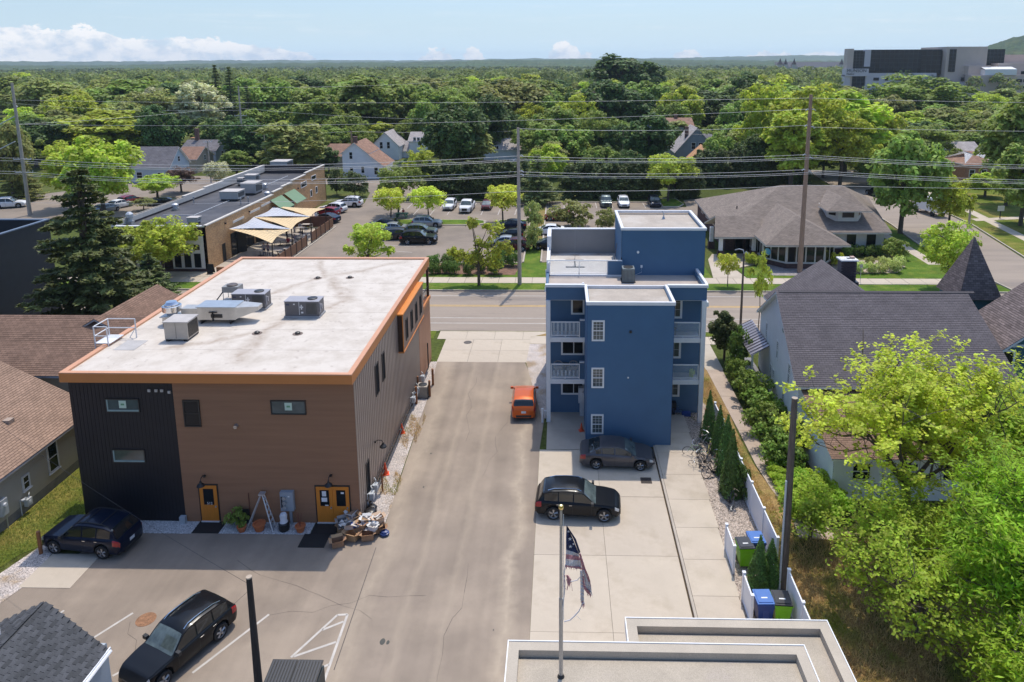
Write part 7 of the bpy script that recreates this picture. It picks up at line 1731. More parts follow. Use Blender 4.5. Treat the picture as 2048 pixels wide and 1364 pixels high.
# --- conspicuous trees of the middle distance
big=[('round0',190,112,275,135,'bright','bright green tree filling the left side behind the tall pole'),('lacy0',125,117,282,100,'bright','bright light-green tree right of the leaning pole'),('round1',6,122,250,80,'olive','dull green tree at the left edge behind the leaning pole'),('spruce',30,124,295,90,'olive','loose brownish spruce at the left edge behind the dark building'),('oval0',205,176,218,160,'bright','broad yellow-green tree behind the pale blue house'),('round2',60,165,238,110,'dark','dark green tree behind the leaning pole'),('round1',317,172,212,82,'dark','dark round tree between the broad yellow-green one and the cream tree'),('oval1',395,215,160,92,'cream','tall cream-blossomed tree, upper left'),('oval0',300,235,172,60,'cream','smaller cream-blossomed tree left of the tall one'),('fir',428,235,126,48,None,'tall dark fir, left of the pair on the skyline'),('fir',456,240,130,46,None,'tall dark fir, right of the pair on the skyline'),('fir',492,225,168,50,None,'dark fir right behind the thin pole'),('round0',475,178,232,76,'dark','dark tree right of the thin pole'),('oval1',582,150,240,124,'olive','yellowish tree directly behind the restaurant roof end'),('round1',640,200,178,130,'mid','large green tree above the brown-roofed house, left one'),('oval0',730,205,152,122,'mid','large green tree above the saltbox house'),('round2',790,230,160,100,'mid','large green tree above the mauve-roofed house'),('round2',600,320,152,100,'dark','dark dense tree on the upper left of centre'),('round0',905,150,208,118,'dark','big dark chestnut tree left of the white raised house'),('round1',972,172,192,96,'dark','dark chestnut tree behind the first one, nearer the white barn'),('round0',1245,330,110,142,'dark','huge domed dark tree rising above the skyline, centre right'),('round1',1105,182,215,110,'mid','green willow-like tree right of the white barn'),('lacy1',1198,170,222,86,'mid','light green tree left of the dark maple'),('round2',1180,235,180,90,'copper','purple-brown tree in the middle of the wood'),('round0',1250,215,172,110,'dark','dark glossy tree next to the purple-brown one'),('round1',1298,158,228,104,'dark','dark maple left of the grey gambrel house'),('round2',1418,225,182,124,'dark','dark spreading tree above the gambrel house'),('oval1',1478,165,240,80,'mid','mid green tree right of the gambrel house'),('lacy0',1545,150,158,120,'bright','tall bright tree left of the big right pole'),('lacy1',1620,142,172,150,'bright','tall bright tree behind the big right pole'),('oval0',1700,155,175,140,'bright','tall bright tree right of the big right pole'),('oval1',1590,135,212,110,'bright','bright tree low behind the office roof'),('lacy0',1690,138,225,120,'bright','bright tree over the right end of the office roof'),('lacy1',1840,260,150,190,'mid','very large soft green tree in front of the hospital'),('round0',1820,200,235,130,'mid','green tree under the large soft one'),('round1',1818,100,266,132,'mid','tall green street tree beside the office, on the side street'),('oval1',1990,190,218,80,'olive','olive tree below the hospital parking side'),('round2',1935,205,235,70,'copper','dark purple tree behind the white right-hand house'),('oval0',2040,120,180,120,'mid','tall green tree at the right edge'),('round0',2060,105,290,120,'mid','green tree low at the right edge over the lawn'),('round1',1900,160,300,90,'mid','green tree left of the white right-hand house'),('lacy1',1905,0,442,105,'bright','bright street tree behind the teal turret'),('lacy0',1908,99,350,84,'bright','thin green tree by the side street pole'),('oval1',1975,128,345,60,'bright','light green tree in front of the brick house'),('round0',555,245,175,120,'mid','green tree between the firs and the dark dense tree'),('round1',1095,135,290,74,'bright','low bright tree right of the middle utility pole')]
for key,px,Y,top,w,lm,lb in big:tpx(key,px,Y,top,w,lm,lb,None,578 if Y==0 else None)
tpx('pine',1075,0,305,96,'pine','soft green pine beside the middle utility pole and hedge',None,408)
tree('round2',62,70,9,8,'mid','green tree at the right beyond the side street lawn')if False else None
# long clipped hedge behind the lots: one cedar after another
gh='tall dark cedar hedge behind the parking lots'
t0=make_tree('hedge','hedge_tree',crown_pts(81,1.7,-1.5,6.3,80,90,.28,1.6,0,.3,1.2),'hedge',.2,6.0,.1,1.7,2,seed=31,nl=3)
for i in range(34):
 x=-24+i*1.45
 if-6<x<1.0:continue
 if 17.6<x<20:continue
 tree('hedge',x,127.2+random.uniform(-.4,.4),random.uniform(6.0,7.0),4.3,'hedge','tall dark hedge conifer in the row behind the parking lots',gh)
for i in range(12):tree('hedge',28+i*1.8,140+random.uniform(-.5,.5),random.uniform(6.5,7.5),4.6,'hedge','dark hedge conifer in the row behind the office','hedge behind the office')
# fill trees of the wooded belt
belt=[]
r_=random.Random(5)
kinds=['round0','round1','round2','oval0','oval1','lacy0','lacy1']
names={'mid':'mid green','olive':'olive green','bright':'yellow-green','dark':'dark green'}
n_f=0
MARK=[(90,'above the leaning pole'),(210,'above the broad yellow-green tree'),(330,'left of the cream tree'),(450,'around the skyline firs'),(560,'right of the firs'),(660,'above the restaurant roof end'),(760,'above the saltbox house'),(860,'above the white gables'),(960,'above the chestnut trees'),(1060,'above the white barn'),(1160,'left of the domed tree'),(1290,'by the domed tree'),(1400,'above the gambrel house'),(1520,'left of the tallest pole'),(1700,'around the tallest pole'),(3000,'below the hospital')]
def zone(col,az,Y,h):
 px=1120+1420*math.tan(az); w=next(t for a,t in MARK if px<a); return('tall 'if h>16 else 'low 'if h<13 else '')+col+' tree in the wooded belt '+w+(', near row'if Y<290 else ', far row'if Y>400 else ', middle row')
for k in range(1500):
 if n_f>=138:break
 Y=212+190*(r_.random()**1.1); az=r_.uniform(-.66,.62); x=Y*math.tan(az)
 if Y<250 and(.06<az<.25):continue
 if az>.36 and Y>330:continue
 if any((x-a)**2+(Y-c)**2<130 for a,c in belt):continue
 belt.append((x,Y)); n_f+=1; lm=r_.choices(['mid','olive','bright','dark'],[5,4,2.2,2])[0]; h=r_.uniform(12.5,19.5)if az<.3 else r_.uniform(9,14)
 if r_.random()<.06:tree('fir',x,Y,h+3,None,None,zone('dark fir',az,Y,h).replace('fir tree','fir'),'firs of the wooded belt')
 else:tree(r_.choice(kinds),x,Y,h,h*r_.uniform(.95,1.25),lm,zone(names[lm],az,Y,h),'trees of the wooded belt')
 # nearer fill beside and behind the houses
for k,(px,Y,top,w,lm)in enumerate(((20,150,262,80,'mid'),(130,185,232,90,'olive'),(250,200,205,90,'olive'),(350,215,195,70,'mid'),(520,200,215,80,'mid'),(560,170,262,70,'mid'),(640,172,262,70,'mid'),(690,186,225,80,'mid'),(850,196,200,70,'mid'),(880,215,180,80,'mid'),(935,235,172,90,'mid'),(1030,225,205,60,'mid'),(1065,210,205,70,'bright'),(1150,205,190,80,'bright'),(1345,200,205,70,'mid'),(1370,215,175,90,'bright'),(1480,190,200,80,'mid'),(1510,225,172,90,'mid'),(1560,200,165,90,'mid'),(1640,185,160,90,'mid'),(1740,190,190,80,'mid'),(1760,160,215,90,'bright'),(1880,230,210,90,'mid'),(1960,240,205,90,'mid'),(2030,230,200,80,'mid'),(1150,160,270,60,'bright'),(1210,150,290,60,'dark'),(1260,145,300,60,'dark'),(1440,150,268,60,'mid'),(1510,142,270,80,'dark'),(620,160,285,50,'dark'),(655,158,292,40,'dark'),(470,150,300,60,'mid'),(1650,150,290,90,'dark'),(1560,152,290,80,'dark'),(1745,140,300,80,'mid'),(510,165,285,60,'dark'),(1000,162,330,60,'dark'),(940,158,322,50,'dark'),(815,146,318,50,'dark'))):
 tpx(kinds[k%7],px,Y,top,w,lm,zone(names[lm],math.atan((px-1120)/1420),300,13).replace('in the wooded belt ','among the far houses, ').replace(', middle row',' column'),'trees among the far houses')
KEEP=[(215,460,150),(600,862,150),(955,1065,166),(1295,1450,152),(1860,2010,138),(560,740,142)]
n_g=0; spots_=[]
for k in range(3000):
 if n_g>=72:break
 Y=r_.uniform(146,214); px=r_.uniform(-40,2090); x=(px-1120)/1420*Y
 if any(a-12<px<c+12 and Y<hy+26 for a,c,hy in KEEP)or any((x-a)**2+(Y-c)**2<42 for a,c in spots_)or(x>48 and x<68):continue
 if px<560 and Y<168:continue
 spots_.append((x,Y)); n_g+=1; lm=r_.choices(['mid','olive','dark','bright'],[5,3,3,2])[0]; h=r_.uniform(7,12)if not 1450<px<1800 else r_.uniform(10,14)
 tree(r_.choice(kinds),x,Y,h,h*r_.uniform(.9,1.25),lm,zone(names[lm],math.atan((px-1120)/1420),Y,h).replace('wooded belt','garden trees').replace(', near row',', front').replace('in the garden trees','among the gardens'),'garden trees behind the lots')
 # --- the far-off wood: one mass of crowns
def wood(name,n,d0,d1,per,leaf,rr,hh,seed,m,a0=-.9,a1=.9,keep=lambda a,d:True):
 r=np.random.default_rng(seed); d=np.sqrt(r.uniform(d0**2,d1**2,n)); a=r.uniform(a0,a1,n); k=np.array([keep(q,w)for q,w in zip(a,d)]); d,a=d[k],a[k]; n=len(d)
 base=np.stack([d*np.sin(a),d*np.cos(a),np.zeros(n)],1); h=r.uniform(.7,1.2,n)*hh; ra=rr*r.uniform(.7,1.3,n); u=r.normal(size=(n,per,3)); u/=np.linalg.norm(u,axis=2,keepdims=True); u[:,:,2]=np.abs(u[:,:,2])*1.1-.15
 C_=base[:,None,:]+u*ra[:,None,None]*r.uniform(.8,1.05,(n,per,1)); C_[:,:,2]=(h-ra*.9)[:,None]+u[:,:,2]*ra[:,None]*r.uniform(.85,1.1,(n,per)); N_=u+r.normal(size=u.shape)*.3
 V=quadmesh(C_.reshape(-1,3),N_.reshape(-1,3),leaf,.8,r); return tag(link(name,mesh_from_quads(name,V,m)),'far-off mass of mixed green woodland'if 'near'not in name else 'dense mixed woodland beyond the town trees','woodland',None,'stuff')
wm=leafmat('woodland leaves',(.24,.275,.075),.35,trans=.35,orand=0,nscale=.02,dry=(.14,.175,.05))
wm2=leafmat('far woodland leaves',(.14,.18,.055),.35,trans=.3,orand=0,nscale=.01,dry=(.085,.115,.04))
clear=lambda a,d:not(.36<a<.9 and d<530)
wood('woodland',1900,385,900,120,1.05,6.6,15.5,3,wm,keep=clear)
wood('far_woodland',2600,850,1900,46,2.6,8,13,4,wm2)
# ================================================================== NEAR TREES (right)
def grow_tree(name,label,base,crown_c,crown_r,lm,leaf,asp,n_leaf,spread,seed,trunk_r,limbs=6,droop=0.,levels=4,bm=bark,kids_=(6,5,4),dens=1.0,flat=1.0,fork=None):
 r=random.Random(seed); t=thing(name,label,'tree',base); b=MB(); tips=[]
 base=Vector(base); cc=Vector(crown_c); cr=Vector(crown_r)
 def inside(p):q=p-cc; return(q.x/cr.x)**2+(q.y/cr.y)**2+(q.z/cr.z)**2
 def branch(p,d,L_,rad,lev):
  pts=[p]; k=4; dd=d.copy()
  for i in range(k):
   dd=(dd+Vector((r.gauss(0,.16),r.gauss(0,.16),r.gauss(.06,.1)-droop*(lev>1)))).normalized(); pts.append(pts[-1]+dd*L_/k)
  b.tube(pts,[rad*(1-.72*i/k)for i in range(k+1)],6 if lev<2 else(4 if lev<3 else 3),caps=False)
  if lev>=levels or(lev>1 and inside(pts[-1])>1.25):tips.extend(pts[2:]); return
  n=kids_[min(lev-1,len(kids_)-1)]
  for i in range(n):
   u=.3+.7*(i+r.random())/n; j=min(k-1,int(u*k)); q=pts[j].lerp(pts[j+1],u*k-j)
   a=Vector((r.gauss(0,1),r.gauss(0,1),r.gauss(.15,.6))); a.normalize(); nd=(dd*.55+a*.85).normalized()
   # steer toward the crown volume
   nd=(nd+(cc+Vector((r.uniform(-1,1)*cr.x,r.uniform(-1,1)*cr.y,r.uniform(-.6,1)*cr.z))-q).normalized()*.45).normalized()
   branch(q,nd,L_*r.uniform(.5,.72),rad*.45,lev+1)
 th=(cc.z-base.z)*.42; tp=fork or(base+Vector((r.uniform(-.3,.3),r.uniform(-.3,.3),th))); tp=Vector(tp)
 b.tube([base-Z3*.2,base.lerp(tp,.5)+Vector((.08,-.05,0)),tp],[trunk_r*1.3,trunk_r,trunk_r*.85],10)
 for i in range(limbs):
  a=i*6.283/limbs+r.uniform(-.4,.4); tgt=cc+Vector((math.cos(a)*cr.x*.8,math.sin(a)*cr.y*.8,r.uniform(-.1,.7)*cr.z)); d=(tgt-tp); branch(tp+Vector((0,0,-.1)),d.normalized(),d.length*.72,trunk_r*.55,1)
 b.build('trunk',bm,t)
 rr=np.random.default_rng(seed); T=np.array([tuple(p)for p in tips]); ins=((T-np.array(cc))**2/np.array(cr)**2).sum(1)<1.5; T=T[ins]; idx=rr.integers(0,len(T),n_leaf)
 # leaves sit in clusters on the twig ends
 C_=T[idx]+rr.normal(size=(n_leaf,3))*spread*np.array([1,1,.75]); N_=rr.normal(size=(n_leaf,3))*.6+np.array([0,0,1.6])+(C_-np.array(cc))*.08
 C_=C_-np.array(base); link('crown',mesh_from_quads('crown',quadmesh(C_,N_,leaf,asp,rr),LM[lm]),t); return t
LM['yg']=leafmat('yellow olive spring leaves',(.48,.58,.075),.38,trans=.5,orand=0,nscale=.5); LM['fg']=leafmat('fresh green leaves',(.34,.47,.055),.38,trans=.52,orand=0,nscale=.4); LM['fern']=leafmat('vivid yellow-green fern leaves',(.33,.45,.035),.45,trans=.5,orand=0,nscale=.5)
grow_tree('sparse_tree','sparse yellow-green tree with visible forked branches in front of the white house',(18.2,34.3,0),(17.3,33.0,6.5),(6.2,5.0,4.4),'yg',.105,.7,27000,.15,12,.24,6,kids_=(5,5,4),fork=(18.0,34.0,2.6))
grow_tree('young_tree','light leafy tree with dry grass showing through it, beside the foreground garage',(15.4,27.0,0),(15.2,27.6,3.4),(4.6,4.8,2.8),'fg',.09,.62,19000,.17,23,.16,7,kids_=(6,5,4))
grow_tree('young_tree','small bright leafy tree between the wooden pole and the white house',(12.9,33.2,0),(12.9,33.2,1.7),(1.9,1.9,1.6),'fg',.09,.62,3800,.16,33,.08,5,kids_=(5,4,3))
grow_tree('walnut_tree','dense vivid yellow-green tree filling the right edge of the foreground',(20.3,25.2,0),(18.9,25.6,5.2),(4.2,4.2,4.4),'fern',.15,.28,46000,.22,41,.28,8,kids_=(7,6,4),bm=bark)
grow_tree('walnut_tree','vivid yellow-green tree crown in the bottom right corner, below the bigger one',(18.2,20.8,0),(16.9,21.8,2.9),(2.9,3.0,3.1),'fern',.13,.28,28000,.2,43,.2,7,kids_=(7,6,4),bm=bark)
grow_tree('leafy_tree','mid green tree behind the vivid one, at the right edge by the teal house',(23.8,36.5,0),(23.6,36.0,4.6),(3.2,3.2,3.6),'fg',.14,.6,15000,.26,47,.2,7,kids_=(6,5,4))
# junipers along the white house, bright ground cover, shrubs
gj='low junipers along the white house'
for i,(px,py,h,w)in enumerate(((1500,800,1.6,2.6),(1520,835,1.4,2.5),(1478,770,1.5,2.0),(1535,870,1.5,2.6),(1552,905,1.5,2.5),(1570,935,1.4,2.4),(1545,850,1.2,2.0),(1585,905,1.5,2.4))):
 p=G(px,py); tree('bush',p.x,p.y,h,w,'juniper','low spreading juniper by the white house, '+('farther up beside the path','in the middle of the bed','farthest, at the porch','just below the middle','near the lower end of the bed','lowest, at the bend of the path','on the path side of the middle','tucked against the lower wall')[i],gj)
for i in range(7):
 p=G(1540+i*9,940+i*16); tree('bush',p.x+.2,p.y,.5,1.3,'fg','bright green ground cover edging the curved path','ground cover clumps along the curved path')
for i in range(6):p=G(1600+i*14,985+(i%3)*22); tree('bush',p.x,p.y,.9,1.9,'fg','rank green weeds at the corner of the white house, '+('nearest the wooden pole','second from the wooden pole','lowest of the left three','hard against the wall','under the yellow-green tree','farthest right, below the small window')[i],'weeds at the corner of the white house')
tree('oval0',13.6,55.6,4.4,2.4,'hedge','dark upright shrub tree by the porch of the white house'); tree('bush',14.1,53.2,2.6,2.0,'box','mid green shrub under the porch roof of the white house')
for(x,y,h,lb)in((9.75,43.0,3.3,'slim cedar next to the red pipe, farthest along the white fence'),(10.0,41.2,3.2,'slim cedar behind the bicycles, second along the white fence'),(9.95,39.0,3.7,'slim cedar by the bicycles, third along the white fence'),(9.75,36.9,3.9,'bushy slim cedar over the last leaning bicycle'),(9.35,29.7,2.6,'slim cedar left of the pair between the waste bins'),(9.95,29.9,2.3,'slim cedar right of the pair between the waste bins')):
 tree('cedar',x,y,h,1.25 if h>3.5 else 1.0,None,lb,'slim cedars along the white fence')
tree('bush',10.3,36.4,1.5,.9,'cedar','small cedar shoot tight against the white fence')
for k in list(USED_T:=[k for k in TREE if TREE[k]and k not in USED]):
 def rm(o):
  for c in list(o.children):rm(c)
  bpy.data.objects.remove(o)
 rm(TREE[k][0])
 # grass tufts: one mass of dry grass blades
def tufts(name,n,poly_fn,m,h,w,seed,label):
 r=np.random.default_rng(seed); P=poly_fn(r,n); n=len(P); a=r.uniform(0,6.283,n); lean=r.normal(size=(n,2))*.5*h; hh=h*r.uniform(.5,1.4,n); V=np.zeros((n,4,3)); dx,dy=np.cos(a)*w,np.sin(a)*w
 V[:,0]=np.stack([P[:,0]-dx,P[:,1]-dy,P[:,2]],1); V[:,1]=np.stack([P[:,0]+dx,P[:,1]+dy,P[:,2]],1); V[:,2]=np.stack([P[:,0]+dx*.3+lean[:,0],P[:,1]+dy*.3+lean[:,1],P[:,2]+hh],1); V[:,3]=np.stack([P[:,0]-dx*.3+lean[:,0],P[:,1]-dy*.3+lean[:,1],P[:,2]+hh],1)
 tag(link(name,mesh_from_quads(name,V.reshape(-1,3),m)),label,'grass',None,'stuff')
def box_fn(x0,x1,y0,y1,ok=lambda x,y:True):
 def f(r,n):
  P=np.stack([r.uniform(x0,x1,n),r.uniform(y0,y1,n),np.full(n,.01)],1); return P[[ok(p[0],p[1])for p in P]]
 return f
LM['straw']=leafmat('straw grass blades',(.58,.42,.19),.4,trans=.25,orand=0,nscale=.6,dry=(.26,.28,.05)); LM['lawn']=leafmat('lawn blades',(.21,.26,.05),.35,trans=.25,orand=0,nscale=.4,dry=(.40,.32,.10))
tufts('dry_grass',60000,box_fn(10.6,22,19,33.2),LM['straw'],.16,.012,3,'dry straw-coloured grass right of the white fence')
tufts('strip_grass',14000,box_fn(10.55,12.3,33.2,52,lambda x,y:x<11.6+.3*(y<37)),LM['straw'],.09,.012,4,'patchy dry grass between white fence and garden path')
tufts('lawn_grass',26000,box_fn(-31,-25.7,26,41,lambda x,y:x<-25.8-max(0,(33-y))*.5 and(x>-29.3 or y<33)),LM['lawn'],.08,.012,5,'patchy lawn between left house and brown building')
tufts('weeds',5000,box_fn(-10.4,-9.3,36.5,48,lambda x,y:math.sin(y*.9)+math.sin(y*2.3+x*7)*.7>.25),LM['straw'],.12,.012,6,'dry weeds in the gravel beside the drive')
# loose pebbles on the beds: real stones, one mass each
def stones(name,n,fn,m,s,seed,label):
 r=np.random.default_rng(seed); P=fn(r,n); n=len(P); o=np.array([[1,0,0],[0,1,0],[-1,0,0],[0,-1,0],[0,0,.7]]); F=np.array([[0,1,4],[1,2,4],[2,3,4],[3,0,4]]); sz=s*r.uniform(.5,1.4,(n,1,1)); a=r.uniform(0,6.28,n); c_,s_=np.cos(a),np.sin(a)
 Q=o[None]*sz*r.uniform(.7,1.2,(n,1,3)); V=Q.copy(); V[:,:,0]=Q[:,:,0]*c_[:,None]-Q[:,:,1]*s_[:,None]; V[:,:,1]=Q[:,:,0]*s_[:,None]+Q[:,:,1]*c_[:,None]; V+=P[:,None,:]
 me=bpy.data.meshes.new(name); me.vertices.add(n*5); me.vertices.foreach_set('co',V.astype(np.float32).ravel()); me.loops.add(n*12); me.loops.foreach_set('vertex_index',(F[None]+(np.arange(n)*5)[:,None,None]).astype(np.int32).ravel()); me.polygons.add(n*4); me.polygons.foreach_set('loop_start',np.arange(0,n*12,3,dtype=np.int32)); me.materials.append(m); me.update(calc_edges=True)
 tag(link(name,me),label,'gravel',None,'stuff')
zf=lambda f,z:(lambda r,n:f(r,n)+np.array([0,0,z]))
stones('bed_pebbles',26000,zf(box_fn(8.1,10.45,24,46.5),.02),mat('mixed pebbles',(.36,.30,.25),.85,0,1,island=.65),.034,7,'brown and grey river pebbles along the concrete walk')
stones('drive_gravel',14000,zf(box_fn(-10.6,-9.3,33.3,54.5,lambda x,y:x<-9.38-(y-33)*.035),.008),mat('crushed limestone',(.52,.46,.41),.85,0,1,island=.45),.026,8,'pale crushed stone between ribbed wall and drive')
stones('front_pebbles',9000,zf(box_fn(-25.6,-13.1,33.0,33.95,lambda x,y:not-19.4<x<-17.9),.008),mat('white stones',(.50,.49,.48),.85,0,1,island=.4),.03,9,'white stones along the rear wall of the brown building')
# ================================================================== POLES AND WIRES
wood_p=mat('weathered pole wood',(.42,.36,.31),.95,.2,3,stretch=(4,4,.5)); wood_b=mat('brown pole wood',(.34,.22,.155),.95,.25,3,stretch=(4,4,.5)); wood_d=mat('dark rough pole',(.13,.10,.08),.95,.3,4,stretch=(4,4,.5)); ins_m=mat('grey insulator',(.5,.52,.54),.4,.1,5)
def pole(label,x,y,top,r0,m=wood_p,arms=(),ins=(),name='utility_pole',extra=None):
 t=thing(name,label,'utility pole',(x,y,0)); b=MB(); b.tube([(x,y,-.2),(x,y,top)],[r0,r0*.62],10); b.build('pole',m,t)
 for z,w,ang in arms:
  d=Vector((math.cos(ang),math.sin(ang),0)); c=Vector((x,y,z)); b=MB(); b.tube([c-d*w,c+d*w],.06,6); b.build('crossarm',ins_m,t)
  for q in(-w,-w*.45,w*.45,w):b=MB(); p=c+d*q; b.tube([p,p+Z3*.28],[.05,.07],6); b.build('insulator',ins_m,t)
 for z,s in ins:
  b=MB(); c=Vector((x,y,z)); b.tube([c,c+Vector((s*.35,-.15,.12)),c+Vector((s*.55,-.2,-.05))],.06,6); b.build('insulator',ins_m,t)
 return t
pole('tall leaning-looking grey utility pole at the left edge with two pale crossarms',-86.6,111.5,21.4,.32,wood_p,((onY(60,319,111.5).z,1.45,0),(onY(60,345,111.5).z,1.45,0)),((onY(40,213,111.5).z,1),))
pole('grey utility pole in the middle, left of the blue building',-4.45,75.8,17.4,.24,wood_p,(),((onY(1038,312,75.8).z,1),(onY(1038,320,75.8).z,-1),(onY(1038,343,75.8).z,1),(onY(1038,350,75.8).z,1)))
pole('tallest brown utility pole standing in front of the hip-roof office',28.0,80.5,20.6,.30,wood_b,(),((onY(1620,220,80.5).z,-1),(onY(1620,220,80.5).z,1),(onY(1618,255,80.5).z,1),(onY(1618,252,80.5).z,-1),(onY(1612,316,80.5).z,1),(onY(1612,310,80.5).z,-1),(onY(1608,344,80.5).z,1),(onY(1608,340,80.5).z,-1)))
pole('thin grey pole rising behind the black restaurant roof',-74.5,164.6,19.1,.26,wood_p,((onY(480,232,164).z,1.3,.3),),()); pole('brown pole with dark transformer beside the saltbox house',-44.7,151,9.9,.2,wood_b)
pole('pale slim pole in front of the dark chestnut tree',-22,164.5,11.4,.17,wood_p); pole('pale slim pole just right of the pine',-1.9,177,7.9,.17,wood_p); pole('short tan pole left of the dark maple',14.3,160,9.4,.2,wood_b)
pole('small pole in front of the brown gambrel outbuilding',-72,143,onY(395,282,143).z,.16,wood_p,((onY(395,284,143).z,.8,.5),)); pole('thin grey pole above the yellowish tree, left of centre',-64,152,onY(534,265,152).z,.14,wood_p)
pole('grey pole on the lawn by the side street at right',onY(1943,400,104).x,104,onY(1943,395,104).z,.18,wood_p)
t=pole('thin brown street-light pole by the near pavement right of the blue building',16.6,62.3,7.3,.12,wood_d,name='street_light_pole'); b=MB(); b.tube([(16.6,62.3,7.2),(16.55,62.4,7.55),(16.2,62.6,7.62),(15.9,62.8,7.45)],.05,6); b.tube([(16.6,62.3,7.2),(16.75,62.2,7.5),(16.9,62.1,7.3)],.04,6); b.build('lamp_arm',steel,t)
t=pole('big dark wooden pole with grey conduit beside the white fence',10.46,29.65,9.55,.21,wood_d); b=MB(); b.tube([(10.27,29.5,0),(10.27,29.5,5.6)],.05,8); b.build('conduit',ins_m,t); b=MB(); b.tube([(10.46,29.65,9.54),(10.46,29.65,9.57)],.135,10); b.build('cut_top',mat('pale cut wood',(.42,.34,.26),.9),t)
t=pole('black weathered pole stump standing in the striped rear lot',-11.3,22.6,5.9,.165,mat('charred pole',(.03,.025,.022),.95,.35,5,stretch=(4,4,.5))); b=MB(); b.tube([(-11.3,22.6,5.88),(-11.3,22.6,5.93)],.11,10); b.build('cut_top',mat('pale cut wood',(.42,.34,.26),.9),t)
wire_m=mat('pale overhead wire',(.72,.70,.68),.5,0)  # sun reflection on the wires is put into this pale colour
def wire(a,c,sag,label,r=.016,group='overhead wires',m=None):
 a,c=Vector(a),Vector(c); n=14; b=MB(); b.tube([a.lerp(c,i/n)-Z3*sag*4*(i/n)*(1-i/n)for i in range(n+1)],r,4,caps=False); tag(b.build('overhead_wire',m or wire_m),label,'wire',group)
PCN,PRT,PLF=(-4.45,75.8),(28.0,80.5),(-86.6,111.5); PFR=(92,82)
rows=((312,309,316),(318,314,322),(321,317,326),(343,339,343),(349,344,348),(352,347,351))
for i,(rc,rr_,rl)in enumerate(rows):
 zc=onY(1038,rc,75.8).z; zr=onY(1612,rr_,80.5).z; zl=onY(62,rl,111.5).z; o=(-.45 if i%3==0 else .35+.12*(i%3)); nm=('upper','upper','upper','lower','lower','lower')[i]+(' rear',' middle',' front')[i%3]
 wire((PCN[0]+o,75.7,zc),(PRT[0]+o,80.3,zr),.35,nm+' wire of the bundle between the middle and the tallest pole',.017)
 wire((PCN[0]+o,75.7,zc),(PLF[0]+o,111.3,zl),1.1,nm+' wire of the bundle running from the middle pole to the left edge pole',.02)
 wire((PRT[0]+o,80.3,zr),(PFR[0],82,zr-1.1),.9,nm+' wire of the bundle leaving the picture right of the tallest pole',.017)
 if i%3!=2:wire((PLF[0]+o,111.3,zl),(-190,150,zl-1),.8,nm+' wire leaving the picture left of the leaning pole',.02)
for k,(r1,r2,r3)in enumerate(((382,370,379),)):
 z1,z2=onY(1038,r1,75.8).z,onY(1604,r2,80.5).z; wire((-4.4,75.7,z1),(28,80.4,z2),.25,'low single cable between the middle and the tallest pole'); wire((28,80.4,z2),(92,82,z2-.4),.4,'low single cable right of the tallest pole'); wire((-4.4,75.7,z1),(-86,111,onY(60,405,111).z),.7,'low single cable left of the middle pole')
zt=onY(1626,196,80.5).z; wire((28,80.5,zt),(-86.6,111.5,onY(30,200,111.5).z),.5,'thin highest wire running left from the top of the tallest pole',.014); wire((28,80.5,zt),(100,83,zt-.5),.5,'thin highest wire running right from the tallest pole',.014)
z2=onY(1618,218,80.5).z; wire((28,80.5,z2),(-86.6,111.5,onY(40,248,111.5).z),.9,'second high wire running left from the tallest pole',.015); wire((28,80.5,onY(1618,250,80.5).z),(-4.4,75.8,17.3),.4,'high wire between the tops of the tallest and middle poles',.015); wire((28,80.5,onY(1618,254,80.5).z),(100,83,onY(1618,262,80.5).z),.5,'third high wire running right from the tallest pole',.015)
for(a,c,s,lb)in(((-44.7,151,9.8),(-1.9,177,7.8),.5,'local line from the saltbox house pole to the slim pole by the pine'),((-1.9,177,7.8),(14.3,160,9.3),.3,'local line between the slim pole and the short tan pole'),((14.3,160,9.3),(70,150,8),.6,'local line running right from the short tan pole'),((-44.7,151,9.8),(-74.5,164.6,8.5),.4,'local line running left from the saltbox house pole'),((-74.5,164.6,14),(-22,164.5,11.2),.6,'local line between the two pale slim poles'),((-74.5,164.6,13.5),(-150,190,14),.8,'wire leaving left from the thin grey pole'),((-74.5,164.6,18.8),(-30,210,19),.6,'high wire into the wood from the thin grey pole'),((-86.6,111.5,14.8),(-74.5,164.6,14.5),.4,'wire joining the leaning pole and the thin grey pole')):
 wire(a,c,s,lb,.018)
for(dz,yy)in((0,0),(-.4,.5)):pass
t=thing('guy_brace','two pale braces leaving the leaning pole to the left','brace',(-87,111.5,14));
for r_a,r_b in((232,253),(283,302)):
 a,c=onY(30,r_a,111.5),onY(-8,r_b,111.5); b=MB(); b.tube([a,c],.08,6); b.build('strut',ins_m,t)
wire((-11.3,22.6,5.6),(-30,33.5,6.5),.3,'dark cable running from the black pole stump to the left house',.007,'cables of the rear lot',black); wire((-11.3,22.6,5.4),(-17.0,14,3.5),.15,'dark cable dropping from the black pole stump toward the shed',.007,'cables of the rear lot',black)
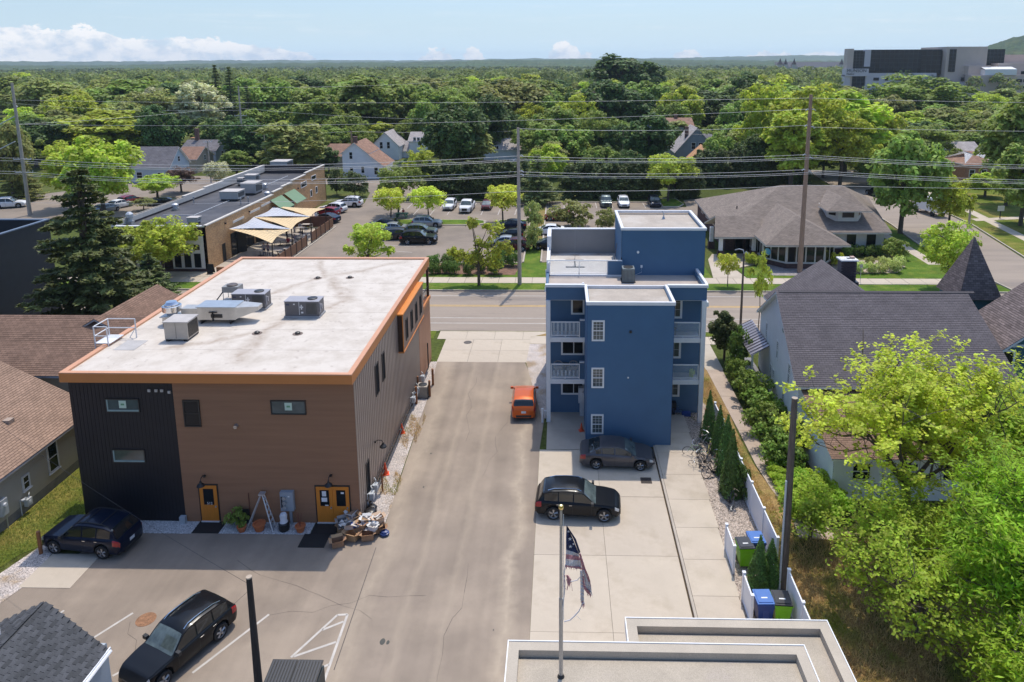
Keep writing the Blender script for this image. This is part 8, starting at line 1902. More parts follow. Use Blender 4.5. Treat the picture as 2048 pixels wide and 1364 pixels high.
# ================================================================== FENCES, BINS, CEDAR BED
vin=mat('white vinyl',(.74,.75,.78),.45,.03,1)
def vinyl(label,x0,y0,x1,y1,h,step=2.4):
 t=thing('vinyl_fence',label,'fence',(x0,y0,0)); a,c=Vector((x0,y0,0)),Vector((x1,y1,0)); L_=(c-a).length; n=max(1,round(L_/step)); u=(c-a).normalized(); w=Vector((-u.y,u.x,0))
 for i in range(n+1):
  p=a+u*L_*i/n; q=MB(); fr=(p,u,w,Z3); q.obox(fr,-.06,.06,-.06,.06,0,h+.08); q.obox(fr,-.075,.075,-.075,.075,h+.08,h+.12); q.build('fence_post',vin,t)
  if i<n:
   s=L_/n; k=int((s-.12)/.16);
   q=MB(); q.obox(fr,.06,s-.06,-.03,.03,.05,.17); q.obox(fr,.06,s-.06,-.03,.03,h-.1,h+.02); q.build('rail',vin,t)
   for j in range(k):q=MB(); d=(s-.12)/k; q.obox(fr,.06+j*d+.003,.06+(j+1)*d-.003,-.013,.013,.17,h-.1); q.build('fence_board',vin,t)
vinyl('long white vinyl fence behind the slim cedars and bicycles',10.45,30.7,10.4,44.4,1.78); vinyl('short white vinyl fence behind the nearest waste bins',10.25,24.6,10.3,28.5,1.78,1.9)
vinyl('short white screen panel left of the farther green waste bin',8.36,30.5,8.36,32.1,1.45,1.6); vinyl('short white screen panel left of the nearest blue waste bin',8.36,27.3,8.36,28.7,1.45,1.4)
def bin_proto():
 t=thing('waste_bin','x','waste bin',(0,0,0)); q=MB(); lo,hi=.24,.33
 v=[(-lo,-lo*1.1,.08),(lo,-lo*1.1,.08),(lo,lo*1.1,.08),(-lo,lo*1.1,.08),(-hi,-hi*1.15,1.0),(hi,-hi*1.15,1.0),(hi,hi*1.15,1.0),(-hi,hi*1.15,1.0)]
 for f in((3,2,1,0),(0,1,5,4),(1,2,6,5),(2,3,7,6),(3,0,4,7),(4,5,6,7)):q.face([v[i]for i in f])
 q.box(-hi-.02,hi+.02,-hi*1.15-.02,hi*1.15+.02,.96,1.0); q.build('body',mat('lime green bin plastic',srgb(118,186,20),.4,.05,3),t)
 q=MB(); q.box(-.1,.1,-.37,-.35,.12,.8)if 0 else q.box(-.13,.13,-.345,-.30,.14,.7); q.build('front_rib',mat('lime green bin plastic',srgb(118,186,20),.4,.05,3),t)
 q=MB(); q.box(-hi-.01,hi+.01,-hi*1.15,hi*1.15+.04,1.002,1.05); q.box(-hi+.05,hi-.05,-hi*1.15+.08,hi*1.15-.05,1.05,1.075); q.build('lid',mat('black lid plastic',(.03,.03,.033),.35,.1,4),t)
 q=MB(); q.box(-.12,.12,-.1,-.04,1.076,1.079); q.build('lid_lettering',white_trim,t)
 q=MB(); q.tube([(-hi+.03,.42,.98),(hi-.03,.42,.98)],.02,6); q.build('handle',black,t)
 for s in(-1,1):q=MB(); q.tube([(s*.2,.3,.12),(s*.28,.3,.12)],.12,12); q.build('wheel',black,t)
 return t
bg=bin_proto(); place(bg,(9.05,31.2,.03),.05,1.1,'lime green waste bin with dark lid, behind the white screen panel','waste bins')
o=copy_tree(bg); place(o,(9.72,27.55,.03),-.06,1.12,'lime green waste bin with open-looking black lid beside the nearest garage','waste bins')
bl=mat('blue bin plastic',srgb(28,62,128),.4,.05,3); bll=mat('lighter blue lid',srgb(70,110,175),.35,.08,3)
for(x,y,lb)in((8.95,27.6,'dark blue recycling bin beside the nearest green bin'),(9.7,31.6,'blue recycling bin mostly hidden behind the cedars')):
 o=copy_tree(bg); place(o,(x,y,.03),.03,1.12,lb,'waste bins')
 for c in o.children:
  nm=c.name.split('.')[0]
  if nm in('body','front_rib'):c.material_slots[0].link='OBJECT'; c.material_slots[0].material=bl
  if nm=='lid':c.material_slots[0].link='OBJECT'; c.material_slots[0].material=bll
  # ---- bicycles
def bike(label,x,y,rz,lean,col,wheelcol=(.03,.03,.03),s=1.0,basket=False,fallen=False):
 t=thing('bicycle',label,'bicycle',(0,0,0),'bicycles leaning in the pebble bed'); m=mat('bike paint '+col[0],col[1],.3,.05,3,coat=.5); wm_=mat('bike tyre',wheelcol,.7)
 for wx,nm in((-.52,'rear_wheel'),(.54,'front_wheel')):
  q=MB(); k=20; q.tube([(wx+.33*math.cos(a*6.2832/k),0,.34+.33*math.sin(a*6.2832/k))for a in range(k+1)],.02,5,caps=False); w=q.build(nm,wm_,t)
  q=MB()
  for a in range(9):q.tube([(wx,0,.34),(wx+.32*math.cos(a*.698),0,.34+.32*math.sin(a*.698))],.004,3,caps=False)
  q.tube([(wx,-.03,.34),(wx,.03,.34)],.03,6); q.build('spokes',steel,w)
 q=MB(); bb,st,hd,ht,ra,fa=(-.08,0,.3),(-.2,0,.82),(.36,0,.62),(.32,0,.88),(-.52,0,.34),(.54,0,.34)
 for a,c in((bb,st),(bb,hd),(st,(.33,0,.8)),(ht,hd),(bb,ra),(st,ra),(hd,fa)):q.tube([a,c],.019,6)
 q.build('frame',m,t); q=MB(); q.tube([ht,(.3,0,1.0)],.014,5); q.tube([(.18,-.28,1.02),(.3,-.1,1.0),(.3,.1,1.0),(.18,.28,1.02)],.014,5); q.build('handlebar',chrome,t)
 q=MB(); q.box(-.33,-.08,-.07,.07,.9,.95); q.tube([st,(-.22,0,.9)],.014,5); q.build('saddle',mat('bike saddle',(.03,.025,.02),.6),t)
 q=MB(); q.tube([(-.08,-.1,.3),(-.08,.1,.3)],.09,10); q.build('crank',black,t)
 o=t; o.rotation_mode='XYZ'; place(t,(x,y,.05),rz,s); o.rotation_euler=(lean,0,rz)
bike('pale green cruiser bicycle nearest the walk, broadside',8.55,40.9,R(175),R(-12),('sage',(.30,.40,.24)))
bike('yellow bicycle standing behind the pale green cruiser',9.2,41.0,R(75),R(14),('yellow',(.55,.48,.12)))
bike('small black bicycle tipped toward the sunny walk',8.5,39.6,R(150),R(-30),('black',(.02,.02,.02)),s=.75)
bike('black bicycle tangled in the middle of the bicycle heap',8.9,39.9,R(110),R(-20),('black',(.02,.02,.02)),s=.95)
bike('maroon bicycle with pale fenders in front of the third cedar',9.45,39.6,R(100),R(12),('maroon',(.22,.02,.06)))
bike('black bicycle whose big front wheel faces the camera',9.2,38.6,R(20),R(-16),('dark',(.04,.04,.05)))
bike('silver-handled bicycle at the back of the heap by the second cedar',9.1,42.0,R(40),R(10),('grey',(.25,.26,.27)))
bike('dark bicycle leaning against the fourth cedar, upper one',9.35,37.2,R(100),R(18),('dark',(.04,.04,.05)))
bike('dark bicycle lying at the foot of the fourth cedar, lowest of all',9.3,35.9,R(85),R(28),('dark',(.04,.04,.05)),s=.95)
bike('blue small bicycle under the right-hand balcony',8.0,46.0,R(10),R(8),('blue',(.03,.08,.3)),s=.7)
# ---- cones, posts, pipes
def cone(label,x,y,s=1.):
 t=thing('traffic_cone',label,'traffic cone',(0,0,0),'orange traffic cones'); om=mat('cone orange',srgb(224,82,40),.5,.08,4); q=MB(); q.lathe((0,0,.04),[(.15,0),(.03,.62)],14); q.build('cone',om,t); q=MB(); q.box(-.2,.2,-.2,.2,0,.04); q.build('base',om,t); place(t,(x,y,.01),.3,s)
cone('orange cone leaning by the nearest wooden post at the ribbed wall',-10.45,38.6,1.1); cone('orange cone farther along the ribbed wall',-10.5,43.4); cone('faded orange cone beside the blue building tower',1.46,43.9,.85)
rb_=mat('rust orange bollard',(.25,.10,.035),.7,.2,4)
for(x,y,h,lb)in((-10.6,49.3,1.3,'rusty post behind the ground air conditioner'),(-9.6,48.7,1.25,'rusty post in front of the ground air conditioner, right'),(-9.7,50.6,1.3,'rusty post farthest from the camera beside the air conditioner'),(-10.35,47.5,1.35,'rusty post guarding the gas meters'),(-10.2,36.9,1.1,'thin wooden post near the corner of the ribbed wall'),(-26.15,31.3,1.25,'rusty post at the nose of the navy SUV')):
 q=MB(); q.tube([(x,y,0),(x,y,h)],.09 if h>1.2 else .05,10); tag(q.build('bollard',rb_),lb,'bollard','rusty guard posts')
place_ac(-10.1,48.75,0,1.05,'tan ground air conditioner boxed in by rusty posts beside the ribbed wall',0,tan_u)
for y,lb in((46.9,'nearest of the gas meters clustered behind the rusty post'),(47.7,'middle gas meter of the cluster at the ribbed wall'),(48.4,'gas meter beside the air conditioner at the ribbed wall'),(50.4,'farthest gas meter along the ribbed wall'),(36.3,'gas meter low on the ribbed wall near its front corner'),(35.5,'gas meter right at the front corner of the ribbed wall')):gas_meter((-10.62,y,0),lb)
t=thing('wall_pipe','long black pipe run low along the ribbed wall','pipe',(-10.5,44,0)); q=MB(); q.tube([(-10.48,35,.35),(-10.48,53,.35)],.05,8); q.tube([(-10.48,53,.35),(-10.48,53,2.4)],.05,8); q.tube([(-10.56,35,.6),(-10.56,49,.6)],.03,6); q.build('pipe',black,t)
q=MB();
for y in range(35,53,2):q.tube([(-10.48,y+.2,.35),(-10.64,y+.2,.35)],.03,6)
q.build('bracket',steel,t)
q=MB(); q.tube([(10.05,45.3,0),(10.05,45.3,.85),(10.05,45.3,.9)],[.1,.1,.13],10); q.tube([(9.95,45.3,.7),(10.15,45.3,.7)],.07,8); tag(q.build('standpipe',mat('red pipe',(.4,.03,.02),.5)),'short red standpipe beside the farthest slim cedar','standpipe')
for x,y,h,lb in((-1.18,45.0,.95,'white plastic pipe standing beside the orange hatchback'),(-1.0,45.6,.5,'short white pipe against the balcony post')):q=MB(); q.tube([(x,y,0),(x,y,h)],.07,10); q.tube([(x,y,h),(x,y,h+.06)],.09,10); tag(q.build('vent_pipe',white_trim),lb,'pipe','white pipes by the blue building')
# ---- rear door corner of the brown building
rub=mat('black rubber mat',(.012,.012,.013),.75,.15,5)
for poly,lb in(([(-19.35,33.0),(-17.9,33.0),(-17.9,33.95),(-19.35,33.95)],'black rubber mat at the single orange door'),([(-13.05,33.05),(-11.75,33.05),(-11.75,33.95),(-13.05,33.95)],'black rubber mat at the double orange doors'),([(-13.35,32.0),(-12.0,32.0),(-12.0,33.04),(-13.35,33.04)],'larger black rubber mat overlapping onto the asphalt')):
 q=MB(); q.prism(poly,.01,.035); tag(q.build('door_mat',rub),lb,'mat','black mats')
terra=mat('terracotta',srgb(186,106,62),.8,.1,4)
for(x,y,s,lb,plant)in((-16.75,33.2,.9,'small terracotta pot with dry soil beside the green plant',0),(-15.85,33.3,1.2,'large terracotta pot between plant and ladder',0),(-13.65,33.25,1.0,'terracotta pot with thin reddish plant near the double doors',1)):
 t=thing('plant_pot',lb,'plant pot',(0,0,0),'terracotta pots'); q=MB(); q.lathe((0,0,0),[(.17,0),(.26,.3),(.28,.3),(.28,.36),(.23,.36),(.22,.28)],16); q.build('pot',terra,t); q=MB(); q.lathe((0,0,.27),[(.22,0),(.02,.01)],12); q.build('soil',mulch,t)
 if plant:q=MB(); [q.tube([(0,0,.3),(random.uniform(-.2,.2),random.uniform(-.2,.2),1.1)],.012,4)for _ in range(5)]; q.build('stems',mat('reddish stem',(.2,.06,.04),.7),t)
 place(t,(x,y,.01),0,s)
o=tree('bush',-17.1,33.6,.75,1.1,'mid','leafy green plant against the brown boards'); o['category']='plant'
t=thing('step_ladder','aluminium A-frame step ladder leaning by the meter cabinet','ladder',(-15.7,33.5,0)); al=mat('ladder aluminium',(.6,.6,.6),.35,.05,4,metal=.6)
top=Vector((-15.75,33.7,1.85))
for dx in(-.22,.22):
 q=MB(); q.tube([(-16.55,33.45+dx,0),tuple(top+Vector((-.05,dx*.4,0)))],.035,6); q.build('rear_leg',al,t); q=MB(); q.tube([(-15.1,33.4+dx,0),tuple(top+Vector((.05,dx*.4,0)))],.035,6); q.build('side_rail',al,t)
for i in range(6):
 f=(i+.7)/6.6; x=-15.1+(-.6)*f; z=1.85*f; w=.22*(1-.6*f); q=MB(); q.box(x-.05,x+.05,33.4+.3*f-w,33.4+.3*f+w,z-.015,z+.015); q.build('step',al,t)
q=MB(); q.box(-15.9,-15.6,33.55,33.85,1.85,1.92); q.build('top_cap',al,t)
t=thing('meter_cabinet','tall grey electric cabinet with three round meters on a post','meter cabinet',(-14.4,33.9,0)); gm_=mat('cabinet grey',(.30,.33,.36),.5,.06,2)
q=MB(); q.box(-14.82,-14.12,33.72,33.95,.85,1.95); q.build('cabinet',gm_,t); q=MB(); q.box(-14.4,-14.28,33.78,33.9,0,.85); q.build('post',gm_,t)
for z in(1.65,1.38,1.12):q=MB(); q.tube([(-14.58,33.72,z),(-14.58,33.6,z)],.1,14); q.build('meter',steel,t)
q=MB(); q.box(-14.78,-14.7,33.705,33.72,1.05,1.7); q.build('slot',black,t); q=MB(); q.box(-14.4,-14.3,33.705,33.72,1.68,1.74); q.build('label_plate',white_trim,t)
t=thing('rain_barrel','black barrel with white domed lid in front of the meter cabinet','barrel',(0,0,0)); q=MB(); q.lathe((0,0,0),[(.24,0),(.28,.1),(.28,.42),(.22,.48)],16); q.build('barrel',black,t,smooth=True); q=MB(); q.lathe((0,0,.46),[(.22,0),(.17,.12),(.19,.4),(.15,.5),(.02,.54)],16); q.build('lid',mat('white plastic dome',(.7,.7,.72),.4),t,smooth=True); place(t,(-14.55,33.35,.01))
q=MB(); q.box(-20.35,-20.05,33.7,33.92,0,.42); tag(q.build('grey_box',mat('grey plastic box',(.42,.45,.47),.6)),'small grey plastic box at the seam of the two claddings','box')
q=MB(); q.box(-17.0,-16.55,33.75,33.8,.1,.9); tag(q.build('black_board',black),'black board leaning on the wall left of the ladder','board')
q=MB(); q.tube([(-16.6,33.93,.3),(-16.6,33.93,1.75)],.02,5); tag(q.build('wall_rod',mat('rust rod',(.15,.05,.03),.7)),'thin rusty rod upright on the brown boards','rod')
# the heap of cardboard boxes
cb=mat('cardboard',srgb(168,132,98),.85,.1,3,objrand=.15)
def box_proto():
 t=thing('cardboard_box','x','box',(0,0,0)); q=MB(); w,d,h=.26,.2,.3; th=.012
 q.box(-w,w,-d,-d+th,0,h); q.box(-w,w,d-th,d,0,h); q.box(-w,-w+th,-d+th,d-th,0,h); q.box(w-th,w,-d+th,d-th,0,h); q.box(-w,w,-d,d,0,.01); q.build('box_walls',cb,t)
 for s,ax in((-1,0),(1,0),(-1,1),(1,1)):
  q=MB()
  if ax:q.face([(s*w,-d,h),(s*w,d,h),(s*(w+.13),d,h+.06),(s*(w+.13),-d,h+.06)])
  else:q.face([(-w,s*d,h),(w,s*d,h),(w,s*(d+.12),h+.08),(-w,s*(d+.12),h+.08)])
  q.build('flap',cb,t)
 return t
bp=box_proto(); spots=[(-9.95,32.75,0,1.15,.2,'open cardboard box at the front right of the heap',None),(-10.75,32.75,0,1.25,-.3,'big open cardboard box at the front middle of the heap',None),(-11.35,32.2,0,1.1,.4,'half-open cardboard box lying apart in front of the heap',None),(-10.35,33.0,0,.9,.9,'small crushed cardboard box between the two front ones',None),(-9.75,33.35,.0,1.2,.1,'cardboard box under the white carton at the right',None),(-10.6,33.4,.0,1.3,.5,'cardboard box in the middle of the heap',None),(-11.3,33.3,.0,1.2,-.2,'tall cardboard box beside the double doors',None),(-11.4,33.3,.38,1.0,.4,'grey-brown box stacked on the tall one by the doors','g'),(-10.9,33.6,.40,1.0,.8,'leaning box at the top of the heap',None),(-10.2,33.5,.38,.95,.1,'bright white carton on top of the heap, upper right','w'),(-9.6,33.6,.37,1.0,.6,'flattened peach-coloured carton at the top right','p'),(-9.72,33.0,.36,.8,-.3,'white carton with a small black square mark','w'),(-10.35,33.15,.36,.9,-.5,'torn brown carton in the centre of the heap',None),(-11.0,33.05,.38,.85,.2,'box with white papers beside the blue bag','w2'),(-11.1,33.9,.45,1.0,1.2,'tall pale box against the brown wall','w'),(-9.4,33.3,0,.9,.3,'box at the far right end of the heap',None)]
cmm={'w':mat('white carton',(.68,.66,.62),.8),'w2':mat('paper stuffed carton',(.5,.42,.35),.8),'g':mat('grey carton',(.27,.24,.22),.85),'p':mat('peach carton',(.6,.42,.28),.8)}
for i,(x,y,z,s,rz,lb,mm)in enumerate(spots):
 o=bp if i==0 else copy_tree(bp); place(o,(x,y,z+.005),rz,s,lb,'heap of boxes by the double doors');
 if mm:
  for c in o.children:c.material_slots[0].link='OBJECT'; c.material_slots[0].material=cmm[mm]
q=MB(); q.box(-9.78,-9.66,32.86,32.98,.63,.634); q=q
def lump(name,label,cat,c,r,m,seed,group=None,n=9):
 rr=random.Random(seed); q=MB(); prof=[(r*(.5+.5*math.sin((i+.5)/n*3.0))*rr.uniform(.8,1.15),r*1.2*i/n)for i in range(n)]; q.lathe(c,prof,10); q.v=[(x+rr.uniform(-.03,.03),y+rr.uniform(-.03,.03),z)for x,y,z in q.v]; return tag(q.build(name,m,None,smooth=True),label,cat,group)
lump('plastic_bag','shiny blue plastic bag in the middle of the box heap','bag',(-10.75,33.15,.38),.22,mat('blue bag',(.05,.12,.4),.3),3); lump('plastic_bag','dark blue bag at the right end of the box heap','bag',(-9.15,33.05,.0),.22,mat('navy bag',(.02,.04,.14),.35),5)
lump('rubbish_sack','black sack behind the box heap at the wall corner','sack',(-10.3,34.6,0),.38,mat('black sack',(.015,.013,.013),.35),6); lump('rubbish_sack','second smaller black sack beside the wall corner','sack',(-10.35,35.1,0),.3,mat('black sack',(.015,.013,.013),.35),7)
pap=mat('loose paper',(.6,.55,.5),.85,0,island=.35); q=MB(); rr=random.Random(4)
for i in range(60):
 x,y=rr.uniform(-11.6,-9.4),rr.uniform(32.9,33.9); z=.34+rr.uniform(0,.35); a=rr.uniform(0,3); s=rr.uniform(.06,.16); u=Vector((math.cos(a),math.sin(a),rr.uniform(-.4,.4)))*s; v=Vector((-math.sin(a),math.cos(a),rr.uniform(-.4,.4)))*s*.7; c=Vector((x,y,z)); q.face([c-u-v,c+u-v,c+u+v,c-u+v])
tag(q.build('loose_paper',pap),'loose packing paper strewn over the box heap','paper',None,'stuff')
# ---- dumpster and dark fence at the bottom edge
t=thing('dumpster','dark green dumpster with ribbed black double lid at the bottom edge','dumpster',(-10.2,22.6,0)); dg_=mat('dumpster steel',(.02,.035,.04),.5,.1,3)
q=MB(); x0,x1,y0,y1=-11.15,-9.15,21.9,23.6; q.prism([(x0,y0),(x1,y0),(x1,y1),(x0,y1)],.15,1.25); q.box(x0-.06,x1+.06,y0+.3,y0+.5,.9,1.0); q.build('body',dg_,t)
for k in range(2):
 a,c=x0+k*(x1-x0)/2+.01,x0+(k+1)*(x1-x0)/2-.01; q=MB(); q.face([(a,y0-.03,1.27),(c,y0-.03,1.27),(c,y1,1.5),(a,y1,1.5)]); q.face([(a,y0-.03,1.22),(a,y1,1.45),(c,y1,1.45),(c,y0-.03,1.22)]); q.face([(a,y0-.03,1.22),(c,y0-.03,1.22),(c,y0-.03,1.27),(a,y0-.03,1.27)]); q.face([(c,y0-.03,1.22),(c,y1,1.45),(c,y1,1.5),(c,y0-.03,1.27)])
 l=q.build('lid',black,t); OFF[l]=OFF[t]
 for j in range(8):
  xx=a+.06+j*.118; q=MB(); q.obox(((xx,y0,1.275),(1,0,0),Vector((0,y1-y0,.23)).normalized(),Vector((0,-.13,1)).normalized()),0,.06,.05,y1-y0-.05,0,.035); q.build('lid_rib',mat('lid rib plastic',(.035,.036,.04),.4),l)
t=thing('board_fence','low dark board fence along the bottom left edge below the diagonal SUV','fence',(-15,22,0)); fw2=mat('dark stained boards',(.075,.06,.052),.85,.2,3,stretch=(.5,1,6))
yv=21.6
for i in range(5):
 xa=-16.7+i*1.12; q=MB(); q.box(xa,xa+.1,yv-.05,yv+.05,0,1.32); q.build('fence_post',fw2,t)
 for k in range(6):
  if i<4:q=MB(); q.box(xa+.1,xa+1.12,yv-.015,yv+.015,.12+k*.2,.30+k*.2); q.build('fence_board',fw2,t)
  # ---- flagpole with torn flag
t=thing('flagpole','grey metal flagpole with gold ball top standing on the nearest garage roof','flagpole',(.05,21.2,3.3)); pm_=mat('brushed pole',(.42,.42,.42),.35,.08,4,metal=.7)
q=MB(); q.tube([(.05,21.2,3.28),(.05,21.2,6.4)],.072,14); q.tube([(.05,21.2,6.4),(.05,21.2,9.72)],[.058,.045],14); q.build('pole',pm_,t,smooth=True)
q=MB(); q.lathe((.05,21.2,9.72),[(.03,0),(.075,.05),(.085,.11),(.07,.17),(.02,.2)],14); q.build('finial',mat('gold ball',(.75,.6,.25),.25,metal=.9),t,smooth=True)
q=MB(); q.lathe((.05,21.2,3.28),[(.14,0),(.11,.06),(.08,.12)],14); q.build('foot',black,t)
q=MB(); q.tube([(.13,21.14,9.6),(.14,21.14,5.6)],.009,4); q.build('halyard',mat('halyard rope',(.6,.6,.58),.7),t)
fl=thing('torn_flag','faded torn stars-and-stripes flag hanging in shreds from the flagpole','flag',(.1,21.1,8))
f_b=mat('flag blue',(.022,.032,.10),.8,.08,4); f_r=mat('faded flag red',(.48,.22,.24),.8,.15,6); f_w=mat('flag white',(.62,.58,.58),.8,.08,6)
def FP(px,py,dy=0.):return onY(px,py,21.1+dy)
def cloth(name,L1,L2,m,n=10,dy1=0.,dy2=.25,wav=.03,frays=0):
 """cloth between two polylines (photo columns/rows) given from top to bottom"""
 def lerpl(Lx,t):
  k=t*(len(Lx)-1); i=min(int(k),len(Lx)-2); f=k-i; return(Lx[i][0]+(Lx[i+1][0]-Lx[i][0])*f,Lx[i][1]+(Lx[i+1][1]-Lx[i][1])*f)
 q=MB(); g_=[]
 for i in range(n+1):
  a,c=lerpl(L1,i/n),lerpl(L2,i/n); row=[]
  for j in range(7):u=j/6; row.append(FP(a[0]+(c[0]-a[0])*u,a[1]+(c[1]-a[1])*u,dy1+(dy2-dy1)*u+wav*math.sin(u*7+i*.5)))
  g_.append(row)
 for i in range(n):
  for j in range(6):q.face([g_[i][j],g_[i][j+1],g_[i+1][j+1],g_[i+1][j]])
 if frays:
  rr=random.Random(frays)
  for j in range(18):
   u=rr.random()*6; k=min(int(u),5); p=g_[n][k].lerp(g_[n][k+1],u-k); q.face([p,p+Vector((.02,0,0)),p+Vector((rr.uniform(-.04,.05),0,-rr.uniform(.04,.16)))])
 o=q.build(name,m,fl,smooth=True); sm=o.modifiers.new('thickness','SOLIDIFY'); sm.thickness=.004; return o
cloth('canton',[(1133,1050),(1132,1075),(1132,1099)],[(1134,1051),(1146,1078),(1158,1108)],f_b,12,0,.12); cloth('canton_fold',[(1134,1052),(1148,1080),(1158,1107)],[(1136,1054),(1152,1078),(1161,1104)],f_b,8,.12,-.05)
cloth('white_stripe',[(1132,1099),(1132,1108)],[(1158,1107),(1158,1113)],f_w,4,0,.12); cloth('red_stripe',[(1132,1108),(1131,1118)],[(1158,1113),(1162,1121)],f_r,4,0,.12); cloth('white_stripe',[(1131,1118),(1131,1130)],[(1162,1121),(1163,1136)],f_w,5,0,.12); cloth('red_stripe',[(1131,1130),(1131,1133)],[(1163,1134),(1165,1139)],f_r,2,0,.12,frays=5)
cloth('red_stripe',[(1158,1108),(1162,1125),(1165,1140),(1175,1160),(1182,1170)],[(1161,1106),(1167,1124),(1171,1137),(1180,1158),(1183,1180)],f_r,10,.1,-.02); cloth('white_stripe',[(1164,1138),(1168,1156),(1171,1176)],[(1168,1140),(1180,1160),(1184,1188)],f_w,8,.12,.02,frays=3); cloth('red_stripe',[(1164,1150),(1166,1175),(1174,1186)],[(1167,1152),(1170,1172),(1183,1190)],f_r,6,.12,.02,frays=9)
cloth('white_stripe',[(1160,1140),(1161,1170),(1161,1200)],[(1165,1142),(1168,1172),(1168,1204)],f_w,8,.12,.06,frays=4); cloth('red_shred',[(1132,1150),(1134,1158),(1137,1170)],[(1136,1150),(1143,1160),(1141,1162)],f_r,4,0,.05,frays=2); cloth('red_shred',[(1162,1202),(1163,1208)],[(1168,1203),(1169,1211)],f_r,2,.1,.1,frays=7)
for pts,r_,m_ in(([(1131,1128),(1128,1150),(1130,1165),(1129,1185),(1126,1210),(1120,1238),(1124,1242)],.018,f_w),([(1165,1140),(1162,1152),(1155,1160),(1142,1163),(1136,1158)],.018,f_w),([(1166,1206),(1158,1222),(1149,1232),(1140,1240),(1128,1243)],.022,f_w),([(1151,1230),(1156,1234),(1162,1240)],.006,f_w),([(1133,1158),(1136,1170),(1134,1180)],.014,f_r),([(1143,1168),(1145,1182)],.006,f_r),([(1130,1150),(1127,1170),(1131,1178)],.014,f_r)):
 q=MB(); q.tube([FP(*p,.05)for p in pts],r_,5); q.build('shred',m_,fl)
sq=MB()
for px,py,s in((1140,1078,.075),(1141,1093,.07),(1137,1063,.05),(1147,1088,.05)):
 c=FP(px,py,-.035); pts=[c+rt*(math.sin(a*math.pi/5)*s*(1 if a%2==0 else .4))+Z3*(math.cos(a*math.pi/5)*s*(1 if a%2==0 else .4))for a in range(10)]; q=MB(); q.face(pts[::-1]); q.build('star',f_w,fl)
 # ---- balcony furniture
def chair(label,x,y,z,m,s=1):
 t=thing('patio_chair',label,'chair',(0,0,0)); q=MB(); q.lathe((0,0,.42),[(.24,0),(.25,.03)],14); q.build('seat',m,t)
 q=MB(); q.tube([(.25*math.cos(a),.25*math.sin(a),.75+.05*math.sin(a))for a in np.linspace(-.4,3.54,12)],.03,5); q.build('backrest',m,t)
 for a in range(4):q=MB(); q.tube([(.2*math.cos(a*1.57+.78),.2*math.sin(a*1.57+.78),0),(.22*math.cos(a*1.57+.78),.22*math.sin(a*1.57+.78),.43)],.018,5); q.build('leg',m,t)
 for a in np.linspace(0,3.14,7):q=MB(); q.tube([(.25*math.cos(a),.25*math.sin(a),.43),(.25*math.cos(a),.25*math.sin(a),.76)],.01,4); q.build('slat',m,t)
 place(t,(x,y,z),0,s)
wic=mat('pale wicker',(.35,.33,.30),.7)
chair('pale round-backed chair on the left middle balcony, left one',-.1,46.0,3.05,wic,1.1); chair('pale round-backed chair on the left middle balcony, right one',.95,46.0,3.05,wic,1.1)
q=MB(); q.lathe((.42,46.0,3.05),[(.05,0),(.05,.7),(.3,.72),(.3,.76)],16); tag(q.build('side_table',black),'small dark round table between the balcony chairs','table')
chair('dark chair on the right middle balcony',7.6,46.0,3.05,black); chair('dark chair on the right upper balcony',7.7,45.9,6.05,black)
o=tree('shrub',9.0,45.6,.45,.4,'hosta','small potted pale plant on the right middle balcony',None,z=3.05); o['category']='plant'
q=MB(); q.box(8.5,9.1,45.9,46.2,.03,.3); tag(q.build('storage_box',mat('blue crate',(.02,.06,.25),.5)),'blue plastic crate on the pebbles under the right balcony','crate')
t=thing('barbecue_grill','dark covered grill under the lowest right balcony','grill',(7.7,46.1,0)); q=MB(); q.box(7.3,8.1,45.9,46.35,.5,1.0); q.build('lid',black,t); q=MB(); q.box(7.4,8.0,45.95,46.3,.15,.5); q.build('cabinet',black,t)
# sandwich board
t=thing('sandwich_board','black sandwich board standing outside the brick restaurant','sign board',(-40.8,79.3,0));
for s in(-1,1):q=MB(); q.obox(((-40.9,79.3,0),(1,0,0),Vector((0,-s*.28,.96)),Vector((0,s,.28))),-.35,.35,.0,1.15,.28,.32); q.build('board',black,t)
q=MB(); q.box(-40.2,-39.4,79.2,79.5,.1,.8); tag(q.build('planter_box',MC['weathered cedar']),'small wooden planter box beside the sandwich board','planter')
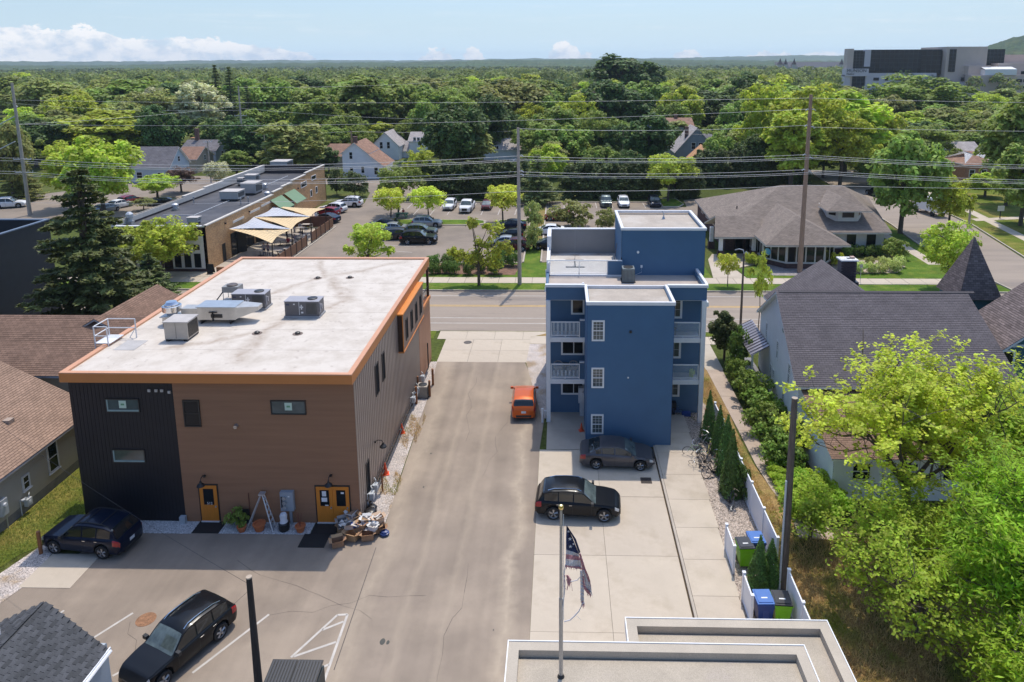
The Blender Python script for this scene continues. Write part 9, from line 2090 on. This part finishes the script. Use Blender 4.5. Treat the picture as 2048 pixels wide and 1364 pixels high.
# ---- people and tables on the patio
def person_mesh(pose):
 V={'pel':(0,0,.95),'sp':(0,.01,1.2),'ch':(0,.0,1.38),'nk':(0,0,1.52),'hd':(0,-.01,1.64),'ht':(0,0,1.74)}; E=[('pel','sp'),('sp','ch'),('ch','nk'),('nk','hd'),('hd','ht')]; Rr={'pel':.15,'sp':.14,'ch':.165,'nk':.06,'hd':.10,'ht':.07}
 for s,k in((-1,'l'),(1,'r')):
  V.update({k+'sh':(s*.19,0,1.44),k+'el':(s*.25,-.05-(.12 if pose=='sit'else 0),1.17),k+'wr':(s*.2,-.2-(.15 if pose=='sit'else 0),1.02),k+'hn':(s*.18,-.26-(.15 if pose=='sit'else 0),.98)})
  if pose=='sit':V.update({k+'hp':(s*.09,-.05,.93),k+'kn':(s*.12,-.45,.95),k+'an':(s*.12,-.47,.53),k+'ft':(s*.12,-.6,.49)})
  else:V.update({k+'hp':(s*.09,0,.9),k+'kn':(s*.1,-.03+s*.05,.5),k+'an':(s*.1,.02+s*.1,.09),k+'ft':(s*.1,-.12+s*.1,.05)})
  E+=[('ch',k+'sh'),(k+'sh',k+'el'),(k+'el',k+'wr'),(k+'wr',k+'hn'),('pel',k+'hp'),(k+'hp',k+'kn'),(k+'kn',k+'an'),(k+'an',k+'ft')]
  Rr.update({k+'sh':.07,k+'el':.048,k+'wr':.035,k+'hn':.04,k+'hp':.1,k+'kn':.065,k+'an':.045,k+'ft':.045})
 names=list(V); me=bpy.data.meshes.new('body'); dz=-.45 if pose=='sit'else 0
 me.from_pydata([(V[n][0],V[n][1],V[n][2]+dz)for n in names],[(names.index(a),names.index(c))for a,c in E],[]); o=bpy.data.objects.new('tmp',me); COL.objects.link(o)
 sk_=o.modifiers.new('s','SKIN'); sk_.use_smooth_shade=True
 for i,n in enumerate(names):d=me.skin_vertices[0].data[i]; d.radius=(Rr[n],Rr[n]*.85); d.use_root=(n=='pel')
 o.modifiers.new('d','SUBSURF').levels=1; dg=bpy.context.evaluated_depsgraph_get(); out=bpy.data.meshes.new_from_object(o.evaluated_get(dg)); bpy.data.objects.remove(o)
 return out,dz
skin=mat('skin',(.45,.27,.19),.6); shirts={k:mat(k+' cloth',c,.8,.1,5)for k,c in{'white':(.6,.6,.6),'navy':(.03,.04,.09),'black':(.02,.02,.02),'grey':(.25,.25,.27),'red':(.3,.03,.04),'plaid':(.2,.17,.2),'lilac':(.35,.28,.42),'tan':(.4,.32,.22)}.items()}
hairs=mat('brown hair',(.05,.03,.02),.7)
PM={}
def person(label,x,y,rz,pose,shirt,trousers,z=0.02):
 if pose not in PM:PM[pose]=person_mesh(pose)
 me0,dz=PM[pose]; me=me0.copy(); me.materials.clear()
 for m_ in(shirts[shirt],shirts[trousers],skin,hairs):me.materials.append(m_)
 for p in me.polygons:
  c=p.center; z_=c.z-dz
  p.material_index=3 if z_>1.68 or(z_>1.6 and c.y>.02)else 2 if z_>1.5 or(abs(c.x)>.14 and c.y<-.16 and z_<1.12 and z_>.97)else 0 if z_>.98 else 1
 t=thing('person',label,'person',(x,y,z),'people on the patio'); t.rotation_euler=(0,0,rz); link('body',me,t)
 q=MB(); q.lathe((0,.015,1.66+dz),[(.1,-.03),(.105,.03),(.07,.09),(.02,.11)],8); q.build('hair',hairs,t,world=False)
 q=MB(); q.tube([(0,-.1,1.63+dz),(0,-.125,1.615+dz)],.015,4); q.build('nose',skin,t,world=False)
def PTab(px,py,seatn,label):
 p=G(px,py,.75); t=thing('patio_table',label,'table',(p.x,p.y,0),'tables on the patio'); q=MB(); q.box(p.x-.55,p.x+.55,p.y-.4,p.y+.4,.72,.76); q.build('table_top',mat('pale table top',(.48,.42,.36),.5,.15,3),t); q=MB(); q.tube([(p.x,p.y,0),(p.x,p.y,.72)],.04,6); q.box(p.x-.3,p.x+.3,p.y-.3,p.y+.3,.01,.04); q.build('table_base',black,t); return p
k=0; chm=mat('pale metal chair',(.38,.37,.36),.4,metal=.3)
cp_src=None
where=('by the street end','left of the first gap','under the nearest sail edge','beside the fence gap','in the middle of the patio','under the middle sail','near the fence, farther half','at the far end','by the dark end wall','behind the standing couple','next to the folding doors','against the fence')
for(px,py)in((520,500),(555,500),(578,480),(592,468),(600,455),(575,497),(612,448),(625,440),(640,432),(560,480),(625,425),(610,470)):
 p=PTab(px,py,4,'pale patio table '+where[k])
 for s_ in(-1,1):
  lb=('metal chair left of the table 'if s_<0 else 'metal chair right of the table ')+where[k]
  if cp_src is None:chair(lb,p.x-.8,p.y,.02,chm,.9); cp_src=[o for o in bpy.data.objects if o.get('label')==lb][0]
  else:o=copy_tree(cp_src); place(o,(p.x+s_*.8,p.y,.02),random.uniform(0,6),.9,lb)
 k+=1
for(px,py,rz,pose,sh,tr,lb)in((529,512,.3,'stand','grey','navy','person in grey top standing left of a couple near the patio end'),(537,512,-.2,'stand','plaid','navy','person in dark checked top standing beside the one in grey'),(574,480,1.2,'stand','black','black','person in black standing beneath the nearest grey sail'),(589,470,2.0,'stand','lilac','grey','person in lilac top standing behind the fence'),(606,482,-1,'stand','black','white','person in black shirt standing in the fence gap'),(577,492,0,'sit','red','black','person in dark red seated next to the near fence'),(611,452,.5,'sit','navy','black','person in navy seated toward the far fence'),(620,450,2.5,'sit','tan','grey','person in tan top seated near the navy one'),(632,440,1,'sit','white','navy','person in white seated at the far end of the patio'),(590,487,-2,'sit','plaid','tan','person in checked shirt seated by the fence gap'),(600,462,.8,'sit','grey','navy','person in grey seated in the middle of the patio')):
 p=G(px,py); person(lb,p.x,p.y,rz,pose,sh,tr)
p=G(804,437); person('person in dark red sitting under the young tree pair in the lot',p.x,p.y+1,1.0,'sit','red','navy',.14)
t=thing('picnic_table','green picnic table on the tree island of the lot','picnic table',(p.x,p.y,0)); gp_=mat('green painted wood',(.06,.14,.09),.7)
q=MB(); q.box(p.x-1,p.x+1,p.y-.4,p.y+.4,.85,.9); q.build('table_top',gp_,t)
for s in(-1,1):q=MB(); q.box(p.x-1,p.x+1,p.y+s*.75-.13,p.y+s*.75+.13,.55,.6); q.build('bench',gp_,t); q=MB(); q.box(p.x+s*.7-.04,p.x+s*.7+.04,p.y-.8,p.y+.8,.13,.85); q.build('leg',gp_,t)
# street sign, mailbox-like board on the right lawn
p=G(1872,435); p=G(1872+0,433); t=thing('lawn_sign','small white sign board on a post on the right lawn','sign',(80,112,0)); q=G(1875+125,437); x,y=q.x,q.y
b=MB(); b.box(x-.5,x+.5,y-.03,y+.03,1.2,2.0); b.build('board',white_trim,t); b=MB(); b.box(x-.06,x+.06,y,y+.1,0,1.2); b.build('post',black,t)
q=G(1720,565); b=MB(); b.tube([(q.x,q.y,0),(q.x,q.y,2.1)],.03,6); b.box(q.x-.18,q.x+.18,q.y-.02,q.y+.02,1.7,2.1); tag(b.build('street_sign',steel),'thin street sign post on the pavement before the flower bed','sign')
# logs by the dry grass
for(px,py,a,lb)in((1685,1092,.3,'cut log lying on the dry grass, nearest'),(1705,1075,-.4,'short cut log behind the nearest one')):
 q=G(px,py); d=Vector((math.cos(a),math.sin(a),0))*.45; b=MB(); b.tube([q-d+Z3*.13,q+d+Z3*.13],.13,10); tag(b.build('log',mat('split log',(.22,.15,.1),.9,.3,5)),lb,'log','cut logs on the dry grass')
b=MB(); b.box(-13.0,-12.6,24,24.4,0,.01)if 0 else None
# ================================================================== AIR
def haze():
 b=MB(); b.box(-3300,3300,-60,7600,-1.03,112); o=b.build('haze',[]); o.data.materials.clear(); m=bpy.data.materials.new('summer haze'); m.use_nodes=True; n=m.node_tree.nodes; n.clear(); out=n.new('ShaderNodeOutputMaterial'); v=n.new('ShaderNodeVolumePrincipled'); v.inputs['Color'].default_value=(.72,.87,1.0,1); v.inputs['Density'].default_value=.00010; v.inputs['Anisotropy'].default_value=.2
 m.node_tree.links.new(v.outputs[0],out.inputs['Volume']); o.data.materials.append(m); tag(o,kind='stuff'); return o
haze()
